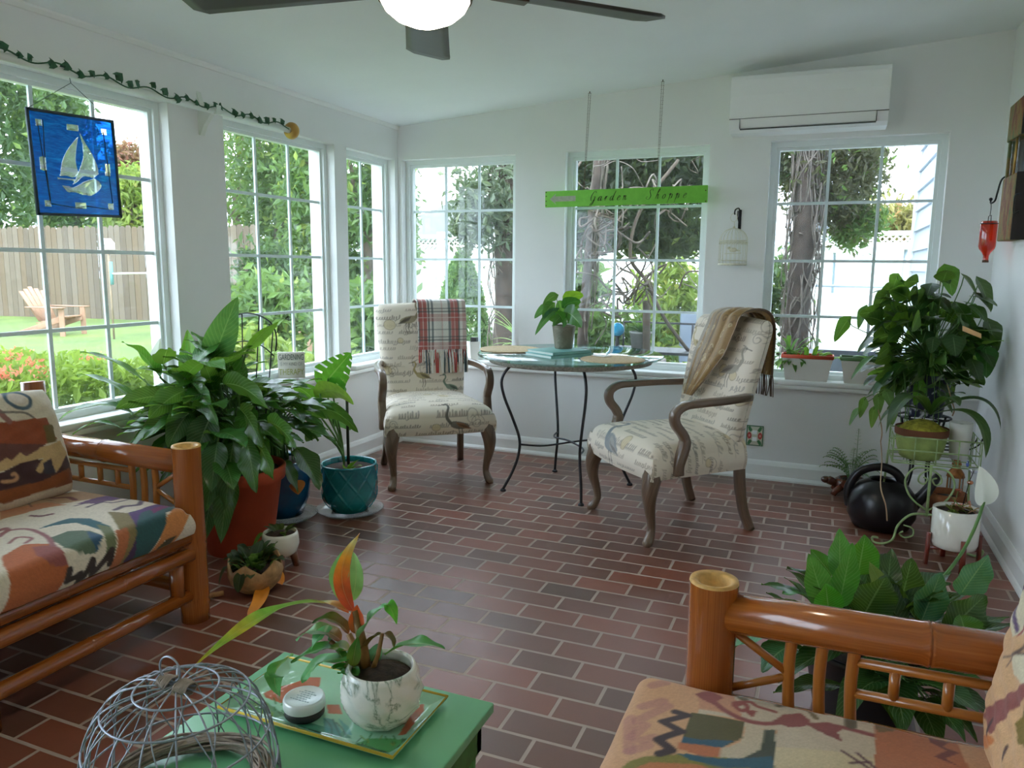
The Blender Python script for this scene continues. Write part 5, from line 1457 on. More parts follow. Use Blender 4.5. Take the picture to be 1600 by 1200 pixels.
def gcol(g, a=(38, 92, 34), b_=(74, 138, 52), yellow=0.0):
    k = g.random(); c = [a[i]+(b_[i]-a[i])*k for i in range(3)]
    if g.random() < yellow: c = [118, 160, 60]
    return srgb(*c)

def lily_plant(root, ctr, rad, root_top, n, seed, Lr=(0.2, 0.3), wr=0.36, keep=None, pal=((34, 86, 32), (66, 128, 46)), zmin=-0.3, up=0.3, sink=0.0, extra=None):
    """a dome of arching leaves on petioles rising from the pot"""
    g = random.Random(seed); lm, sm = MB(), MB()
    c = Vector(ctr); done = 0; tries = 0
    while done < n and tries < n*30:
        tries += 1
        z = g.uniform(zmin, 1.0); an = g.uniform(0, 2*math.pi); r = math.sqrt(max(0, 1-z*z)); sc_ = g.uniform(0.72, 1.0)
        d = Vector((r*math.cos(an), r*math.sin(an), z))
        tip = c+Vector((d.x*rad[0], d.y*rad[1], d.z*rad[2]))*sc_
        L = g.uniform(*Lr)
        od = Vector((d.x, d.y, 0)); od = od.normalized() if od.length > 1e-3 else Vector((1, 0, 0))
        dr = (od*(0.75+0.3*r)+Vector((0, 0, up+0.8*z-0.35+g.uniform(-0.2, 0.2)))+Vector((g.uniform(-.25, .25), g.uniform(-.25, .25), 0))).normalized()
        base = tip-dr*L
        if keep and not (keep(tip) and keep(base) and keep((tip+base)/2+Vector((0, 0, 0.1*L)))): continue
        if base.z < root_top.z-0.02-sink: base.z = root_top.z-0.02-sink
        leaf(lm, base, tip, L*wr*g.uniform(0.85, 1.15), gcol(g, *pal), g.uniform(0.1, 0.24), g.uniform(0.12, 0.35), 'lance', wave=0.06, g=g, nu=10, nv=6)
        rt = root_top+Vector((g.uniform(-.06, .06), g.uniform(-.06, .06), 0))
        sm.tube(bez(rt, rt+Vector((0, 0, 0.5*(base.z-rt.z)+0.08)), base-dr*L*0.25, base+dr*0.01, 7), [0.004]*5+[0.0032]*3, 5)
        done += 1
    if extra: extra(lm, sm, g)
    return lm, sm

def pot_lathe(prof, mat, name, root, fn=None, n=48, world_c=(0, 0, 0), lab=None):
    m = MB(); m.lathe(prof, world_c, n, fn=fn); return m.obj(name, mat, root, label=lab)
def soil(root, r, z):
    m = MB(); g = random.Random(int(r*1000))
    m.lathe([(0.0, z+0.012), (r*0.4, z+0.010), (r*0.8, z+0.003), (r, z-0.004), (r, z-0.01)][::-1], (0, 0, 0), 28, capb=False, fn=lambda rr, zz, an: rr*(1+0.0*an)); return m.obj('soil', m_soil, root)
def saucer(root, r, mat):
    m = MB(); m.lathe([(r*0.8, 0.0), (r*0.86, 0.003), (r, 0.022), (r*0.985, 0.024), (r*0.84, 0.006), (0.0, 0.005)], n=48); return m.obj('saucer', mat, root)
m_terra = plain('terracotta_pot', srgb(186, 78, 44), 0.75, var=0.12, vscale=8)
m_sauc = clear('clear_plastic_saucer', (0.86, 0.88, 0.86), 0.15, 0.16)
def mat_glaze(name, c1, c2):
    t = NT(name); v = t.coord('Object'); n = t.noise(v, 7, 5, 0.6)
    t.base(t.ramp(n, [(0.3, c1), (0.7, c2)])); t.set(Roughness=0.14); t.b.inputs['Coat Weight'].default_value = 0.6; t.b.inputs['Coat Roughness'].default_value = 0.05; return t.m
m_tealg = mat_glaze('teal_glazed_ceramic', srgb(10, 98, 120), srgb(30, 148, 150))
m_blueg = mat_glaze('blue_glazed_ceramic', srgb(16, 62, 104), srgb(26, 96, 134))

# ---- the big peace lily in terracotta
pc = Vector((0.475, -2.30, 0))
big = thing('peace_lily', 'largest peace lily, in a tall terracotta pot behind the left bamboo arm', 'potted plant', pc)
pot_lathe([(0.145, 0.0), (0.15, 0.01), (0.2, 0.34), (0.217, 0.345), (0.222, 0.40), (0.215, 0.408), (0.2, 0.40), (0.195, 0.36)], m_terra, 'pot', big)
soil(big, 0.19, 0.385)
offsign = lambda p: not (420 < proj(p)[0] < 486 and 535 < proj(p)[1] < 596)
keepL = lambda p: offsign(p) and p.x > 0.055 and not (p.y < -2.87 and p.z < 0.70) and p.y > -3.02 and not (p.z < 0.44 and (p-pc).xy.length < 0.235)
def bigx(lm, sm, g):
    rt = pc+Vector((0, 0, 0.39))
    def ml(b_, t_, yb, yt, w, c, ar=0.08, fo=0.25, sd=None, sh='lance'):
        B, T = ay(*b_, yb), ay(*t_, yt)
        leaf(lm, B, T, w, srgb(*c), ar, fo, sh, side=sd, wave=0.05, nu=16, nv=8, g=g)
        sm.tube(bez(rt, rt+Vector((0, 0, 0.2)), B-(T-B)*0.3, B, 8), 0.0045, 6)
    ml((325, 585), (371, 463), -2.35, -2.45, 0.155, (70, 132, 84), 0.02, 0.1, _r)
    ml((285, 590), (292, 520), -2.30, -2.32, 0.05, (96, 160, 60), 0.02, 0.5, _r)
    ml((300, 560), (293, 515), -2.20, -2.2, 0.07, (120, 170, 80), 0.02, 0.4, _r)
    ml((388, 545), (436, 502), -2.35, -2.4, 0.06, (132, 188, 62), 0.1, 0.6, _r)
    ml((250, 590), (190, 535), -2.45, -2.62, 0.12, (66, 142, 44), 0.25)
    ml((230, 600), (125, 550), -2.5, -2.66, 0.09, (46, 86, 52), 0.18)
    ml((225, 635), (120, 585), -2.55, -2.66, 0.075, (40, 84, 56), 0.2)
    ml((215, 650), (92, 655), -2.62, -2.82, 0.10, (40, 90, 56), 0.35)
    ml((190, 670), (104, 690), -2.72, -2.84, 0.05, (56, 120, 46), 0.45)
    ml((320, 590), (400, 552), -2.45, -2.5, 0.16, (50, 112, 38), 0.15, 0.15)
    ml((340, 605), (418, 566), -2.3, -2.2, 0.11, (52, 110, 48), 0.2)
    ml((255, 570), (262, 545), -2.5, -2.56, 0.11, (40, 92, 36), 0.12, 0.2)
    ml((290, 590), (352, 580), -2.6, -2.75, 0.15, (74, 150, 48), 0.25, 0.15)
    ml((315, 640), (350, 640), -2.60, -2.72, 0.14, (54, 112, 52), 0.2, 0.2)
    ml((330, 680), (385, 700), -2.60, -2.72, 0.16, (60, 124, 62), 0.2, 0.2)
    ml((350, 720), (365, 765), -2.62, -2.70, 0.13, (58, 120, 54), 0.2, 0.2)
    ml((340, 690), (330, 770), -2.62, -2.72, 0.12, (42, 92, 44), 0.1, 0.2)
    for b_, t_, w in (((300, 640), (262, 700), .13), ((330, 650), (300, 740), .14), ((345, 700), (322, 800), .14), ((365, 690), (352, 800), .13), ((360, 740), (345, 850), .12), ((335, 760), (318, 850), .12), ((385, 690), (400, 770), .13), ((400, 690), (428, 750), .12), ((280, 650), (215, 690), .11), ((300, 690), (285, 745), .11), ((420, 660), (462, 700), .12), ((260, 620), (180, 640), .11), ((290, 610), (232, 655), .13), ((375, 640), (410, 700), .13), ((350, 600), (420, 640), .13), ((300, 600), (340, 665), .14)):
        ml(b_, t_, -2.58, -2.68, w, g.choice([(36, 82, 38), (44, 98, 44), (54, 112, 50), (40, 86, 52)]), 0.18, 0.2, 'cam')
    B = ay(246, 575, -2.45); sm.tube(bez(rt, rt+Vector((0, 0, 0.3)), B-Vector((0, 0, 0.15)), B, 8), 0.0035, 6)
lm, sm = lily_plant(big, (0.44, -2.36, 0.66), (0.44, 0.46, 0.40), pc+Vector((0, 0, 0.39)), 150, 21, (0.20, 0.34), 0.42, keepL, zmin=-0.8, extra=bigx)
lm.obj('foliage', m_lily, big, world=True); sm.obj('stems', m_stem, big, world=True)
m = MB(); B, T = ay(246, 578, -2.45), ay(251, 528, -2.47)
leaf(m, B, T, 0.062, (1, 1, 1), 0.0, 0.7, 'lance', side=_r, ctrl=(B+T)/2+Vector((-0.012, 0, 0)), nu=14, nv=10); m.obj('flower', m_petal, big, world=True, label='white spathe flower')
# wire trellis standing in the pot
tl_ = thing('wire_trellis', 'black wire fan trellis standing in the big peace lily', 'trellis', (0.5, -2.2, 0.38))
m = MB(); y = -2.12
def ty(px, py): return ay(px, py, y)
m.tube(crom([ty(344, 605), ty(342, 540), ty(352, 505), ty(378, 490), ty(405, 493), ty(425, 507), ty(432, 530), ty(428, 570), ty(424, 612)], 6)[:40], 0.0035, 6)
m.obj('outer_arch', m_black, tl_, world=True)
m = MB(); m.tube(crom([ty(338, 553), ty(360, 538), ty(386, 533), ty(410, 541), ty(428, 556)], 6), 0.003, 6); m.obj('inner_arch', m_black, tl_, world=True)
for a in ((352, 505, 356, 690), (378, 490, 380, 690), (405, 493, 400, 690), (427, 510, 420, 690)):
    m = MB(); m.tube([ty(a[0], a[1]), ty(a[2], 600), Vector((0.5+(a[0]-390)*0.0006, -2.2, 0.36))], 0.003, 6); m.obj('upright', m_black, tl_, world=True)

# ---- second lily in a blue pot behind it
pc2 = Vector((0.36, -1.86, 0))
l2 = thing('peace_lily', 'dark leaved peace lily in a deep blue glazed pot behind the terracotta pot', 'potted plant', pc2)
pot_lathe([(0.10, 0.02), (0.115, 0.025), (0.15, 0.12), (0.162, 0.25), (0.165, 0.32), (0.158, 0.326), (0.148, 0.31)], m_blueg, 'pot', l2)
soil(l2, 0.15, 0.305); saucer(l2, 0.19, m_sauc)
def l2x(lm, sm, g):
    rt = pc2+Vector((0, 0, 0.31))
    def ml(b_, t_, yb, yt, w, c, ar=0.15, fo=0.25):
        B, T = ay(*b_, yb), ay(*t_, yt); leaf(lm, B, T, w, srgb(*c), ar, fo, 'lance', wave=0.05, nu=16, nv=8, g=g)
        sm.tube(bez(rt, rt+Vector((0, 0, 0.25)), B-(T-B)*0.3, B, 8), 0.004, 6)
    ml((420, 628), (470, 604), -2.0, -2.0, 0.12, (44, 96, 66), 0.12)
    ml((440, 640), (510, 640), -2.05, -2.1, 0.11, (48, 104, 52), 0.2)
    ml((455, 670), (525, 690), -2.05, -2.0, 0.12, (60, 110, 64), 0.2)
    ml((462, 700), (500, 765), -2.1, -2.12, 0.16, (50, 90, 46), 0.15)
    ml((400, 625), (480, 622), -2.1, -2.12, 0.11, (70, 134, 44), 0.2)
    ml((440, 720), (465, 770), -2.1, -2.1, 0.10, (50, 100, 44), 0.2)
keep2 = lambda p: offsign(p) and p.x > 0.06 and (p-Vector((0.62, -1.6, p.z))).length > 0.20 and not (p.z < 0.36 and (p-pc2).xy.length < 0.18) and not (p.z < 0.44 and (p-pc).xy.length < 0.25)
lm, sm = lily_plant(l2, (0.42, -1.95, 0.60), (0.36, 0.34, 0.33), pc2+Vector((0, 0, 0.31)), 55, 5, (0.18, 0.27), 0.38, keep2, zmin=-0.6, extra=l2x)
lm.obj('foliage', m_lily, l2, world=True); sm.obj('stems', m_stem, l2, world=True)
m_deadleaf = plain('dry_orange_leaf', srgb(206, 128, 58), 0.7, var=0.2)

# ---- monstera in the teal lattice pot
pc3 = Vector((0.635, -1.625, 0))
mon = thing('monstera', 'young monstera on a dark stake in a teal lattice pot', 'potted plant', pc3)
def lat(r, z, an):
    if z < 0.03 or z > 0.262 or r < 0.10: return r
    a1_ = (an/(2*math.pi)*9+z*7.2) % 1; a2_ = (an/(2*math.pi)*9-z*7.2) % 1
    d = min(min(a1_, 1-a1_), min(a2_, 1-a2_))
    return r+0.0065*max(0, 1-d/0.07)
prof = [(0.085, 0.01)]+[(0.15*(0.64+0.33*math.sin(min(1, q*2.6)*math.pi/2)+0.03*q), 0.012+0.253*q) for q in [i/60 for i in range(61)]]+[(0.152, 0.268), (0.152, 0.275), (0.146, 0.278), (0.139, 0.272), (0.137, 0.245)]
pot_lathe(prof, m_tealg, 'pot', mon, lat, 220); soil(mon, 0.139, 0.25); saucer(mon, 0.185, m_sauc)
lm, sm = MB(), MB(); rt = pc3+Vector((-0.03, 0.0, 0.25)); g = random.Random(4)
for (b_, t_, y0, y1, w, c, ar, no, sd) in (((508, 598), (532, 565), -1.62, -1.60, 0.20, (44, 142, 40), 0.0, True, _r), ((500, 615), (553, 632), -1.68, -1.86, 0.13, (152, 188, 66), 0.2, False, None), ((490, 625), (458, 605), -1.65, -1.75, 0.13, (56, 140, 44), 0.25, False, None),
        ((520, 610), (546, 590), -1.6, -1.50, 0.14, (44, 122, 40), 0.2, False, None), ((485, 645), (560, 676), -1.68, -1.72, 0.14, (40, 96, 46), 0.35, False, None), ((520, 655), (548, 672), -1.6, -1.55, 0.10, (60, 126, 90), 0.2, False, None), ((470, 640), (440, 620), -1.68, -1.75, 0.10, (44, 104, 44), 0.25, False, None), ((500, 665), (478, 690), -1.70, -1.8, 0.12, (70, 120, 50), 0.2, False, None)):
    B, T = ay(*b_, y0), ay(*t_, y1)
    if no:
        d = (T-B).normalized(); T = B+d*0.19+Vector((0.04, 0, 0.02)); 
    leaf(lm, B, T, w, srgb(*c), ar, 0.15, 'heart', side=(sd or 'cam'), notch=no, nu=24, nv=12, g=g)
    sm.tube(bez(rt, rt+Vector((0, 0, 0.18)), B-Vector((0, 0, 0.1)), B, 8), 0.005, 6)
for b_, t_ in (((545, 735), (552, 722)), ((545, 735), (563, 718)), ((540, 737), (535, 726)), ((550, 733), (566, 728))):
    B, T = ay(*b_, -1.68), ay(*t_, -1.70); leaf(lm, B, T, 0.035, srgb(140, 200, 70), 0.2, 0.2, 'heart', g=g); sm.tube([pc3+Vector((0.06, -0.05, 0.25)), B], 0.0016, 5)
lm.obj('foliage', m_heart, mon, world=True); sm.obj('stems', m_stem, mon, world=True)
m = MB(); m.tube([pc3+Vector((-0.01, 0.01, 0.24)), pc3+Vector((-0.01, 0.01, 0.64))], 0.008, 8); m.obj('stake', m_dstem, mon, world=True)

# ---- little pots on the floor
m_wwood = mat_bamboo('brown_turned_wood', srgb(90, 50, 26), srgb(128, 76, 42), srgb(156, 100, 60), 0.4)
m_whiteglz = mat_glaze('white_glazed_pot', srgb(222, 218, 204), srgb(236, 234, 224))
c_ = Vector((0.83, -2.44, 0))
wp = thing('small_planter', 'small round white planter on three brown wooden legs', 'planter', c_)
pot_lathe([(0.02, 0.062), (0.045, 0.066), (0.072, 0.09), (0.082, 0.125), (0.078, 0.165), (0.072, 0.178), (0.066, 0.176), (0.066, 0.16)], m_whiteglz, 'pot', wp); soil(wp, 0.067, 0.166)
for k in range(3):
    an = k*2.094-0.9; m = MB(); m.tube([(0.055*math.cos(an), 0.055*math.sin(an), 0.085), (0.075*math.cos(an), 0.075*math.sin(an), 0.0)], [0.019, 0.014], 10); m.obj('leg', m_wwood, wp)
lm, sm = MB(), MB(); g = random.Random(12)
for k in range(9):
    an = g.uniform(0, 6.28); b_ = c_+Vector((0.02*math.cos(an), 0.02*math.sin(an), 0.17)); leaf(lm, b_, b_+Vector((0.055*math.cos(an), 0.055*math.sin(an), g.uniform(0.005, 0.04))), 0.03, gcol(g, (50, 60, 40), (80, 100, 50)), 0.2, 0.3, g=g, nu=6, nv=4)
B = c_+Vector((-0.05, -0.05, 0.18)); leaf(lm, B, B+Vector((-0.03, -0.04, -0.07)), 0.05, srgb(90, 140, 46), 0.2, 0.2, g=g)
lm.obj('foliage', m_plain, wp, world=True)
m_husk = plain('carved_gourd_husk', srgb(176, 136, 92), 0.75, var=0.35, vscale=26, bump=0.5, bscale=60)
c_ = Vector((0.875, -2.655, 0))
gd = thing('gourd_planter', 'cut gourd planter of dark succulents on the floor by the left sofa', 'planter', c_)
def jag(r, z, an): return r
m = MB(); prof = [(0.03, 0.0), (0.07, 0.012), (0.10, 0.045), (0.112, 0.085), (0.106, 0.125)]
vs = []; n = 60
rows = [[Vector(((r)*math.cos(2*math.pi*k/n), r*math.sin(2*math.pi*k/n), z+(0.022*(abs(((k/6.0) % 2)-1)*2-1) if j == len(prof)-1 else 0))) for k in range(n)] for j, (r, z) in enumerate(prof)]
allv = [p for rw in rows for p in rw]+[Vector((p.x*0.93, p.y*0.93, p.z)) for p in rows[-1]]+[Vector((p.x*0.9, p.y*0.9, 0.09)) for p in rows[-1]]
fs = [(j*n+k, j*n+(k+1) % n, (j+1)*n+(k+1) % n, (j+1)*n+k) for j in range(len(prof)+1) for k in range(n)]+[tuple(reversed(range(n)))]
m.add(allv, fs); m.obj('bowl', m_husk, gd)
soil(gd, 0.094, 0.10)
lm = MB(); g = random.Random(31)
for k in range(60):
    an = g.uniform(0, 6.28); r0 = g.uniform(0, 0.09); b_ = c_+Vector((r0*math.cos(an), r0*math.sin(an), 0.105+g.uniform(0, 0.02))); L = g.uniform(0.04, 0.07)
    hh = g.uniform(-0.02, 0.06) if r0 > 0.05 else g.uniform(0.03, 0.09)
    leaf(lm, b_, b_+Vector((L*math.cos(an+g.uniform(-.6, .6)), L*math.sin(an+g.uniform(-.6, .6)), hh)), g.uniform(0.032, 0.05), gcol(g, (44, 58, 54), (72, 90, 74)), 0.3, 0.25, 'round', g=g, nu=6, nv=4)
for q in ((-0.08, -0.09), (-0.10, 0.0), (0.02, -0.11)): 
    b_ = c_+Vector((q[0]*0.9, q[1]*0.9, 0.12)); leaf(lm, b_, b_+Vector((q[0]*0.3, q[1]*0.3, -0.075)), 0.05, srgb(50, 62, 50), 0.3, 0.2, 'round', g=g)
lm.obj('foliage', m_plain, gd, world=True)
m = MB(); B, T = az(410, 908, 0.03), az(388, 968, 0.012)
leaf(m, B, T, 0.062, (1, 1, 1), 0.0, 0.3, 'strap', ctrl=az(415, 940, 0.045), nu=16, nv=8, twist=0.5); m_or = plain('orange_leaf', srgb(222, 138, 40), 0.5, var=0.12, vscale=20)
tag(m.obj('fallen_leaf', m_or), 'long orange fallen leaf on the bricks in front of the gourd planter', 'leaf')
m = MB(); B, T = az(417, 898, 0.02), az(441, 914, 0.012)
leaf(m, B, T, 0.07, (1, 1, 1), 0.35, 0.2, 'round', nu=12, nv=8); tag(m.obj('fallen_leaf', m_or), 'short rounded orange leaf lying beside the small white planter legs', 'leaf')
m = MB(); m.tube([(0.71, -2.86, 0.012), (0.80, -2.76, 0.016)], 0.011, 8); tag(m.obj('stick', m_husk), 'short pale stick on the floor by the gourd planter', 'stick')
m = MB(); B, T = ay(462, 750, -2.02), ay(466, 773, -2.04); leaf(m, B, T, 0.09, (1, 1, 1), 0.15, 0.3, 'lance', side=_r, nu=10, nv=6); m.obj('dry_leaf', m_deadleaf, l2, world=True, label='dry orange leaf hanging from the plant')

# ---- GARDENING sign on the sill
m_signw = plain('whitewashed_wood', srgb(206, 202, 190), 0.7, var=0.1, vscale=20)
cs_ = az(456, 590, 0.662)
view = Vector((CAM.x-cs_.x, CAM.y-cs_.y, 0)).normalized(); rzS = math.atan2(view.x, -view.y)-0.1
ts = thing('therapy_sign', 'small whitewashed gardening sign standing on the left window sill', 'sign', (cs_.x, cs_.y, 0.6605), rzS)
W_, H_ = 0.158, 0.158
m = MB(); m.rbox((-W_/2, -0.006, 0), (W_/2, 0.014, H_), 0.002, 1); m.obj('board', m_signw, ts)
def text_mesh(body, size, mat, name, parent, loc, wmax, rot=(R(90), 0, 0), depth=0.0006):
    cu = bpy.data.curves.new('lettering', 'FONT'); cu.body = body; cu.size = size; cu.align_x = 'CENTER'; cu.extrude = depth
    o = bpy.data.objects.new('tmp', cu); COL.objects.link(o); bpy.context.view_layer.update()
    me = bpy.data.meshes.new_from_object(o.evaluated_get(bpy.context.evaluated_depsgraph_get())); bpy.data.objects.remove(o)
    xs = [v.co.x for v in me.vertices]; w = max(xs)-min(xs); cx = (max(xs)+min(xs))/2
    k = wmax/w
    for v in me.vertices: v.co.x = (v.co.x-cx)*k
    me.materials.clear(); me.materials.append(mat)
    ob = bpy.data.objects.new(name, me); COL.objects.link(ob); ob.parent = parent; ob.location = loc; ob.rotation_euler = rot; return ob
m_tx1 = plain('dark_grey_print', srgb(84, 92, 88), 0.6); m_tx2 = plain('pale_grey_print', srgb(150, 150, 142), 0.6); m_tx3 = plain('olive_print', srgb(158, 162, 84), 0.6)
text_mesh('GARDENING', 0.05, m_tx1, 'lettering', ts, (0, -0.0065, 0.111), 0.146)
text_mesh('IS MY KIND OF', 0.03, m_tx2, 'lettering', ts, (0, -0.0065, 0.076), 0.13)
text_mesh('THERAPY', 0.052, m_tx3, 'lettering', ts, (0, -0.0065, 0.020), 0.146)

# ---- heart leaf plant on the books
pt = az(880, 545, 0.870); pt = Vector((pt.x-0.01, pt.y+0.035, 0.8695))
pp = thing('potted_pothos', 'heart leaved plant in a grey quilted metal pot on the glass table', 'potted plant', pt)
m_quilt = plain('grey_quilted_metal', srgb(124, 122, 106), 0.4, 0.5, var=0.15)
def ql(r, z, an):
    if r < 0.045 or z > 0.128: return r
    a1_ = (an/6.2832*14+z*55) % 1; a2_ = (an/6.2832*14-z*55) % 1
    return r-0.0022*max(max(0, 1-min(a1_, 1-a1_)/0.12), max(0, 1-min(a2_, 1-a2_)/0.12))
pot_lathe([(0.05, 0.0)]+[(0.052+0.016*q, 0.003+0.125*q) for q in [i/40 for i in range(41)]]+[(0.070, 0.131), (0.070, 0.136), (0.066, 0.136), (0.064, 0.115)], m_quilt, 'pot', pp, ql, 168); soil(pp, 0.064, 0.12)
lm, sm = MB(), MB(); g = random.Random(17); rt = pt+Vector((0, 0, 0.12))
for (b_, t_, dy, w, c) in (((868, 462), (848, 478), -0.02, 0.05, (60, 110, 64)), ((863, 476), (848, 498), -0.04, 0.06, (52, 120, 52)), ((855, 480), (835, 498), -0.02, 0.05, (70, 130, 96)), ((866, 486), (836, 524), -0.05, 0.045, (48, 110, 84)), ((884, 470), (912, 462), 0.0, 0.075, (150, 196, 50)), ((882, 478), (908, 472), -0.03, 0.07, (56, 130, 50)),
        ((886, 488), (909, 512), -0.07, 0.10, (36, 96, 50)), ((880, 488), (872, 470), 0.0, 0.07, (90, 160, 60)), ((880, 500), (868, 488), -0.05, 0.06, (70, 150, 60)), ((872, 500), (858, 500), -0.03, 0.05, (52, 112, 54)), ((890, 485), (905, 480), 0.05, 0.06, (50, 110, 50)), ((885, 500), (880, 512), -0.075, 0.03, (80, 150, 90)), ((876, 495), (864, 510), -0.07, 0.05, (44, 110, 60))):
    B, T = ay(*b_, pt.y+dy*0.5), ay(*t_, pt.y+dy*1.2)
    leaf(lm, B, T, w*1.25, srgb(*c), 0.2, 0.15, 'heart', g=g, nu=12, nv=8, side='cam')
    sm.tube(bez(rt, rt+Vector((0, 0, 0.05)), B+Vector((0, 0, -0.01)), B, 6), 0.0022, 5)
lm.obj('foliage', m_heart, pp, world=True); sm.obj('stems', m_stem, pp, world=True)

# ---- orange cordyline in the marbled pot
def mat_marble():
    t = NT('marbled_white_glaze'); v = t.coord('Object', scale=(1, 1, 1.6)); n = t.noise(v, 5.5, 6, 0.55, 1.6)
    d = t.math('ABSOLUTE', t.math('SUBTRACT', n, 0.5)); t.base(t.ramp(d, [(0.0, srgb(136, 150, 132)), (0.012, srgb(200, 204, 194)), (0.04, srgb(232, 230, 222)), (1.0, srgb(236, 234, 228))])); t.set(Roughness=0.2); t.b.inputs['Coat Weight'].default_value = 0.5; return t.m
pcm = Vector((2.238, -3.842, 0.4555))
mp_ = thing('potted_cordyline', 'orange and green leaved plant in a marbled white pot on the glass tray', 'potted plant', pcm)
prof = [(0.04, 0.0), (0.058, 0.008), (0.074, 0.03), (0.0815, 0.058), (0.078, 0.084), (0.070, 0.104), (0.066, 0.112), (0.062, 0.1135), (0.058, 0.108), (0.060, 0.09)]
def facet(r, z, an):
    if r < 0.05 or z > 0.103: return r
    q = (an+z*14) % (2*math.pi/9); return r*(math.cos(math.pi/9)/math.cos(q-math.pi/9))*1.02
m = MB(); pf = []
for (a, b_), (c, d) in zip(prof, prof[1:]):
    for k in range(4): pf.append((a+(c-a)*k/4, b_+(d-b_)*k/4))
pf.append(prof[-1]); m.lathe(pf, (0, 0, 0), 90, fn=facet); m.obj('pot', mat_marble(), mp_); soil(mp_, 0.061, 0.095)
lm = MB(); sm = MB(); g = random.Random(2)
def mixc(stops):
    def f(t, v):
        for (a, ca), (b_, cb) in zip(stops, stops[1:]):
            if t <= b_: k = (t-a)/(b_-a); return srgb(*[ca[i]+(cb[i]-ca[i])*k for i in range(3)])
        return srgb(*stops[-1][1])
    return f
def q5(cx, cy): return (290+cx/3.529, 820+cy/3.529)
yp = pcm.y
def cl(b_, t_, w, cf, dy0=0.0, dy1=0.0, ctrl=None, cdy=0.0, fo=0.3, sh='lance', sd=None, tw=0.0, wv=0.05, nu=20):
    B = ay(*q5(*b_), yp+dy0); T = ay(*q5(*t_), yp+dy1); c = ay(*q5(*ctrl), yp+cdy) if ctrl else None
    leaf(lm, B, T, w, (1, 1, 1), 0.12, fo, sh, side=sd, ctrl=c, cols=cf, nu=nu, nv=8, twist=tw, wave=wv, g=g)
orr = mixc([(0, (214, 60, 30)), (0.35, (230, 92, 36)), (0.7, (232, 150, 50)), (0.9, (232, 214, 150)), (1, (226, 150, 50))])
cl((930, 480), (960, 45), 0.036, orr, ctrl=(780, 260), sd=_r, fo=0.5, tw=0.4)
cl((905, 430), (885, 130), 0.03, mixc([(0, (150, 196, 120)), (1, (120, 190, 100))]), 0.03, 0.03, ctrl=(760, 300), sd=_r, fo=0.2, wv=0.1)
cl((915, 420), (925, 150), 0.035, mixc([(0, (150, 196, 110)), (1, (150, 200, 120))]), 0.02, 0.02, ctrl=(960, 280), sd=_r, fo=0.2)
cl((950, 600), (945, 440), 0.035, mixc([(0, (130, 70, 40)), (0.4, (214, 84, 40)), (1, (224, 84, 44))]), 0, 0, sd=_r, fo=0.7)
cl((900, 480), (30, 800), 0.044, mixc([(0, (220, 96, 44)), (0.12, (216, 140, 40)), (0.25, (150, 186, 70)), (0.55, (140, 190, 70)), (0.72, (206, 184, 60)), (0.85, (150, 190, 70)), (1, (214, 160, 40))]), 0.0, -0.02, ctrl=(560, 290), cdy=0.02, fo=0.3, tw=1.2, wv=0.08, nu=36)
cl((900, 600), (700, 545), 0.04, mixc([(0, (150, 74, 44)), (0.5, (110, 110, 50)), (1, (44, 92, 44))]), 0, -0.02, ctrl=(800, 470), fo=0.4)
cl((860, 640), (610, 640), 0.055, mixc([(0, (170, 90, 50)), (0.4, (90, 120, 50)), (1, (110, 180, 120))]), 0.01, -0.01, ctrl=(720, 520), fo=0.2)
cl((800, 640), (690, 690), 0.05, mixc([(0, (110, 180, 120)), (1, (70, 150, 80))]), 0.0, -0.03, ctrl=(770, 540))
cl((900, 690), (580, 760), 0.05, mixc([(0, (150, 130, 50)), (0.5, (70, 140, 50)), (1, (50, 120, 40))]), -0.02, -0.05, ctrl=(760, 650))
cl((900, 740), (640, 870), 0.07, mixc([(0, (70, 140, 60)), (0.5, (110, 186, 110)), (1, (120, 190, 130))]), -0.03, -0.05, ctrl=(720, 720), fo=0.15)
cl((590, 720), (520, 950), 0.05, mixc([(0, (80, 150, 60)), (1, (110, 180, 110))]), -0.05, -0.07, ctrl=(440, 800), fo=0.3)
cl((960, 660), (1120, 440), 0.055, mixc([(0, (120, 80, 50)), (0.3, (110, 170, 110)), (1, (100, 176, 110))]), 0.0, 0.02, ctrl=(990, 500), fo=0.3)
cl((1100, 440), (1165, 548), 0.03, mixc([(0, (80, 170, 50)), (1, (110, 190, 60))]), 0.0, 0.01, ctrl=(1130, 430), fo=0.3, sd=_r)
cl((980, 740), (1090, 600), 0.028, mixc([(0, (130, 70, 40)), (1, (100, 90, 40))]), 0, 0, ctrl=(1000, 620), fo=0.6)
cl((1090, 600), (1150, 690), 0.02, mixc([(0, (110, 80, 40)), (1, (90, 70, 40))]), 0, 0.0, ctrl=(1140, 610), fo=0.6)
cl((1100, 720), (1430, 685), 0.055, mixc([(0, (90, 160, 60)), (0.5, (70, 140, 50)), (1, (50, 130, 46))]), 0.02, 0.0, ctrl=(1240, 610), fo=0.25)
cl((1010, 780), (1080, 650), 0.035, mixc([(0, (100, 160, 110)), (1, (120, 180, 140))]), 0.03, 0.04, sd=_r)
cl((950, 830), (810, 790), 0.045, mixc([(0, (60, 130, 50)), (1, (70, 150, 50))]), -0.05, -0.06, ctrl=(850, 800), fo=0.3)
cl((920, 780), (950, 620), 0.03, mixc([(0, (120, 130, 50)), (1, (60, 130, 50))]), -0.02, -0.03, sd=_r, fo=0.5)
cl((950, 800), (840, 680), 0.045, mixc([(0, (130, 120, 50)), (1, (60, 130, 50))]), -0.02, -0.04, ctrl=(860, 760), fo=0.5)
m_cord = mat_leaf('cordyline_leaf', 0.35, 0.3, 0.12, light=(0.8, 0.6, 0.3), tint=0.08); lm.obj('foliage', m_cord, mp_, world=True)
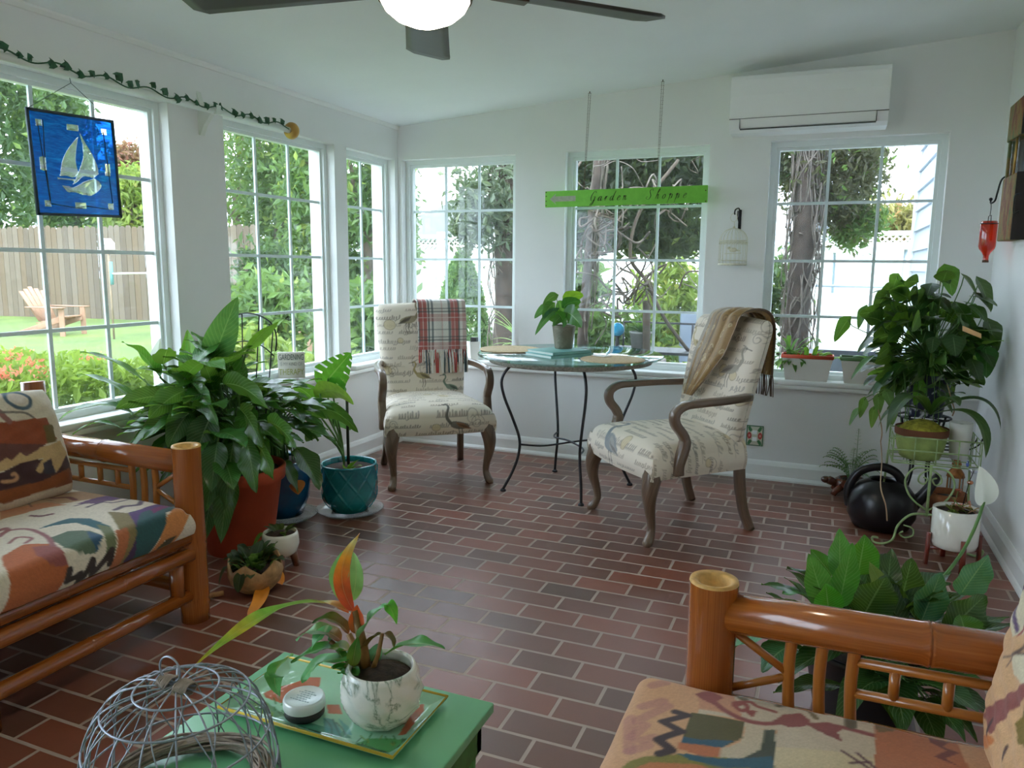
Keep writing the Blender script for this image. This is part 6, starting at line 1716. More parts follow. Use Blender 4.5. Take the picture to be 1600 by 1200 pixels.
m_cst = plain('bronze_green_stalk', srgb(134, 96, 48), 0.5, var=0.3, vscale=25)
for a, b_, r0, r1 in (((1000, 850), (930, 470), .012, .008), ((985, 850), (900, 600), .009, .006), ((970, 850), (800, 640), .008, .005), ((1000, 850), (960, 640), .009, .005), ((1010, 850), (1085, 600), .006, .004), ((990, 850), (860, 760), .006, .004)):
    sm.tube([ay(*q5(*a), yp), ay(*q5((a[0]+b_[0])/2+12, (a[1]+b_[1])/2), yp), ay(*q5(*b_), yp)], [r0, (r0+r1)/2, r1], 8)
sm.obj('stalks', m_cst, mp_, world=True)

# ---- peace lily behind the right sofa
pc4 = Vector((3.17, -2.62, 0))
l4 = thing('peace_lily', 'dark peace lily with one tall white flower behind the right sofa arm', 'potted plant', pc4)
m_blk = plain('black_plastic_pot', srgb(38, 38, 40), 0.5)
pot_lathe([(0.13, 0.0), (0.135, 0.01), (0.17, 0.2), (0.178, 0.205), (0.18, 0.225), (0.172, 0.225), (0.165, 0.19)], m_blk, 'pot', l4); soil(l4, 0.165, 0.205)
def l4x(lm, sm, g):
    rt = pc4+Vector((0, 0, 0.21))
    for (b_, t_, yb, yt, w, c, ar, sd) in (((1312, 905), (1312, 826), -2.7, -2.68, 0.085, (78, 150, 70), 0.0, _r), ((1310, 950), (1332, 848), -2.85, -2.85, 0.085, (62, 146, 56), 0.0, _r), ((1290, 950), (1264, 865), -2.8, -2.85, 0.09, (90, 160, 80), 0.0, _r), ((1340, 900), (1352, 836), -2.65, -2.65, 0.12, (50, 138, 34), 0.0, _r), ((1295, 960), (1290, 912), -2.9, -2.92, 0.09, (56, 160, 40), 0.05, _r),
            ((1300, 900), (1266, 858), -2.7, -2.7, 0.06, (54, 120, 44), 0.05, _r), ((1275, 940), (1222, 928), -2.8, -2.9, 0.07, (50, 120, 60), 0.15, None), ((1405, 950), (1425, 872), -2.6, -2.6, 0.12, (38, 58, 40), 0.0, _r), ((1385, 930), (1358, 878), -2.7, -2.75, 0.05, (150, 160, 90), 0.0, _r), ((1440, 970), (1470, 895), -2.75, -2.72, 0.11, (52, 110, 86), 0.0, _r),
            ((1500, 930), (1545, 868), -2.6, -2.6, 0.12, (52, 116, 100), 0.05, _r), ((1480, 990), (1540, 930), -2.75, -2.72, 0.14, (34, 66, 44), 0.05, _r), ((1350, 960), (1385, 900), -2.8, -2.8, 0.15, (30, 62, 36), 0.05, _r), ((1230, 990), (1148, 1012), -2.85, -2.95, 0.11, (92, 150, 120), 0.3, None), ((1240, 1010), (1190, 1050), -2.9, -2.98, 0.12, (48, 100, 72), 0.3, None), ((1510, 1000), (1500, 960), -2.95, -2.95, 0.1, (40, 96, 40), 0.1, _r)):
        B, T = ay(*b_, yb), ay(*t_, yt); leaf(lm, B, T, w, srgb(*c), ar, 0.2, 'lance', side=sd, wave=0.05, nu=14, nv=8, g=g); sm.tube(bez(rt, rt+Vector((0, 0, 0.1)), B-(T-B)*0.3, B, 6), 0.004, 5)
    sm.tube(bez(rt, rt+Vector((0.15, 0.1, 0.15)), ay(1505, 900, -2.3), ay(1538, 782, -2.25), 14), 0.0055, 6)
    sm.tube([ay(1538, 782, -2.25), ay(1539, 765, -2.252)], 0.004, 6)
keep4 = lambda p: p.y > -3.28 and p.x < 3.78 and p.z > 0.08 and not (p.z < 0.26 and (p-pc4).xy.length < 0.2)
lm, sm = lily_plant(l4, (3.2, -2.68, 0.26), (0.42, 0.46, 0.27), pc4+Vector((0, 0, 0.21)), 70, 9, (0.18, 0.28), 0.38, keep4, ((22, 50, 30), (44, 86, 48)), zmin=-0.4, up=0.45, extra=l4x)
lm.obj('foliage', m_lily, l4, world=True); sm.obj('stems', m_stem, l4, world=True)
m = MB(); B, T = ay(1537, 790, -2.25), ay(1530, 728, -2.27)
leaf(m, B, T, 0.085, (1, 1, 1), 0.0, 0.35, 'lance', side=_r, ctrl=(B+T)/2+Vector((0.01, -0.02, 0)), nu=16, nv=10); m.obj('flower', m_petal, l4, world=True, label='white spathe flower')
# ------------------------------------------------------------------ planters on the right window sill
m_rimred = plain('red_orange_rim', srgb(214, 84, 52), 0.5, var=0.05); m_rimgrn = plain('moss_green_rim', srgb(70, 112, 54), 0.5, var=0.05); m_potw = plain('white_planter_plastic', srgb(236, 234, 228), 0.5, var=0.015)
def trough(x0, x1, rim, label, z0=0.6605):
    c = Vector(((x0+x1)/2, 0.012, z0)); w = (x1-x0)/2
    o = thing('window_planter', label, 'planter', c, 0, 'white planters on the right window sill')
    m = MB(); H = 0.145; d = 0.06
    b0 = [(-w*0.82, -d*0.75), (w*0.82, -d*0.75), (w*0.82, d*0.75), (-w*0.82, d*0.75)]; b1 = [(-w, -d), (w, -d), (w, d), (-w, d)]; i1 = [(-w+0.006, -d+0.006), (w-0.006, -d+0.006), (w-0.006, d-0.006), (-w+0.006, d-0.006)]
    vs = [(x, y, 0) for x, y in b0]+[(x, y, H) for x, y in b1]+[(x, y, H) for x, y in i1]+[(x, y, H-0.025) for x, y in i1]
    fs = [(3, 2, 1, 0)]+[(r*4+k, r*4+(k+1) % 4, (r+1)*4+(k+1) % 4, (r+1)*4+k) for r in range(3) for k in range(4)]
    m.add(vs, fs, smooth=False); m.obj('box', m_potw, o)
    m = MB(); e = 0.004
    for (xa, ya), (xb, yb) in zip(b1, b1[1:]+b1[:1]): m.sweep([(xa, ya, H+0.004), (xb, yb, H+0.004)], (0, 0, 1), 0.022, 0.009)
    m.obj('rim', rim, o)
    m = MB(); m.box((-w+0.008, -d+0.008, H-0.03), (w-0.008, d-0.008, H-0.012)); m.obj('soil', m_soil, o)
    return o, c
pr_, c_ = trough(2.757, 3.052, m_rimred, 'white window planter with a red rim, full of small green plants')
lm = MB(); g = random.Random(44)
for k in range(34):
    an = g.uniform(0, 6.28); b_ = c_+Vector((-0.09+g.gauss(0, 0.03), g.uniform(-.03, .03), 0.12)); L = g.uniform(0.11, 0.21)
    leaf(lm, b_, b_+Vector((L*math.cos(an)*0.8, L*math.sin(an)*0.45-0.02, g.uniform(-0.08, 0.16))), 0.026, gcol(g, (70, 120, 70), (130, 170, 110)), 0.45, 0.3, 'strap', g=g, nu=8, nv=4)
for k in range(16):
    an = g.uniform(0, 6.28); b_ = c_+Vector((0.03+g.gauss(0, 0.04), g.uniform(-.03, .03), 0.12)); L = g.uniform(0.06, 0.11)
    leaf(lm, b_, b_+Vector((L*math.cos(an), L*math.sin(an)*0.5, g.uniform(0.0, 0.07))), 0.045, gcol(g, (90, 140, 40), (150, 190, 60)), 0.3, 0.3, 'round', g=g, nu=8, nv=4)
for tx, tz in ((0.06, 0.15), (-0.01, 0.14), (-0.135, -0.01), (0.19, 0.05), (-0.03, -0.02)):
    b_ = c_+Vector((tx*0.6, -0.03, 0.13)); leaf(lm, b_, c_+Vector((tx, -0.075, 0.10+tz*0.8)), 0.034, gcol(g, (60, 110, 50), (100, 150, 60)), 0.4, 0.3, 'lance', g=g)
lm.obj('foliage', m_plain, pr_, world=True)
pg_, c_ = trough(3.095, 3.39, m_rimgrn, 'white window planter with a green rim, one broad leaf lying over it')
lm = MB(); leaf(lm, c_+Vector((0.02, 0, 0.13)), c_+Vector((-0.085, -0.075, 0.165)), 0.06, srgb(66, 128, 60), 0.25, 0.2, 'lance', g=g)
leaf(lm, c_+Vector((0.06, 0, 0.13)), c_+Vector((0.12, -0.05, 0.2)), 0.06, srgb(60, 118, 50), 0.25, 0.2, 'lance', g=g); lm.obj('foliage', m_plain, pg_, world=True)
# small white pot on the sill of the corner window
sp = thing('sill_pot', 'square white pot with dark soil on the sill behind the tartan chair', 'planter', (0.60, 0.035, 0.6605))
m = MB(); m.lathe([(0.04, 0), (0.055, 0.12), (0.055, 0.135), (0.048, 0.135), (0.047, 0.115)], (0, 0, 0), 4); 
for i in range(len(m.sm)): m.sm[i] = False
m.obj('pot', m_potw, sp); m = MB(); m.lathe([(0.047, 0.10), (0.046, 0.118), (0.0, 0.12)], (0, 0, 0), 4); m.obj('soil', m_soil, sp)
m = MB(); m.box((-0.014, -0.02, 0.115), (0.03, 0.02, 0.165)); m.obj('inner_pot', m_blk, sp)

# ------------------------------------------------------------------ philodendron on an iron stand in the right corner
pf0 = Vector((3.53, -0.36, 0))
ist = thing('iron_plant_stand', 'black iron plant stand with curved bars in the back right corner', 'plant stand', pf0)
m = MB(); m.tube([(0.13*math.cos(q), 0.13*math.sin(q), 0.545) for q in [i*math.pi/16 for i in range(32)]], 0.006, 8, closed=True); m.obj('top_ring', m_black, ist)
m = MB()
for k in range(3): m.tube([(0.13*math.cos(k*1.047+.3), 0.13*math.sin(k*1.047+.3), 0.545), (-0.13*math.cos(k*1.047+.3), -0.13*math.sin(k*1.047+.3), 0.545)], 0.004, 6)
m.obj('top_bars', m_black, ist)
for k in range(4):
    an = k*1.5708+0.5; c, s_ = math.cos(an), math.sin(an)
    m = MB(); m.tube(crom([(0.13*c, 0.13*s_, 0.545), (0.10*c, 0.10*s_, 0.42), (0.055*c, 0.055*s_, 0.28), (0.09*c, 0.09*s_, 0.12), (0.15*c, 0.15*s_, 0.0)], 6), 0.006, 8); m.obj('leg', m_black, ist)
m = MB()
for i, r in enumerate((0.06, 0.085, 0.11)): m.tube([(0.16+r*math.cos(q), -0.10, 0.47+r*math.sin(q)*0.7) for q in [-1.57+i_*0.17 for i_ in range(10)]]+[(0.02, -0.10, 0.47-r*0.7)][:0], 0.004, 6)
for r in (0.06, 0.085, 0.11): m.tube([(0.16, -0.10, 0.47-r*0.7), (-0.02, -0.10, 0.46-r*0.7)], 0.004, 6)
m.tube([(0.0, -0.10, 0.36), (0.0, -0.08, 0.545)], 0.004, 6); m.tube([(0.15, -0.1, 0.43), (0.12, -0.05, 0.545)], 0.004, 6)
m.obj('curved_bars', m_black, ist)
ph = thing('philodendron', 'large bushy heart leaved philodendron in the back right corner', 'potted plant', (pf0.x, pf0.y, 0.552))
cv = Canvas(0, 0, 0.9, 0.3, 0.003, srgb(34, 40, 66)); g = random.Random(3)
for k in range(70):
    x, y = g.uniform(0, 0.9), g.uniform(0, 0.3); S(cv, lambda a, b_: (a, b_), [(x+g.uniform(-.03, .03), y+g.uniform(-.02, .02)) for _ in range(4)], 0.006, (214, 218, 226))
m = MB(); m.grid(90, 30, lambda u, v: ((0.085+0.04*v)*math.cos(u*6.2832), (0.085+0.04*v)*math.sin(u*6.2832), 0.235*v), lambda u, v: cv.get(u*0.86, v*0.25)); m.lathe([(0.085, 0), (0.0, 0.001)], (0, 0, 0), 24, capb=False)
m.c[-48:] = [srgb(34, 40, 66)]*48; m.obj('pot', m_deco, ph, label='navy pot with white marks'); 
m = MB(); m.lathe([(0.124, 0.21), (0.0, 0.215)], (0, 0, 0), 30, capb=False); m.obj('soil', m_soil, ph)
lm, sm = MB(), MB(); g = random.Random(77); cc = Vector((3.50, -0.50, 0.99)); rt = Vector((pf0.x, pf0.y, 0.76))
def heart_at(tipdir, base, L, w, c, arch=0.12): leaf(lm, base, base+tipdir*L, w, c, arch, g.uniform(0.05, 0.25), 'heart', side=('cam' if g.random() < 0.4 else None), nu=10, nv=6, g=g)
n = 0
while n < 210:
    z = g.uniform(-0.95, 1); an = g.uniform(0, 6.28); r = math.sqrt(1-z*z); k = g.uniform(0.45, 1.0)
    p = cc+Vector((r*math.cos(an)*0.30, r*math.sin(an)*0.30, z*0.37))*k
    if p.z > 1.15 and p.x < 3.3: continue
    if p.x > 3.76 or p.y > -0.08: continue
    L = g.uniform(0.08, 0.135); od = Vector((math.cos(an)*0.6-0.1, math.sin(an)*0.5-0.35, g.uniform(-0.9, 0.35))).normalized()
    T = p+od*L
    if T.x > 3.8 or T.y > -0.05: continue
    heart_at(od, p, L, L*g.uniform(0.72, 0.95), gcol(g, (22, 50, 26), (52, 94, 42), 0.06), g.uniform(0.0, 0.18))
    sm.tube(bez(rt, rt+Vector((0, 0, 0.25)), p+Vector((0, 0, -0.1)), p, 7), 0.0028, 5); n += 1
for (px, py, dy, L, w, c, dx) in ((1325, 500, -.55, 0.14, 0.09, (66, 120, 46), -.4), (1352, 482, -.5, 0.12, 0.07, (70, 120, 50), -.2), (1402, 432, -.45, 0.10, 0.10, (96, 150, 50), -.2), (1478, 420, -.5, 0.15, 0.12, (70, 120, 46), .2), (1506, 432, -.5, 0.12, 0.09, (50, 84, 50), .5), (1530, 440, -.5, 0.17, 0.13, (30, 60, 36), .3), (1385, 460, -.5, 0.13, 0.10, (36, 66, 40), -.4), (1378, 505, -.6, 0.16, 0.07, (34, 60, 40), -.6), (1540, 545, -.62, 0.15, 0.13, (44, 110, 48), .05), (1545, 505, -.55, 0.16, 0.13, (26, 54, 32), .2), (1360, 560, -.6, 0.15, 0.08, (66, 120, 40), -.6), (1445, 455, -.5, 0.15, 0.11, (56, 104, 44), -.1), (1390, 585, -.7, 0.14, 0.09, (44, 84, 60), -.5), (1440, 600, -.62, 0.12, 0.09, (84, 140, 40), -.2)):
    b_ = ay(px, py, dy); heart_at(Vector((dx, -0.25, -0.8)).normalized(), b_, L, w, srgb(*c)); sm.tube(bez(rt, rt+Vector((0, 0, 0.2)), b_+Vector((0, 0, -0.08)), b_, 7), 0.003, 5)
for px, py, dy in ((1372, 620, -.66), (1385, 612, -.66), (1365, 640, -.66), (1395, 635, -.68), (1350, 625, -.66), (1342, 640, -.66)):
    b_ = ay(px, py, dy); heart_at(Vector((g.uniform(-.5, .3), -0.2, -0.7)).normalized(), b_, 0.10, 0.06, gcol(g, (80, 120, 60), (120, 150, 70))); sm.tube(bez(ay(1400, 590, -.55), ay(1395, 610, -.6), b_+Vector((0, 0, 0.03)), b_, 6), 0.0022, 5)
lm.obj('foliage', m_heart, ph, world=True)
for q in range(9):
    x, y = 1395+g.uniform(-10, 90), g.uniform(600, 640); sm.tube(crom([ay(x, y-40, -.6), ay(x+g.uniform(-8, 8), y+10, -.66), ay(x+g.uniform(-12, 8), y+50+g.uniform(0, 40), -.66)], 5), 0.0022, 5)
sm.obj('stems', m_stem, ph, world=True)
m_root = plain('pale_air_root', srgb(170, 140, 110), 0.8, var=0.2)
m = MB(); m.tube(crom([ay(1376, 690, -.70), ay(1378, 720, -.72), ay(1376, 760, -.98), ay(1384, 790, -1.04), ay(1386, 814, -1.05)], 6), 0.0032, 6); m.tube(crom([ay(1372, 640, -.68), ay(1378, 672, -.70), ay(1376, 690, -.70)], 5), 0.003, 6); m.obj('air_root', m_root, ph, world=True)
m = MB(); m.tube(crom([ay(1480, 600, -.62), ay(1487, 625, -.7), ay(1491, 640, -.78), ay(1488, 650, -.8)], 6), 0.003, 6); m.obj('air_root', m_root, ph, world=True)
m = MB(); a_, b_ = ay(1504, 514, -0.80), ay(1533, 526, -0.80); m.sweep([a_, b_], _u, 0.018, 0.008); m.sweep([a_+_u*0.012, b_+_u*0.010], _u, 0.008, 0.008); tag(m.obj('clothespin', plain('pale_wood_peg', srgb(222, 176, 120), 0.6, var=0.1)), 'pale wooden clothespin clipped among the philodendron leaves', 'clothespin')

# ------------------------------------------------------------------ lime wire stand with the orchid
m_lime = plain('lime_washed_wire', srgb(150, 172, 118), 0.6, var=0.25, vscale=30)
wx0, wx1, wy0, wy1, wz0, wz1 = 3.345, 3.72, -0.93, -0.66, 0.405, 0.535
ws = thing('wire_plant_stand', 'pale green scrolled wire plant stand in the right corner', 'plant stand', ((wx0+wx1)/2, (wy0+wy1)/2, 0))
def wpart(nm, *tubes):
    m = MB()
    for pts, r in tubes: m.tube(pts, r, 7)
    return m.obj(nm, m_lime, ws, world=True)
for z in (wz0, (wz0+wz1)/2, wz1):
    m = MB(); m.tube([(wx0, wy0, z), (wx1, wy0, z), (wx1, wy1, z), (wx0, wy1, z)], 0.0038, 7, closed=True); m.obj('basket_hoop', m_lime, ws, world=True)
tb = []
for k in range(5): x = wx0+(wx1-wx0)*k/4; tb += [([(x, wy0, wz1), (x, wy0, wz0), (x, wy1, wz0), (x, wy1, wz1)], 0.003)]
for k in range(3): y = wy0+(wy1-wy0)*(k+0.5)/3; tb += [([(wx0, y, wz1), (wx0, y, wz0), (wx1, y, wz0), (wx1, y, wz1)], 0.003)]
wpart('basket_wires', *tb)
cx, cy = (wx0+wx1)/2, wy0
P0 = Vector((3.515, -0.935, 0))
wpart('post', ([P0+Vector((0, 0, 0.405)), P0+Vector((0, 0, 0.15))], 0.007))
for sx in (-1, 1):
    wpart('scroll_leg', (crom([P0+Vector((0, 0, 0.16)), P0+Vector((sx*0.07, -0.02, 0.155)), P0+Vector((sx*0.125, -0.045, 0.10)), P0+Vector((sx*0.145, -0.06, 0.03)), P0+Vector((sx*0.19, -0.07, 0.006)), P0+Vector((sx*0.23, -0.075, 0.012)), P0+Vector((sx*0.235, -0.075, 0.035)), P0+Vector((sx*0.21, -0.07, 0.034))], 6), 0.006))
    wpart('scroll', (crom([P0+Vector((sx*0.10, -0.03, 0.10)), P0+Vector((sx*0.06, -0.03, 0.09)), P0+Vector((sx*0.055, -0.03, 0.055)), P0+Vector((sx*0.09, -0.035, 0.04)), P0+Vector((sx*0.115, -0.035, 0.055)), P0+Vector((sx*0.10, -0.035, 0.07))], 6), 0.004))
    wpart('scroll', (crom([P0+Vector((0, 0, 0.39)), P0+Vector((sx*0.07, 0, 0.385)), P0+Vector((sx*0.105, 0, 0.33)), P0+Vector((sx*0.095, 0, 0.27)), P0+Vector((sx*0.06, 0, 0.22)), P0+Vector((0, 0, 0.18))], 6), 0.005))
    wpart('scroll', (crom([P0+Vector((0, 0, 0.385)), P0+Vector((sx*0.04, 0, 0.36)), P0+Vector((sx*0.05, 0, 0.325)), P0+Vector((sx*0.025, 0, 0.31)), P0+Vector((sx*0.012, 0, 0.335)), P0+Vector((sx*0.03, 0, 0.345))], 6), 0.004))
    x = wx0 if sx < 0 else wx1
    wpart('back_leg', (crom([(x, wy1, wz0), (x+sx*0.01, wy1+0.005, 0.2), (x+sx*0.03, wy1+0.01, 0.0)], 6), 0.006))
oc = Vector((3.475, -0.80, wz0+0.004))
orc = thing('orchid', 'strap leaved orchid in a mossy green pot in the wire basket', 'potted plant', oc)
m_coir2 = plain('brown_red_band', srgb(112, 66, 42), 0.8); m_mossp = plain('mossy_green_pot', srgb(146, 164, 92), 0.8, var=0.2, vscale=20, bump=0.2, bscale=60); m_moss = plain('golden_moss', srgb(158, 150, 50), 0.95, var=0.4, vscale=60, bump=1.0, bscale=50)
pot_lathe([(0.075, 0.0), (0.092, 0.01), (0.108, 0.06), (0.115, 0.11), (0.118, 0.15), (0.11, 0.152), (0.105, 0.13)], m_mossp, 'pot', orc)
m = MB(); m.lathe([(0.1205, 0.122), (0.1225, 0.14), (0.1205, 0.158)], (0, 0, 0), 40, capb=False); m.obj('pot_band', m_coir2, orc)
m = MB(); g = random.Random(6); m.lathe([(0.108, 0.14), (0.1, 0.155), (0.07, 0.18), (0.03, 0.195), (0.0, 0.2)], (0, 0, 0), 28, capb=False, fn=lambda r, z, an: r*(1+0.08*math.sin(an*5+z*60))); m.obj('moss', m_moss, orc)
lm = MB(); rt = oc+Vector((0.03, -0.02, 0.225))
for (t_, dy, ct_, cdy, w, c) in (((1384, 678), -0.98, (1420, 605), -0.95, 0.10, (34, 66, 32)), ((1372, 668), -0.86, (1400, 630), -0.86, 0.07, (30, 58, 34)), ((1572, 672), -0.86, (1535, 612), -0.84, 0.085, (34, 62, 36)), ((1540, 716), -0.98, (1530, 640), -0.95, 0.085, (44, 78, 34)), ((1418, 618), -0.78, (1440, 610), -0.8, 0.06, (36, 66, 36)), ((1500, 635), -0.96, (1480, 615), -0.9, 0.07, (40, 74, 36))):
    T = ay(*t_, dy); C_ = ay(*ct_, cdy); T.x = min(T.x, 3.80); leaf(lm, rt, T, w, srgb(*c), ctrl=C_*1.0+(C_-(rt+T)/2)*0.5, fold=0.22, shape='strap', nu=18, nv=8, g=g)
lm.obj('foliage', m_heart, orc, world=True)
wpz = thing('white_pot', 'plain small white pot in the wire stand behind the orchid', 'pot', (3.655, -0.735, wz0+0.004)); pot_lathe([(0.04, 0), (0.05, 0.12), (0.053, 0.185), (0.047, 0.185), (0.045, 0.16)], m_potw, 'pot', wpz); soil(wpz, 0.045, 0.165)

# ------------------------------------------------------------------ fern in a brown ceramic turtle, watering can, white planter
m_brown = mat_glaze('brown_glazed_ceramic', srgb(82, 40, 30), srgb(122, 66, 48))
tc = Vector((3.20, -0.135, 0))
tu = thing('turtle_planter', 'brown ceramic turtle planter holding a fern by the back wall', 'planter', tc)
m = MB(); m.lathe([(0.05, 0.03), (0.085, 0.04), (0.10, 0.065), (0.092, 0.09), (0.075, 0.10), (0.068, 0.095), (0.065, 0.08)], (0, 0, 0), 30, scale=(1.0, 0.85)); m.obj('shell_bowl', m_brown, tu)
m = MB(); m.tube(crom([(-0.07, -0.02, 0.055), (-0.105, -0.03, 0.075), (-0.13, -0.035, 0.085)], 5), [0.022]*5+[0.026]*5+[0.022], 10); m.sphere((-0.14, -0.037, 0.085), 0.025, 12, 8, (1.2, 0.9, 0.85)); m.obj('head', m_brown, tu)
for x, y in ((-0.075, -0.07), (0.075, -0.07), (-0.075, 0.06), (0.075, 0.06)):
    m = MB(); m.tube([(x*0.7, y*0.7, 0.055), (x*1.15, y*1.1, 0.03), (x*1.3, y*1.2, 0.006)], [0.024, 0.02, 0.016], 10); m.obj('leg', m_brown, tu)
fe = thing('fern', 'small feathery fern growing out of the turtle planter', 'fern', (tc.x, tc.y, 0.082))
lm, sm = MB(), MB(); g = random.Random(15)
m = MB(); m.lathe([(0.063, 0.0), (0.05, 0.012), (0.0, 0.016)], (0, 0, 0), 20, scale=(1, .85)); m.obj('soil', m_soil, fe)
for k in range(26):
    an = g.uniform(0, 6.28); L = g.uniform(0.11, 0.19); hh = g.uniform(0.03, 0.17); b_ = Vector((tc.x+0.02*math.cos(an), tc.y+0.02*math.sin(an), 0.09))
    if k == 0: T = Vector((3.22, -0.13, 0.40)); 
    else: T = b_+Vector((L*math.cos(an), L*math.sin(an)*0.6, hh))
    T.y = min(T.y, -0.03)
    pts = bez(b_, b_+Vector((0, 0, hh*0.7+0.04)), T+Vector((0, 0, 0.03)), T, 14); sm.tube(pts, 0.0013, 4)
    tn = (T-b_).normalized(); sd = tn.cross(Vector((0, 0, 1))).normalized(); c = gcol(g, (56, 100, 56), (110, 150, 84))
    for i in range(3, 14):
        w = 0.026*math.sin(math.pi*(i/14)**0.7)
        for s_ in (-1, 1): leaf(lm, pts[i], pts[i]+sd*(s_*w)+(pts[i]-pts[i-1])*0.4, 0.008, c, 0.05, 0.1, 'round', g=g, nu=3, nv=2)
lm.obj('fronds', m_plain, fe, world=True); sm.obj('stems', m_stem, fe, world=True)
m_blkp = plain('black_shiny_plastic', srgb(26, 24, 28), 0.28, var=0.08)
cn = Vector((3.33, -0.72, 0))
can = thing('watering_can', 'round black watering can with a looped handle on the brick floor', 'watering can', cn)
m = MB(); m.lathe([(0.105, 0.0), (0.135, 0.01), (0.165, 0.07), (0.17, 0.13), (0.155, 0.19), (0.12, 0.235), (0.075, 0.255), (0.07, 0.262), (0.062, 0.25)], (0, 0, 0), 40, scale=(1.0, 0.9)); m.obj('body', m_blkp, can)
m = MB(); m.tube(crom([(-0.155, 0, 0.10), (-0.165, 0, 0.19), (-0.12, 0, 0.285), (-0.03, 0, 0.325), (0.055, 0, 0.30), (0.095, 0, 0.235)], 7), 0.019, 12, flat=1.2); m.obj('handle', m_blkp, can)
m = MB(); m.tube(crom([(0.13, 0.0, 0.12), (0.19, 0.0, 0.20), (0.235, 0.0, 0.285), (0.25, 0, 0.315)], 6), [0.036-0.0012*i for i in range(19)], 14); m.obj('spout', m_blkp, can)
m_coir = plain('rusty_orange_clay', srgb(150, 92, 58), 0.9, var=0.2, vscale=30)
tp_ = thing('clay_pot', 'empty rust coloured clay pot behind the white planter', 'pot', (3.64, -0.615, 0)); pot_lathe([(0.06, 0), (0.075, 0.1), (0.088, 0.16), (0.092, 0.165), (0.092, 0.2), (0.083, 0.2), (0.078, 0.165)], m_coir, 'pot', tp_); soil(tp_, 0.078, 0.17)
wc_ = Vector((3.605, -1.165, 0))
wpl = thing('white_planter', 'white cylinder planter of succulents on a reddish wooden stand', 'planter', wc_)
m_redw = mat_bamboo('reddish_wood', srgb(84, 26, 18), srgb(120, 44, 30), srgb(146, 66, 46), 0.4)
m = MB(); m.lathe([(0.07, 0.085), (0.092, 0.095), (0.097, 0.115), (0.098, 0.27), (0.093, 0.273), (0.089, 0.255)], (0, 0, 0), 40); m.obj('pot', m_whiteglz, wpl); soil(wpl, 0.09, 0.25)
for k in range(4):
    an = k*1.5708-1.35; m = MB(); m.sweep([(0.108*math.cos(an), 0.108*math.sin(an), 0.15), (0.112*math.cos(an), 0.112*math.sin(an), 0.0)], (-math.sin(an), math.cos(an), 0), 0.022, 0.015); m.obj('leg', m_redw, wpl)
for k in range(2):
    an = k*1.5708-1.35; m = MB(); m.sweep([(0.11*math.cos(an), 0.11*math.sin(an), 0.078-k*0.0), (-0.11*math.cos(an), -0.11*math.sin(an), 0.078)], (0, 0, 1), 0.014, 0.016); m.obj('cross_bar', m_redw, wpl)
lm = MB(); g = random.Random(19)
for q in range(7):
    an = g.uniform(0, 6.28); r0 = g.uniform(0.0, 0.075); pc5 = wc_+Vector((r0*math.cos(an), r0*math.sin(an), 0.262)); pal = g.choice([((150, 120, 70), (196, 130, 90)), ((196, 110, 110), (214, 140, 130)), ((110, 120, 60), (150, 150, 90))])
    for k in range(12):
        a_ = g.uniform(0, 6.28); leaf(lm, pc5, pc5+Vector((0.03*math.cos(a_), 0.03*math.sin(a_), g.uniform(0.0, 0.028))), 0.016, gcol(g, *pal), 0.2, 0.4, 'round', g=g, nu=5, nv=4)
for px, py, c in ((1497, 768, (206, 90, 90)), (1488, 778, (200, 110, 110)), (1514, 788, (206, 120, 120)), (1520, 800, (196, 130, 120)), (1478, 810, (170, 120, 110))):
    p5 = ay(px, py, -1.2)
    for k in range(9): a_ = g.uniform(0, 6.28); leaf(lm, p5, p5+Vector((0.018*math.cos(a_), 0.018*math.sin(a_), g.uniform(-0.01, 0.014))), 0.011, srgb(*c), 0.2, 0.3, 'round', g=g, nu=4, nv=4)
    lm.add(*(lambda t: (t.v, t.f, t.uv, [srgb(120, 140, 80)]*len(t.v)))(MB().tube([wc_+Vector((g.uniform(-.04, .04), g.uniform(-.04, .04), 0.255)), p5], 0.002, 5)))
lm.obj('foliage', m_plain, wpl, world=True)
m_gorange = clear('orange_glass', (0.9, 0.4, 0.15), 0.05, 0.2); m_gblue = clear('blue_glass', (0.2, 0.35, 0.85), 0.05, 0.2); m_gclear = clear('white_glass', (0.85, 0.88, 0.95), 0.05, 0.25)
hb = thing('glass_bird_stake', 'glass garden bird of blue and orange pieces stuck in the white planter', 'ornament', (wc_.x+0.02, wc_.y+0.02, 0.26))
b0 = ay(1522, 735, -1.14)
m = MB(); m.sphere(b0, 0.016, 12, 8, (1.5, 0.9, 0.9)); m.obj('body', m_gclear, hb, world=True)
m = MB(); m.sphere(ay(1512, 725, -1.14), 0.010, 10, 8, (0.7, 0.7, 1.5)); m.obj('wing', m_gblue, hb, world=True)
m = MB(); m.sphere(ay(1516, 754, -1.14), 0.011, 10, 8, (1.2, 1, 0.9)); m.obj('tail', m_gorange, hb, world=True)
m = MB(); m.tube([b0, ay(1514, 754, -1.14), wc_+Vector((0.02, 0.02, 0.25))], 0.0018, 6); m.obj('stake', m_black, hb, world=True)
m_copper = plain('aged_copper', srgb(170, 112, 62), 0.5, 0.6, var=0.3, vscale=60)
ln = thing('copper_lantern', 'small copper and glass lantern in the corner behind the wire stand', 'lantern', (3.70, -0.42, 0))
m = MB(); m.lathe([(0.055, 0.0), (0.055, 0.02), (0.04, 0.03)], n=20, capt=True); m.obj('base', m_copper, ln)
m = MB(); m.lathe([(0.036, 0.03), (0.036, 0.24)], n=20, capb=False); m.obj('glass', m_clear, ln)
m = MB(); m.lathe([(0.045, 0.24), (0.04, 0.26), (0.02, 0.29), (0.024, 0.31), (0.016, 0.33), (0.03, 0.36), (0.01, 0.385)], n=20, capt=True); m.obj('cap', m_copper, ln)
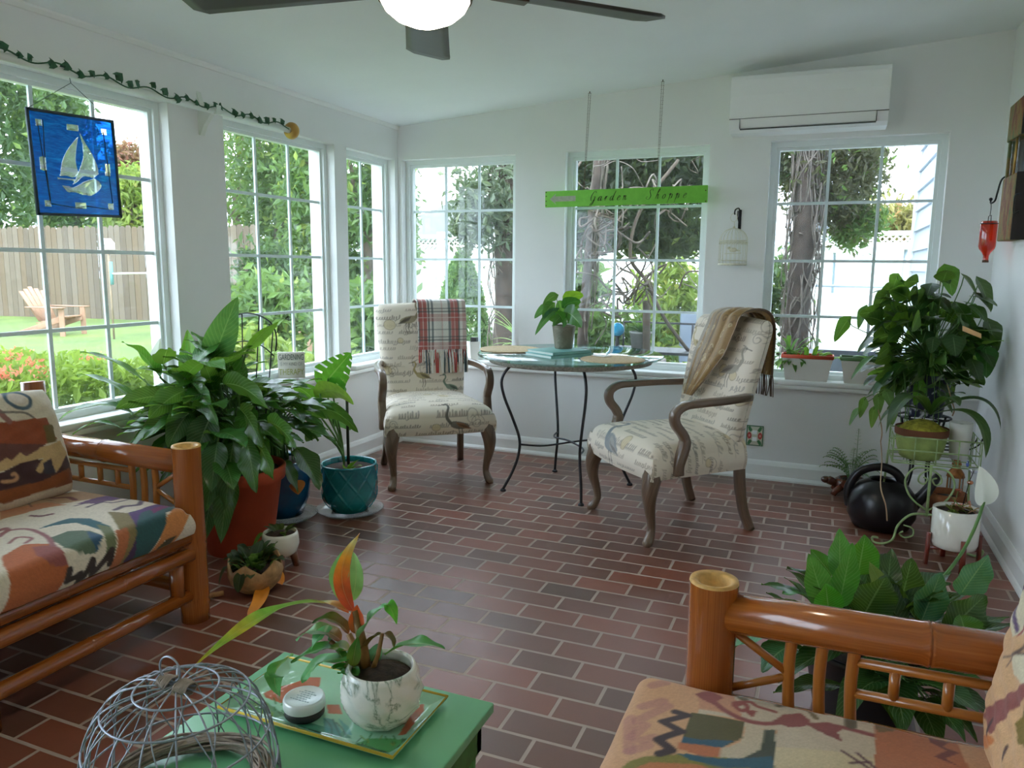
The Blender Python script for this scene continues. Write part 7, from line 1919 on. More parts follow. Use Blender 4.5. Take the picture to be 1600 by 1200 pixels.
for k in range(4): an = k*1.57+.4; m = MB(); m.tube([(0.042*math.cos(an), 0.042*math.sin(an), 0.02), (0.042*math.cos(an), 0.042*math.sin(an), 0.245)], 0.004, 6); m.obj('post', m_copper, ln)
# ------------------------------------------------------------------ outdoors
GZ = -0.06
def pd(px, py, depth): return CAM + ray(px, py)*(depth/FPX)
def mat_fol():
    t = NT('outdoor_foliage'); a = t.node('ShaderNodeAttribute', attribute_name='Col'); t.base(a.outputs['Color']); t.set(Roughness=0.55)
    tl = t.node('ShaderNodeBsdfTranslucent'); t.link(t.mix(0.25, a.outputs['Color'], (0.4, 0.55, 0.15)), tl.inputs[0])
    mx = t.node('ShaderNodeMixShader'); mx.inputs[0].default_value = 0.4; t.link(t.b.outputs[0], mx.inputs[1]); t.link(tl.outputs[0], mx.inputs[2]); t.link(mx.outputs[0], t.out.inputs[0]); return t.m
m_fol = mat_fol()
def mat_lawn():
    t = NT('mown_lawn'); v = t.coord('Object'); n = t.noise(v, 0.8, 5); n2 = t.noise(v, 40, 4, 0.7)
    t.base(t.mix(t.math('MULTIPLY', n2, 0.6), t.ramp(n, [(0.35, srgb(82, 102, 46)), (0.7, srgb(114, 132, 58))]), srgb(62, 84, 34))); t.set(Roughness=0.9); t.bump(n2, 0.6, 0.02); return t.m
m_bark = plain('grey_brown_bark', srgb(88, 76, 64), 0.9, var=0.35, vscale=7, bump=0.8, bscale=18)
m_dbark = plain('dark_vine_bark', srgb(70, 58, 50), 0.9, var=0.4, vscale=10, bump=0.9, bscale=24); m_conc = plain('pale_concrete', srgb(206, 200, 192), 0.85, var=0.08, vscale=3)
b = MB(); b.box((-60, -20, GZ-0.3), (40, 60, GZ)); b.obj('ground', mat_lawn(), kind='structure', base=(0, 0, GZ))
b = MB(); b.box((-0.9, 0.2, GZ), (4.4, 2.3, GZ+0.035)); b.obj('patio_slab', m_conc, kind='structure')
b = MB(); b.box((-3, -16, GZ), (9, YN-0.2, GZ+0.035)); b.obj('bounce_slab', m_conc, kind='structure')  # unseen pale slab, added to bounce neutral light towards the room
NPR = np.random.default_rng(5)
def leaves(mb, P, size, cols, g, flat=0.0):
    """a bent diamond per leaf"""
    n = len(P); th = g.random(n)*6.283; ph = np.arccos(g.random(n)*(1.6-flat)-0.6+flat*0.6); ro = g.random(n)*6.283
    nrm = np.stack([np.sin(ph)*np.cos(th), np.sin(ph)*np.sin(th), np.cos(ph)], 1)
    a = np.stack([-np.sin(th), np.cos(th), np.zeros(n)], 1); b_ = np.cross(nrm, a)
    u = a*np.cos(ro)[:, None]+b_*np.sin(ro)[:, None]; w = np.cross(nrm, u)
    s = (size*(0.6+0.8*g.random(n)))[:, None]
    V = np.stack([P-u*s, P-w*s*0.42+nrm*s*0.12, P+u*s-nrm*s*0.25, P+w*s*0.42+nrm*s*0.12], 1).reshape(-1, 3)
    o = len(mb.v); mb.v.extend(map(tuple, V.tolist())); mb.uv.extend([(0, 0)]*(4*n)); cc = np.repeat(cols, 4, 0); mb.c.extend(map(tuple, cc.tolist()))
    mb.f.extend([(o+4*k, o+4*k+1, o+4*k+2, o+4*k+3) for k in range(n)]); mb.sm.extend([False]*n)
def crown(mb, c, rad, n, size, pal, seed, clumps=40, spread=0.22, shell=0.55):
    g = np.random.default_rng(seed); c = np.array(c); rad = np.array(rad)
    d = g.normal(size=(clumps, 3)); d /= np.linalg.norm(d, axis=1)[:, None]; C_ = c+d*rad*(shell+(1-shell)*g.random((clumps, 1)))*0.85
    k = g.integers(0, clumps, n); P = C_[k]+g.normal(size=(n, 3))*rad*spread
    P[:, 2] = np.maximum(P[:, 2], GZ+0.03)
    pal = np.array([srgb(*q) for q in pal])*0.6; q = g.random((clumps, 1))[k]*0.6+g.random((n, 1))*0.4
    cols = pal[0]*(1-q)+pal[1]*q; m3 = g.random(n) < 0.06
    if len(pal) > 2: cols[m3] = pal[2]
    leaves(mb, P, size, cols, g)
def tree(name, label, cat, c, rad, n, size, pal, seed, trunk=0.2, group=None, base=None, **k):
    bx_, by_ = (base if base else (c[0], c[1]))
    t = thing(name, label, cat, (bx_, by_, GZ), 0, group)
    m = MB(); crown(m, c, rad, n, size, pal, seed, **k); m.obj('crown', m_fol, t, world=True)
    if trunk:
        m = MB(); g = random.Random(seed)
        m.tube(crom([(bx_, by_, GZ-0.05), (bx_+g.uniform(-.1, .1)*rad[0], by_, (GZ+c[2])*0.4), (c[0], c[1], c[2])], 5), [trunk*1.2]+[trunk]*9+[trunk*0.5], 10); m.obj('trunk', m_bark, t, world=True)
        for k_ in range(4):
            a = g.uniform(0, 6.28); m = MB(); m.tube(crom([(bx_*0.3+c[0]*0.7, by_*0.3+c[1]*0.7, GZ+(c[2]-GZ)*0.65), (c[0]+rad[0]*0.3*math.cos(a), c[1]+rad[1]*0.3*math.sin(a), c[2]), (c[0]+rad[0]*0.65*math.cos(a), c[1]+rad[1]*0.65*math.sin(a), c[2]+rad[2]*0.45)], 4), [trunk*0.45]*4+[trunk*0.3]*4+[trunk*0.12], 7); m.obj('branch', m_bark, t, world=True)
    return t
DG, MG, YG, GG = ((40, 76, 34), (84, 122, 56), (120, 150, 60)), ((64, 108, 44), (120, 158, 66), (170, 190, 80)), ((110, 146, 44), (176, 196, 74), (206, 206, 100)), ((84, 104, 84), (136, 150, 120), (170, 176, 150))
# hedge under the first window
hd = thing('hedge', 'clipped green hedge with pink flowers just outside the left window', 'hedge', (-1.3, -2.6, GZ))
m = MB(); g = np.random.default_rng(8); n = 14000
P = np.stack([-1.95+1.3*g.random(n), -4.3+2.65*g.random(n), GZ+0.05+0.78*g.random(n)**0.6], 1)
e = g.random(n); P[:, 2] = np.where(e < 0.5, 0.70+0.07*g.normal(size=n), P[:, 2]); P[:, 0] = np.where(e > 0.75, -0.72+0.06*g.normal(size=n), P[:, 0])
P[:, 2] = np.minimum(P[:, 2], 0.80+0.05*np.sin(P[:, 1]*5)+0.03*np.sin(P[:, 0]*9))
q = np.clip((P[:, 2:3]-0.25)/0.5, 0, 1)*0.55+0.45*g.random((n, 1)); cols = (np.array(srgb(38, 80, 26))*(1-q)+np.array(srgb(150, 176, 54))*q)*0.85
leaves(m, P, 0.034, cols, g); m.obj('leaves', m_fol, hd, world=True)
m = MB(); P = []
for k in range(16):
    c_ = np.array([-1.8+1.1*g.random(), -4.1+2.2*g.random(), 0.80]); P.append(c_+g.normal(size=(26, 3))*np.array([.035, .035, .018]))
P = np.concatenate(P); cols = np.array(srgb(226, 120, 96))+0*P; leaves(m, P, 0.016, cols, g); m.obj('flowers', m_fol, hd, world=True, label='small pink orange flower heads')
m = MB()
for k in range(40): x, y = -1.8+1.0*g.random(), -4.2+2.4*g.random(); m.tube([(x, y, GZ-0.02), (x+g.normal()*.06, y+g.normal()*.06, 0.35), (x+g.normal()*.1, y+g.normal()*.1, 0.6)], [0.012, 0.008, 0.004], 5)
m.obj('stems', m_bark, hd, world=True)
# shrubs beyond the second and third windows
for i, (px, py, d, rad, n, pal, lb) in enumerate(((492, 545, 6.4, (0.42, 0.42, 0.36), 2600, YG, 'bright yellow green shrub outside the second left window, right half'), (388, 545, 7.5, (0.45, 0.4, 0.38), 2600, YG, 'bright yellow green shrub outside the second left window, left half'), (424, 462, 10.8, (0.65, 0.5, 0.7), 2600, MG, 'mid green bush on the lawn seen through the second left window'), (583, 470, 8.6, (0.5, 0.4, 0.6), 2400, MG, 'mid green bush on the lawn seen through the narrow corner window'))):
    p = pd(px, py, d); c = (p.x, p.y, rad[2]*0.85+GZ); tree('shrub', lb, 'shrub', c, rad, n, 0.05 if d < 7 else 0.09, pal, 40+i, trunk=0.03, clumps=26, spread=0.25)
# wooden fence across the back garden
fn0, fn1 = Vector((-25.0, 7.5, 0)), Vector((-9.6, 9.57, 0)); fd = (fn1-fn0); FL = fd.length; fd /= FL; fnn = Vector((-fd.y, fd.x, 0))
def mat_fence():
    t = NT('weathered_fence_board'); v = t.coord('Object', scale=(1, 1, 0.12)); n = t.noise(v, 5, 6, 0.7); a = t.node('ShaderNodeAttribute', attribute_name='Col')
    t.base(t.mix(t.math('MULTIPLY', n, 0.6), a.outputs['Color'], srgb(110, 94, 76))); t.set(Roughness=0.9); return t.m
fe_ = thing('wooden_fence', 'tall weathered wooden board fence across the back garden', 'fence', fn0+Vector((0, 0, GZ)))
m = MB(); g = random.Random(12); k = 0.0
while k < FL:
    w = 0.175; H = 2.32+g.uniform(-.03, .03); c = [(98, 88, 74), (84, 75, 63), (108, 98, 84), (100, 85, 65)][g.randrange(4)]
    a, b_ = fn0+fd*k, fn0+fd*(k+w-0.012); o = -fnn*g.uniform(0.0, 0.012)
    q = [a+o, b_+o, b_+o-fnn*0.02, a+o-fnn*0.02]; n0 = len(m.v)
    m.add([(p.x, p.y, GZ) for p in q]+[(p.x, p.y, GZ+H-0.06) for p in q]+[((q[0]+(q[1]-q[0])*f).x, (q[0]+(q[1]-q[0])*f).y, GZ+H) for f in (0.25, 0.75)]+[((q[3]+(q[2]-q[3])*f).x, (q[3]+(q[2]-q[3])*f).y, GZ+H) for f in (0.25, 0.75)],
          [(0, 1, 5, 9, 8, 4), (2, 3, 7, 10, 11, 6), (1, 2, 6, 5), (3, 0, 4, 7), (4, 8, 10, 7), (5, 6, 11, 9), (8, 9, 11, 10), (3, 2, 1, 0)], None, [srgb(*c)]*12, smooth=False); k += w
m.obj('boards', mat_fence(), fe_, world=True)
m_post = plain('grey_fence_timber', srgb(140, 122, 100), 0.9, var=0.2)
for z in (0.35, 1.2, 2.0): m = MB(); m.sweep([fn0+Vector((0, 0, z))+fnn*0.03, fn1+Vector((0, 0, z))+fnn*0.03], fnn, 0.05, 0.09); m.obj('rail', m_post, fe_, world=True)
k = 0
while k < FL: p = fn0+fd*k+fnn*0.08; m = MB(); m.box((p.x-0.05, p.y-0.05, GZ), (p.x+0.05, p.y+0.05, GZ+2.2)); m.obj('post', m_post, fe_, world=True); k += 2.4
# trees beyond the fence and to the corner
TREES = [
 ('dense_tree', 'dense dark green tree behind the fence, far left of the first window', -20, 200, 28, (3.3, 1.4, 4.4), 5200, 0.17, DG),
 ('dense_tree', 'dark green tree rising above the blue sailboat glass', 85, 215, 36, (2.9, 1.6, 4.4), 4200, 0.20, DG),
 ('leafy_tree', 'mid green leafy tree behind the lower half of the sailboat glass', 110, 315, 31.5, (2.8, 1.2, 1.9), 3600, 0.16, MG),
 ('flowering_tree', 'red flowering tree beyond the fence, right of the sailboat glass', 210, 262, 40, (1.8, 1.2, 1.3), 2200, 0.17, ((120, 120, 60), (196, 110, 100), (206, 120, 110))),
 ('yellow_bush', 'yellow green bushy tree above the fence, right of the sailboat glass', 208, 318, 26, (1.9, 0.9, 1.3), 3200, 0.14, YG),
 ('broad_tree', 'broad sunlit tree filling the left of the second window', 368, 290, 31, (3.5, 1.4, 5.8), 5200, 0.15, ((72, 110, 44), (136, 164, 72), (170, 180, 80))),
 ('leafy_tree', 'tall mid green tree in the middle of the second window', 438, 300, 22, (1.8, 1.3, 4.5), 4600, 0.14, ((44, 78, 38), (104, 140, 62), (150, 176, 80))),
 ('dense_tree', 'tall dark leafy tree at the right of the second window', 500, 310, 18.5, (1.3, 1.1, 3.7), 4000, 0.12, MG),
 ('leafy_tree', 'green tree filling the narrow corner window', 572, 330, 15, (1.1, 0.9, 2.7), 4600, 0.10, ((48, 84, 40), (110, 146, 66), (150, 170, 80))),
 ('dense_tree', 'dark tree low behind the narrow corner window', 594, 425, 25, (1.6, 1.0, 1.5), 2600, 0.13, DG)]
for i, (nm, lb, px, py, d, rad, n, sz, pal) in enumerate(TREES):
    p = pd(px, py, d); tree(nm, lb, 'tree', (p.x, p.y, p.z), rad, n, sz, pal, 60+i, trunk=0.14, group='trees beyond the lawn', clumps=60, spread=0.17)
# fence-side understory so the second window reads green to the lawn
p = pd(418, 425, 16); tree('laurel_bush', 'dark bush on the lawn edge seen low in the second left window', 'shrub', (p.x, p.y, 0.85), (1.0, 0.5, 1.0), 3000, 0.10, DG, 90, trunk=0.06, clumps=50)
# adirondack chairs on the lawn
m_adir = plain('weathered_peach_wood', srgb(156, 122, 98), 0.8, var=0.12, vscale=20)
def adirondack(label, p, rz):
    t = thing('adirondack_chair', label, 'chair', p, rz, 'garden chairs on the lawn')
    for k in range(5):
        x = -0.24+0.12*k; m = MB(); L = 0.82-0.05*abs(k-2)
        m.sweep([(x*0.8, 0.16, 0.28), (x*1.15, 0.16+0.42*L, 0.28+0.80*L)], (1, 0, 0), 0.105, 0.02); m.obj('back_slat', m_adir, t)
    m = MB(); m.sweep([(-0.3, 0.40, 0.72), (0.3, 0.40, 0.72)], (0, 0.5, 0.86), 0.09, 0.02); m.obj('back_rail', m_adir, t)
    m = MB()
    for k in range(5): y = -0.36+0.115*k; m.box((-0.28, y, 0.36-0.03*k), (0.28, y+0.10, 0.38-0.03*k))
    m.obj('seat', m_adir, t)
    for s_ in (-1, 1):
        m = MB(); m.box((s_*0.30-0.015, -0.42, 0), (s_*0.30+0.015, -0.32, 0.54)); m.obj('front_leg', m_adir, t)
        m = MB(); m.sweep([(s_*0.27, -0.36, 0.34), (s_*0.27, 0.55, 0.04)], (1, 0, 0), 0.025, 0.11); m.obj('back_leg', m_adir, t)
        m = MB(); m.sweep([(s_*0.34, -0.46, 0.55), (s_*0.34, 0.32, 0.555)], (1, 0, 0), 0.12, 0.022); m.obj('armrest', m_adir, t)
p = pd(88, 515, 15.0); adirondack('peach adirondack chair on the lawn outside the first left window', (p.x, p.y, GZ), R(105))
p = pd(488, 520, 13.0); adirondack('peach adirondack chair on the lawn seen through the second left window', (p.x, p.y, GZ), R(70))
# bird house on a pole with a bar
m_wht = plain('white_outdoor_paint', srgb(232, 232, 226), 0.6, var=0.03); m_tl = plain('teal_paint', srgb(100, 150, 150), 0.6)
p = pd(168, 383, 14.0); bh = thing('bird_house', 'small white bird house on a post with a white side bar, on the lawn', 'bird house', (p.x, p.y, GZ))
z = p.z-GZ
m = MB(); m.prism([(-0.09, -0.08), (0.09, -0.08), (0.09, 0.04), (0, 0.12), (-0.09, 0.04)], 'y', -0.08, 0.08); o = m.obj('house', m_wht, bh); o.location = (0, 0, z)
m = MB(); m.lathe([(0.022, 0.0), (0.022, 0.004)], (0, 0, 0), 14, ax=Matrix.Rotation(R(90), 3, 'X'), capt=True); o = m.obj('entry_hole', m_dark, bh); o.location = (0.0, -0.081, z)
m = MB(); m.tube([(0, 0, 0), (0, 0, z-0.08)], 0.018, 8); m.obj('post', m_post, bh)
m = MB(); m.tube([(0.05, 0, z-0.3), (0.05, 0, z-0.72)], 0.03, 8); m.obj('feeder_tube', m_tl, bh)
m = MB(); m.tube([(0.05, 0, z-0.52), (0.85, 0.1, z-0.50)], 0.016, 8); m.obj('side_bar', m_wht, bh)
# behind the back wall: white fence, carport roof, conical shrub
m_vin = plain('white_vinyl', srgb(240, 240, 238), 0.4, var=0.01)
wf = thing('vinyl_fence', 'long white vinyl fence behind the back windows', 'fence', (2.0, 9.5, GZ))
m = MB(); m.box((-7.0, 9.5, GZ), (9.5, 9.55, GZ+1.75)); m.obj('panels', m_vin, wf, world=True)
m = MB(); m.box((-7.0, 9.47, GZ+1.98), (9.5, 9.58, GZ+2.06)); m.obj('cap_rail', m_vin, wf, world=True)
m = MB()
for k in range(150):
    x = -7.0+0.11*k
    m.sweep([(x, 9.5, GZ+1.75), (x+0.23, 9.5, GZ+1.98)], (0, 1, 0), 0.01, 0.03); m.sweep([(x+0.23, 9.52, GZ+1.75), (x, 9.52, GZ+1.98)], (0, 1, 0), 0.01, 0.03)
m.obj('lattice_top', m_vin, wf, world=True)
for k in range(8): x = -7.0+2.35*k; m = MB(); m.box((x-0.06, 9.44, GZ), (x+0.06, 9.62, GZ+2.12)); m.obj('post', m_vin, wf, world=True)
m_roof = plain('grey_shingle_roof', srgb(150, 150, 152), 0.9, var=0.12, vscale=4)
cp = thing('carport', 'grey gabled carport roof on posts, seen through the corner back window', 'carport', (-5.0, 15.0, GZ))
pA = pd(620, 390, 22); pB = pd(735, 390, 22); zt, zr = 2.15, 3.15
x0, x1, y0, y1 = -9.0, -3.2, 13.5, 18.0; xm = (x0+x1)/2
m = MB(); m.add([(x0, y0, zt), (xm, y0, zr), (x1, y0, zt), (x0, y1, zt), (xm, y1, zr), (x1, y1, zt), (x0, y0, zt-.12), (x1, y0, zt-.12), (x0, y1, zt-.12), (x1, y1, zt-.12)], [(0, 1, 4, 3), (1, 2, 5, 4), (0, 6, 7, 2, 1), (3, 4, 5, 9, 8), (6, 8, 9, 7), (0, 3, 8, 6), (2, 7, 9, 5)], smooth=False); m.obj('roof', m_roof, cp, world=True)
for x in (x0+0.2, x1-0.2):
    for y in (y0+0.2, y1-0.2): m = MB(); m.box((x-0.06, y-0.06, GZ), (x+0.06, y+0.06, zt-.1)); m.obj('post', m_wht, cp, world=True)
p = pd(722, 470, 7.6); cs = thing('conical_shrub', 'conical clipped shrub beyond the corner back window', 'shrub', (p.x, p.y, GZ))
m = MB(); g = np.random.default_rng(3); n = 5000; h = g.random(n)**0.8; th = g.random(n)*6.283; r = 0.42*(1-h)**0.55*(0.75+0.25*g.random(n))
P = np.stack([p.x+r*np.cos(th), p.y+r*np.sin(th), GZ+0.04+1.5*h], 1); q = g.random((n, 1)); leaves(m, P, 0.04, np.array(srgb(70, 110, 60))*(1-q)+np.array(srgb(130, 164, 90))*q, g); m.obj('leaves', m_fol, cs, world=True)
m = MB(); m.tube([(p.x, p.y, GZ-0.02), (p.x, p.y, 0.9)], 0.03, 8); m.obj('trunk', m_bark, cs, world=True)
# vine covered arbor trees close to the back windows
def vine_trunk(name, label, foot, lean, H, r, nv, crown_specs, seed):
    t = thing(name, label, 'tree', (foot[0], foot[1], GZ))
    g = random.Random(seed); top = Vector((foot[0]+lean[0], foot[1]+lean[1], H))
    m = MB(); pts = crom([Vector((foot[0], foot[1], GZ-0.05)), Vector((foot[0]+lean[0]*0.2, foot[1]+lean[1]*0.3, H*0.35)), Vector((foot[0]+lean[0]*0.6, foot[1]+lean[1]*0.6, H*0.7)), top], 6)
    m.tube(pts, [r*(1.25-0.02*i) for i in range(len(pts))], 14); m.obj('trunk', m_dbark, t, world=True)
    m = MB()
    for k in range(nv):
        z0 = g.uniform(GZ, H*0.8); an = g.uniform(0, 6.28); P_ = []
        for s_ in range(6):
            f = min(1, max(0, (z0+s_*0.35*g.uniform(.6, 1.2)-GZ)/(H-GZ))); a = an+s_*g.uniform(-.7, .7); c = Vector((foot[0]+lean[0]*f, foot[1]+lean[1]*f, GZ+(H-GZ)*f)); rr = r*(1.05+g.uniform(0, 0.9))
            P_.append(c+Vector((rr*math.cos(a), rr*math.sin(a), 0)))
        m.tube(crom(P_, 4), g.uniform(0.003, 0.007), 5)
    m.obj('vines', plain('pale_vine_stems_%d' % seed, srgb(108, 98, 88), 0.9, var=0.4), t, world=True)
    for c, rad, n, sz, pal in crown_specs:
        m = MB(); crown(m, c, rad, n, sz, pal, seed+n, clumps=40, spread=0.2); m.obj('foliage', m_fol, t, world=True)
    return t
def W(px, py, d): p = pd(px, py, d); return (p.x, p.y, p.z)
a = W(792, 450, 7.2); vine_trunk('vine_clad_tree', 'vine clad tree at the right of the corner back window', (a[0], a[1]), (-0.02, 0.1), 2.9, 0.11, 36, [(W(765, 300, 7.0), (0.38, 0.35, 0.55), 1500, 0.045, GG), (W(735, 345, 7.2), (0.2, 0.2, 0.3), 420, 0.04, GG)], 101)
a = W(1248, 420, 6.3); vine_trunk('vine_clad_tree', 'thick dark tree wrapped in pale vines left in the right back window', (a[0], a[1]), (0.05, 0.15), 3.0, 0.085, 80, [(W(1310, 275, 6.4), (0.42, 0.4, 0.5), 7000, 0.03, ((70, 66, 50), (130, 124, 84), (120, 160, 60))), (W(1240, 240, 6.5), (0.4, 0.3, 0.3), 2000, 0.04, ((60, 60, 44), (96, 110, 64), (110, 170, 90))), (W(1345, 350, 6.6), (0.26, 0.3, 0.24), 1300, 0.035, MG)], 102)
a = W(905, 430, 6.2); vine_trunk('vine_clad_tree', 'leaning vine covered tree behind the Garden Shoppe sign', (a[0], a[1]), (0.12, 0.3), 2.9, 0.035, 40, [(W(1000, 275, 6.6), (0.8, 0.4, 0.46), 9000, 0.05, ((30, 40, 28), (62, 78, 46), (100, 140, 60))), (W(1030, 360, 6.9), (0.55, 0.35, 0.26), 2600, 0.05, ((50, 64, 40), (100, 128, 56), (160, 180, 70))), (W(920, 350, 6.8), (0.2, 0.25, 0.3), 1000, 0.05, ((60, 80, 66), (100, 124, 92), (120, 150, 100)))], 103)
# twisted bare branches hung under the arbor
tb = thing('twisted_vine', 'tangle of bare twisted vine branches across the middle back window', 'vine', W(1000, 600, 6.0)); g = random.Random(21)
ROOTM[tb.name] = Matrix.Translation(tb.location)
for k in range(46):
    m = MB(); x, y = g.uniform(896, 1090), g.uniform(245, 500); P_ = [W(x, y, 5.9+g.uniform(-.2, .3))]
    for s_ in range(5): x += g.uniform(-34, 34); y += g.uniform(-40, 30); P_.append(W(x, max(238, y), 5.9+g.uniform(-.2, .3)))
    m.tube(crom(P_, 5), g.uniform(0.003, 0.009), 6); m.obj('branch', m_bark if k % 3 else MATS['pale_vine_stems_103'], tb, world=True)
m = MB(); m.tube(crom([W(1085, 560, 6.0), W(1040, 500, 6.0), W(1010, 440, 6.0), W(985, 400, 6.0), W(1000, 330, 6.0), W(1060, 250, 6.0)], 6), 0.014, 8); m.obj('branch', m_bark, tb, world=True)
m = MB(); z = tb.location; m.tube(crom([(z.x, z.y, GZ-0.03), (z.x+.05, z.y, 0.3), W(1010, 470, 6.0)], 6), 0.03, 8); m.obj('stem', m_bark, tb, world=True)
p = pd(1045, 450, 8.5); tree('yellow_shrub', 'yellow green shrub beyond the middle back window', 'shrub', (p.x, p.y, 0.9), (0.42, 0.4, 0.75), 2800, 0.055, YG, 120, trunk=0.04, clumps=36)
p = pd(915, 450, 9.2); tree('palm_bush', 'soft green bush at the left edge of the middle back window', 'shrub', (p.x, p.y, 0.75), (0.35, 0.3, 0.6), 1500, 0.08, MG, 121, trunk=0.03, clumps=20)
# iron garden table with pots outside the middle window
it = thing('iron_garden_table', 'black iron table outside the middle back window holding pots', 'table', (1.95, 1.05, GZ+0.035))
m = MB(); m.box((-0.55, -0.2, 0.70), (0.62, 0.2, 0.72)); m.obj('tabletop', m_iron, it)
for x in (-0.52, 0.59):
    for y in (-0.18, 0.18): m = MB(); m.tube([(x, y, 0), (x, y, 0.70)], 0.012, 8); m.obj('leg', m_iron, it)
m = MB(); m.tube([(-0.52, 0.18, 0.92), (0.59, 0.18, 0.92)], 0.008, 8); m.tube([(-0.52, 0.18, 0.7), (-0.52, 0.18, 0.92)], 0.008, 8); m.tube([(0.59, 0.18, 0.7), (0.59, 0.18, 0.92)], 0.008, 8); m.tube([(0.05, 0.18, 0.7), (0.05, 0.18, 0.92)], 0.008, 8); m.obj('back_rail', m_iron, it)
zt = GZ+0.035+0.72
m_gpot = plain('grey_stone_pot', srgb(150, 148, 142), 0.8, var=0.15); m_bpot = plain('weathered_grey_wood', srgb(140, 128, 118), 0.85, var=0.2, vscale=20)
def opot(x, y, z, r, h, mat, label, lv=None):
    t = thing('garden_pot', label, 'pot', (x, y, z), 0, None); m = MB(); m.lathe([(r*0.75, 0), (r*0.95, h*0.9), (r, h*0.9), (r, h), (r*0.9, h), (r*0.88, h*0.88)], n=24); m.obj('pot', mat, t)
    m = MB(); m.lathe([(r*0.88, h*0.86), (0.0, h*0.9)], n=20); m.obj('soil', m_soil, t)
    if lv:
        n, L, w, pal, kind = lv; lm = MB(); g = random.Random(int(x*100)); c = Vector((x, y, z+h*0.88))
        for k in range(n):
            an = g.uniform(0, 6.28); l = L*g.uniform(.6, 1.1); leaf(lm, c, c+Vector((l*math.cos(an)*0.8, l*math.sin(an)*0.7, l*g.uniform(0.0, 0.9))), w, gcol(g, *pal), 0.3, 0.3, kind, g=g, nu=8, nv=4)
        lm.obj('foliage', m_plain, t, world=True)
    return t
opot(1.62, 1.03, zt, 0.09, 0.14, m_gpot, 'grey pot with dark succulents at the left end of the iron table', (26, 0.13, 0.03, ((50, 80, 60), (90, 120, 90)), 'round'))
opot(2.36, 1.05, zt, 0.085, 0.13, m_potw, 'white pot on the right end of the iron table', (18, 0.12, 0.03, ((80, 120, 60), (120, 150, 80)), 'lance'))
opot(1.70, 0.72, GZ+0.035, 0.19, 0.68, m_bpot, 'tall grey barrel pot below the middle back window', None)
opot(2.02, 0.52, GZ+0.035, 0.14, 0.55, m_gpot, 'stone pot of trailing leaves outside the middle back window', (60, 0.2, 0.06, ((110, 140, 60), (170, 190, 100)), 'round'))
opot(2.42, 0.52, GZ+0.035, 0.14, 0.55, m_gpot, 'grey pot of spiky aloe outside the middle back window', (34, 0.34, 0.035, ((60, 100, 60), (110, 140, 90)), 'strap'))
opot(0.80, 0.62, GZ+0.035, 0.12, 0.78, plain('green_grey_pot', srgb(132, 150, 142), 0.7, var=0.1), 'green grey pot of grassy leaves outside the corner back window', (46, 0.42, 0.02, ((110, 150, 80), (170, 196, 120)), 'strap'))
opot(0.62, 0.95, GZ+0.035, 0.11, 0.62, m_coir, 'brick coloured pot with a large leaf outside the corner back window', (16, 0.26, 0.09, ((120, 160, 60), (180, 200, 80)), 'lance'))
gb = thing('gazing_ball', 'blue glass gazing ball on the iron table behind the window', 'ornament', (1.45, 0.95, zt)); t = NT('blue_mirror_glass'); t.base(srgb(40, 150, 190)); t.set(Roughness=0.08, Metallic=0.4)
m = MB(); m.sphere((0, 0, 0.155), 0.055, 18, 12); m.obj('ball', t.m, gb); m = MB(); m.lathe([(0.05, 0), (0.02, 0.02), (0.015, 0.09), (0.03, 0.105)], n=16, capt=True); m.obj('pedestal', m_iron, gb)
wch = thing('garden_chair', 'pale metal garden chair outside the right half of the middle back window', 'chair', (2.02, 2.0, GZ+0.035), R(20))
m_palem = plain('pale_grey_metal', srgb(150, 162, 178), 0.5, var=0.05)
m = MB(); m.rbox((-0.22, -0.22, 0.42), (0.22, 0.22, 0.45), 0.01); m.obj('seat', m_palem, wch); m = MB(); m.rbox((-0.22, 0.2, 0.5), (0.22, 0.23, 0.95), 0.01); m.obj('backrest', m_palem, wch)
for x in (-0.2, 0.2):
    for y in (-0.2, 0.2): m = MB(); m.tube([(x, y, 0), (x, y, 0.5 if y > 0 else 0.43)], 0.012, 8); m.obj('leg', m_palem, wch)
m = MB(); m.box((-0.02, 0.205, 0.44), (0.02, 0.225, 0.52)); m.obj('back_support', m_palem, wch)
# right window: lattice, golf cart, neighbour roof, grey box, house siding
la = thing('lattice_panel', 'white garden lattice left of the tree in the right back window', 'lattice', (2.42, 3.1, GZ))
m = MB()
for k in range(12):
    x = -0.4+0.1*k
    for s_ in (-1, 1):
        a_, b_ = Vector((x, 0.01*s_, 0)), Vector((x+s_*1.4, 0.01*s_, 1.4)); 
        lo, hi = -0.4, 0.4
        t0 = 0.0; t1 = 1.0
        d = b_.x-a_.x
        for (lim, sg) in ((lo, 1), (hi, -1)):
            q = (lim-a_.x)/d
            if (a_.x-lim)*sg < 0: t0 = max(t0, q)
            if (b_.x-lim)*sg < 0: t1 = min(t1, q)
        if t1-t0 > 0.03: m.sweep([a_.lerp(b_, t0)+Vector((0, 0, 0.25)), a_.lerp(b_, t1)+Vector((0, 0, 0.25))], (0, 1, 0), 0.008, 0.032)
m.obj('slats', m_wht, la)
for x in (-0.42, 0.42): m = MB(); m.box((x-0.03, -0.03, 0), (x+0.03, 0.03, 1.72)); m.obj('post', m_wht, la)
tree('ivy_bush', 'dark leafy bush behind the white lattice in the right back window', 'shrub', (2.4, 3.5, 0.75), (0.36, 0.2, 0.8), 2400, 0.05, DG, 131, trunk=0.03, clumps=30)
p = pd(955, 500, 7.2); tree('dark_shrub', 'low dark green shrub behind the iron table in the middle back window', 'shrub', (p.x, p.y, 0.5), (0.55, 0.3, 0.5), 2600, 0.05, MG, 132, trunk=0.03, clumps=30)
gc = pd(1338, 560, 9.2); cart = thing('golf_cart', 'white golf cart parked behind the right back window', 'golf cart', (gc.x, gc.y, GZ), R(-12))
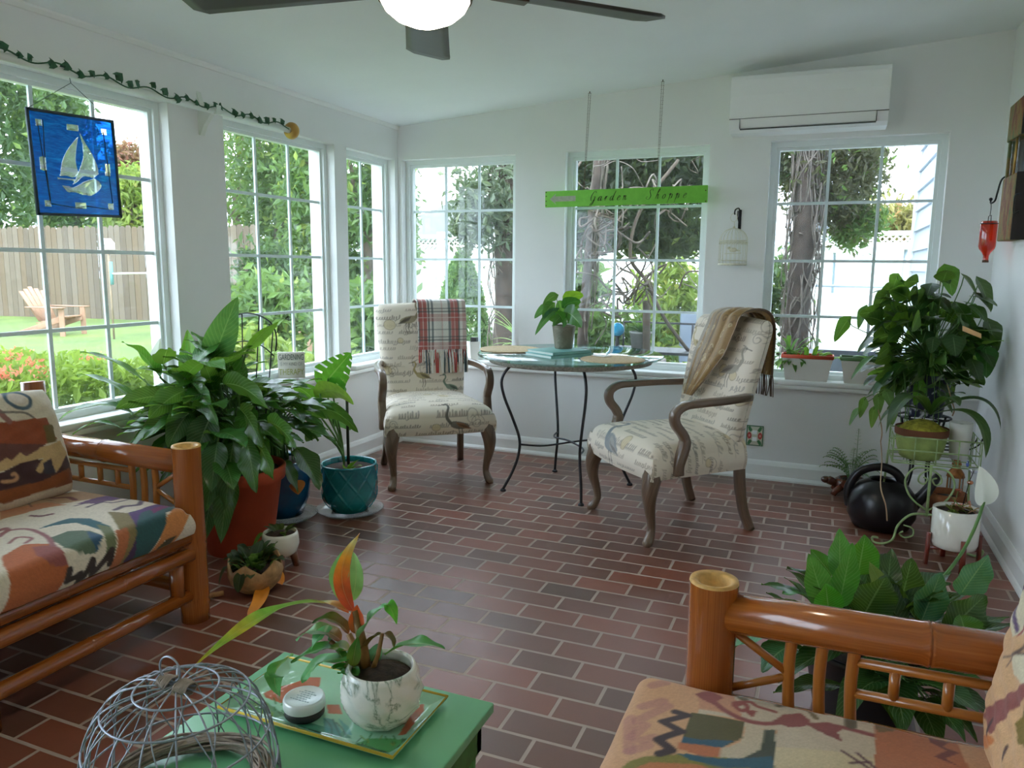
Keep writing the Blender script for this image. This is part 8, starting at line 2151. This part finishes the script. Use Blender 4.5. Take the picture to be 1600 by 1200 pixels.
m = MB(); m.rbox((-0.6, -0.75, 1.62), (0.6, 1.0, 1.70), 0.04); m.obj('roof', m_vin, cart)
m = MB(); m.prism([(-1.1, 0.35), (-1.12, 0.62), (-0.8, 0.85), (-0.7, 0.88), (-0.66, 0.4), (0.9, 0.4), (1.0, 0.8), (1.15, 0.8), (1.15, 0.3), (-1.0, 0.3)], 'x', -0.55, 0.55); m.obj('body', m_vin, cart)
for x in (-0.52, 0.52):
    m = MB(); m.tube([(x, -0.74, 0.85), (x, -0.62, 1.64)], 0.018, 8); m.obj('front_post', m_palem, cart); m = MB(); m.tube([(x, 0.95, 0.8), (x, 0.9, 1.64)], 0.018, 8); m.obj('rear_post', m_palem, cart)
m = MB(); m.tube([(-0.52, -0.70, 1.22), (0.52, -0.70, 1.22)], 0.016, 8); m.obj('windshield_bar', m_palem, cart)
m = MB(); m.add([(-0.5, -0.735, 0.88), (0.5, -0.735, 0.88), (0.5, -0.625, 1.6), (-0.5, -0.625, 1.6), (-0.5, -0.73, 0.88), (0.5, -0.73, 0.88), (0.5, -0.62, 1.6), (-0.5, -0.62, 1.6)], [(0, 1, 2, 3), (7, 6, 5, 4), (0, 4, 5, 1), (1, 5, 6, 2), (2, 6, 7, 3), (3, 7, 4, 0)], smooth=False); m.obj('windshield', m_clear, cart)
m = MB(); m.rbox((-0.5, 0.2, 0.4), (0.5, 0.7, 0.75), 0.05); m.rbox((-0.5, 0.62, 0.75), (0.5, 0.74, 1.1), 0.04); m.obj('bench', m_potw, cart)
m_tyre = plain('dark_tyre', srgb(44, 44, 46), 0.8)
for x in (-0.5, 0.5):
    for y in (-0.78, 0.72): m = MB(); m.lathe([(0.1, -0.09), (0.2, -0.09), (0.225, -0.05), (0.225, 0.05), (0.2, 0.09), (0.1, 0.09)], (x, y, 0.225), 24, ax=Matrix.Rotation(R(90), 3, 'Y'), capt=True); m.obj('wheel', m_tyre, cart)
nb = pd(1288, 370, 17); nh = thing('garden_shed', 'grey garden shed behind the vine clad tree in the right window', 'shed', (nb.x, nb.y, GZ)); m_gsh = plain('grey_blue_wall', srgb(150, 156, 166), 0.8, var=0.06)
m = MB(); m.box((-0.75, -0.6, 0), (0.75, 1.2, 1.75)); m.obj('walls', m_gsh, nh)
m = MB(); m.prism([(-0.9, 1.72), (0.9, 1.72), (0.9, 1.8), (0.5, 2.35), (-0.5, 2.35), (-0.9, 1.8)], 'y', -0.8, 1.4); m.obj('roof', plain('dark_grey_roofing', srgb(110, 114, 122), 0.8, var=0.1), nh)
p = pd(1395, 360, 19); tree('leafy_tree', 'sunlit tree above the white fence in the right back window', 'tree', (p.x, p.y, 2.3), (1.3, 1.0, 0.8), 2600, 0.11, ((130, 120, 60), (190, 176, 100), (206, 150, 100)), 130, trunk=0.08, clumps=40)
gbx = thing('planter_box', 'grey planter box of soil outside below the right back window', 'planter', (3.2, 0.60, GZ+0.035)); m_gbx = plain('grey_painted_timber', srgb(112, 116, 124), 0.7, var=0.1)
m = MB(); W2, D2, H2 = 0.30, 0.24, 0.80
for a_, b_ in (((-W2, -D2, 0), (W2, -D2+0.025, H2)), ((-W2, D2-0.025, 0), (W2, D2, H2)), ((-W2, -D2+0.025, 0), (-W2+0.025, D2-0.025, H2)), ((W2-0.025, -D2+0.025, 0), (W2, D2-0.025, H2)), ((-W2+0.025, -D2+0.025, 0), (W2-0.025, D2-0.025, 0.05))): m.box(a_, b_)
m.obj('box', m_gbx, gbx)
m = MB(); m.box((-W2+0.026, -D2+0.026, 0.6), (W2-0.026, D2-0.026, 0.76)); m.obj('soil', m_soil, gbx)
# the house wall with lap siding beyond the right window
m_sid = plain('pale_blue_siding', srgb(206, 216, 230), 0.6, var=0.02)
m = MB(); XS = 3.615; k = 0
z = GZ
while z < 3.6:
    m.prism([(XS+0.0, z), (XS-0.022, z), (XS-0.004, z+0.155), (XS+0.0, z+0.155)], 'y', 0.205, 1.9); z += 0.155
m.box((XS, 0.205, GZ), (XS+0.3, 1.9, 3.6)); m.obj('wall_house_siding', m_sid, kind='structure')
m = MB(); m.box((XS-0.03, 1.9, GZ), (XS+0.3, 2.0, 3.6)); m.obj('trim_5', m_vin, kind='structure')
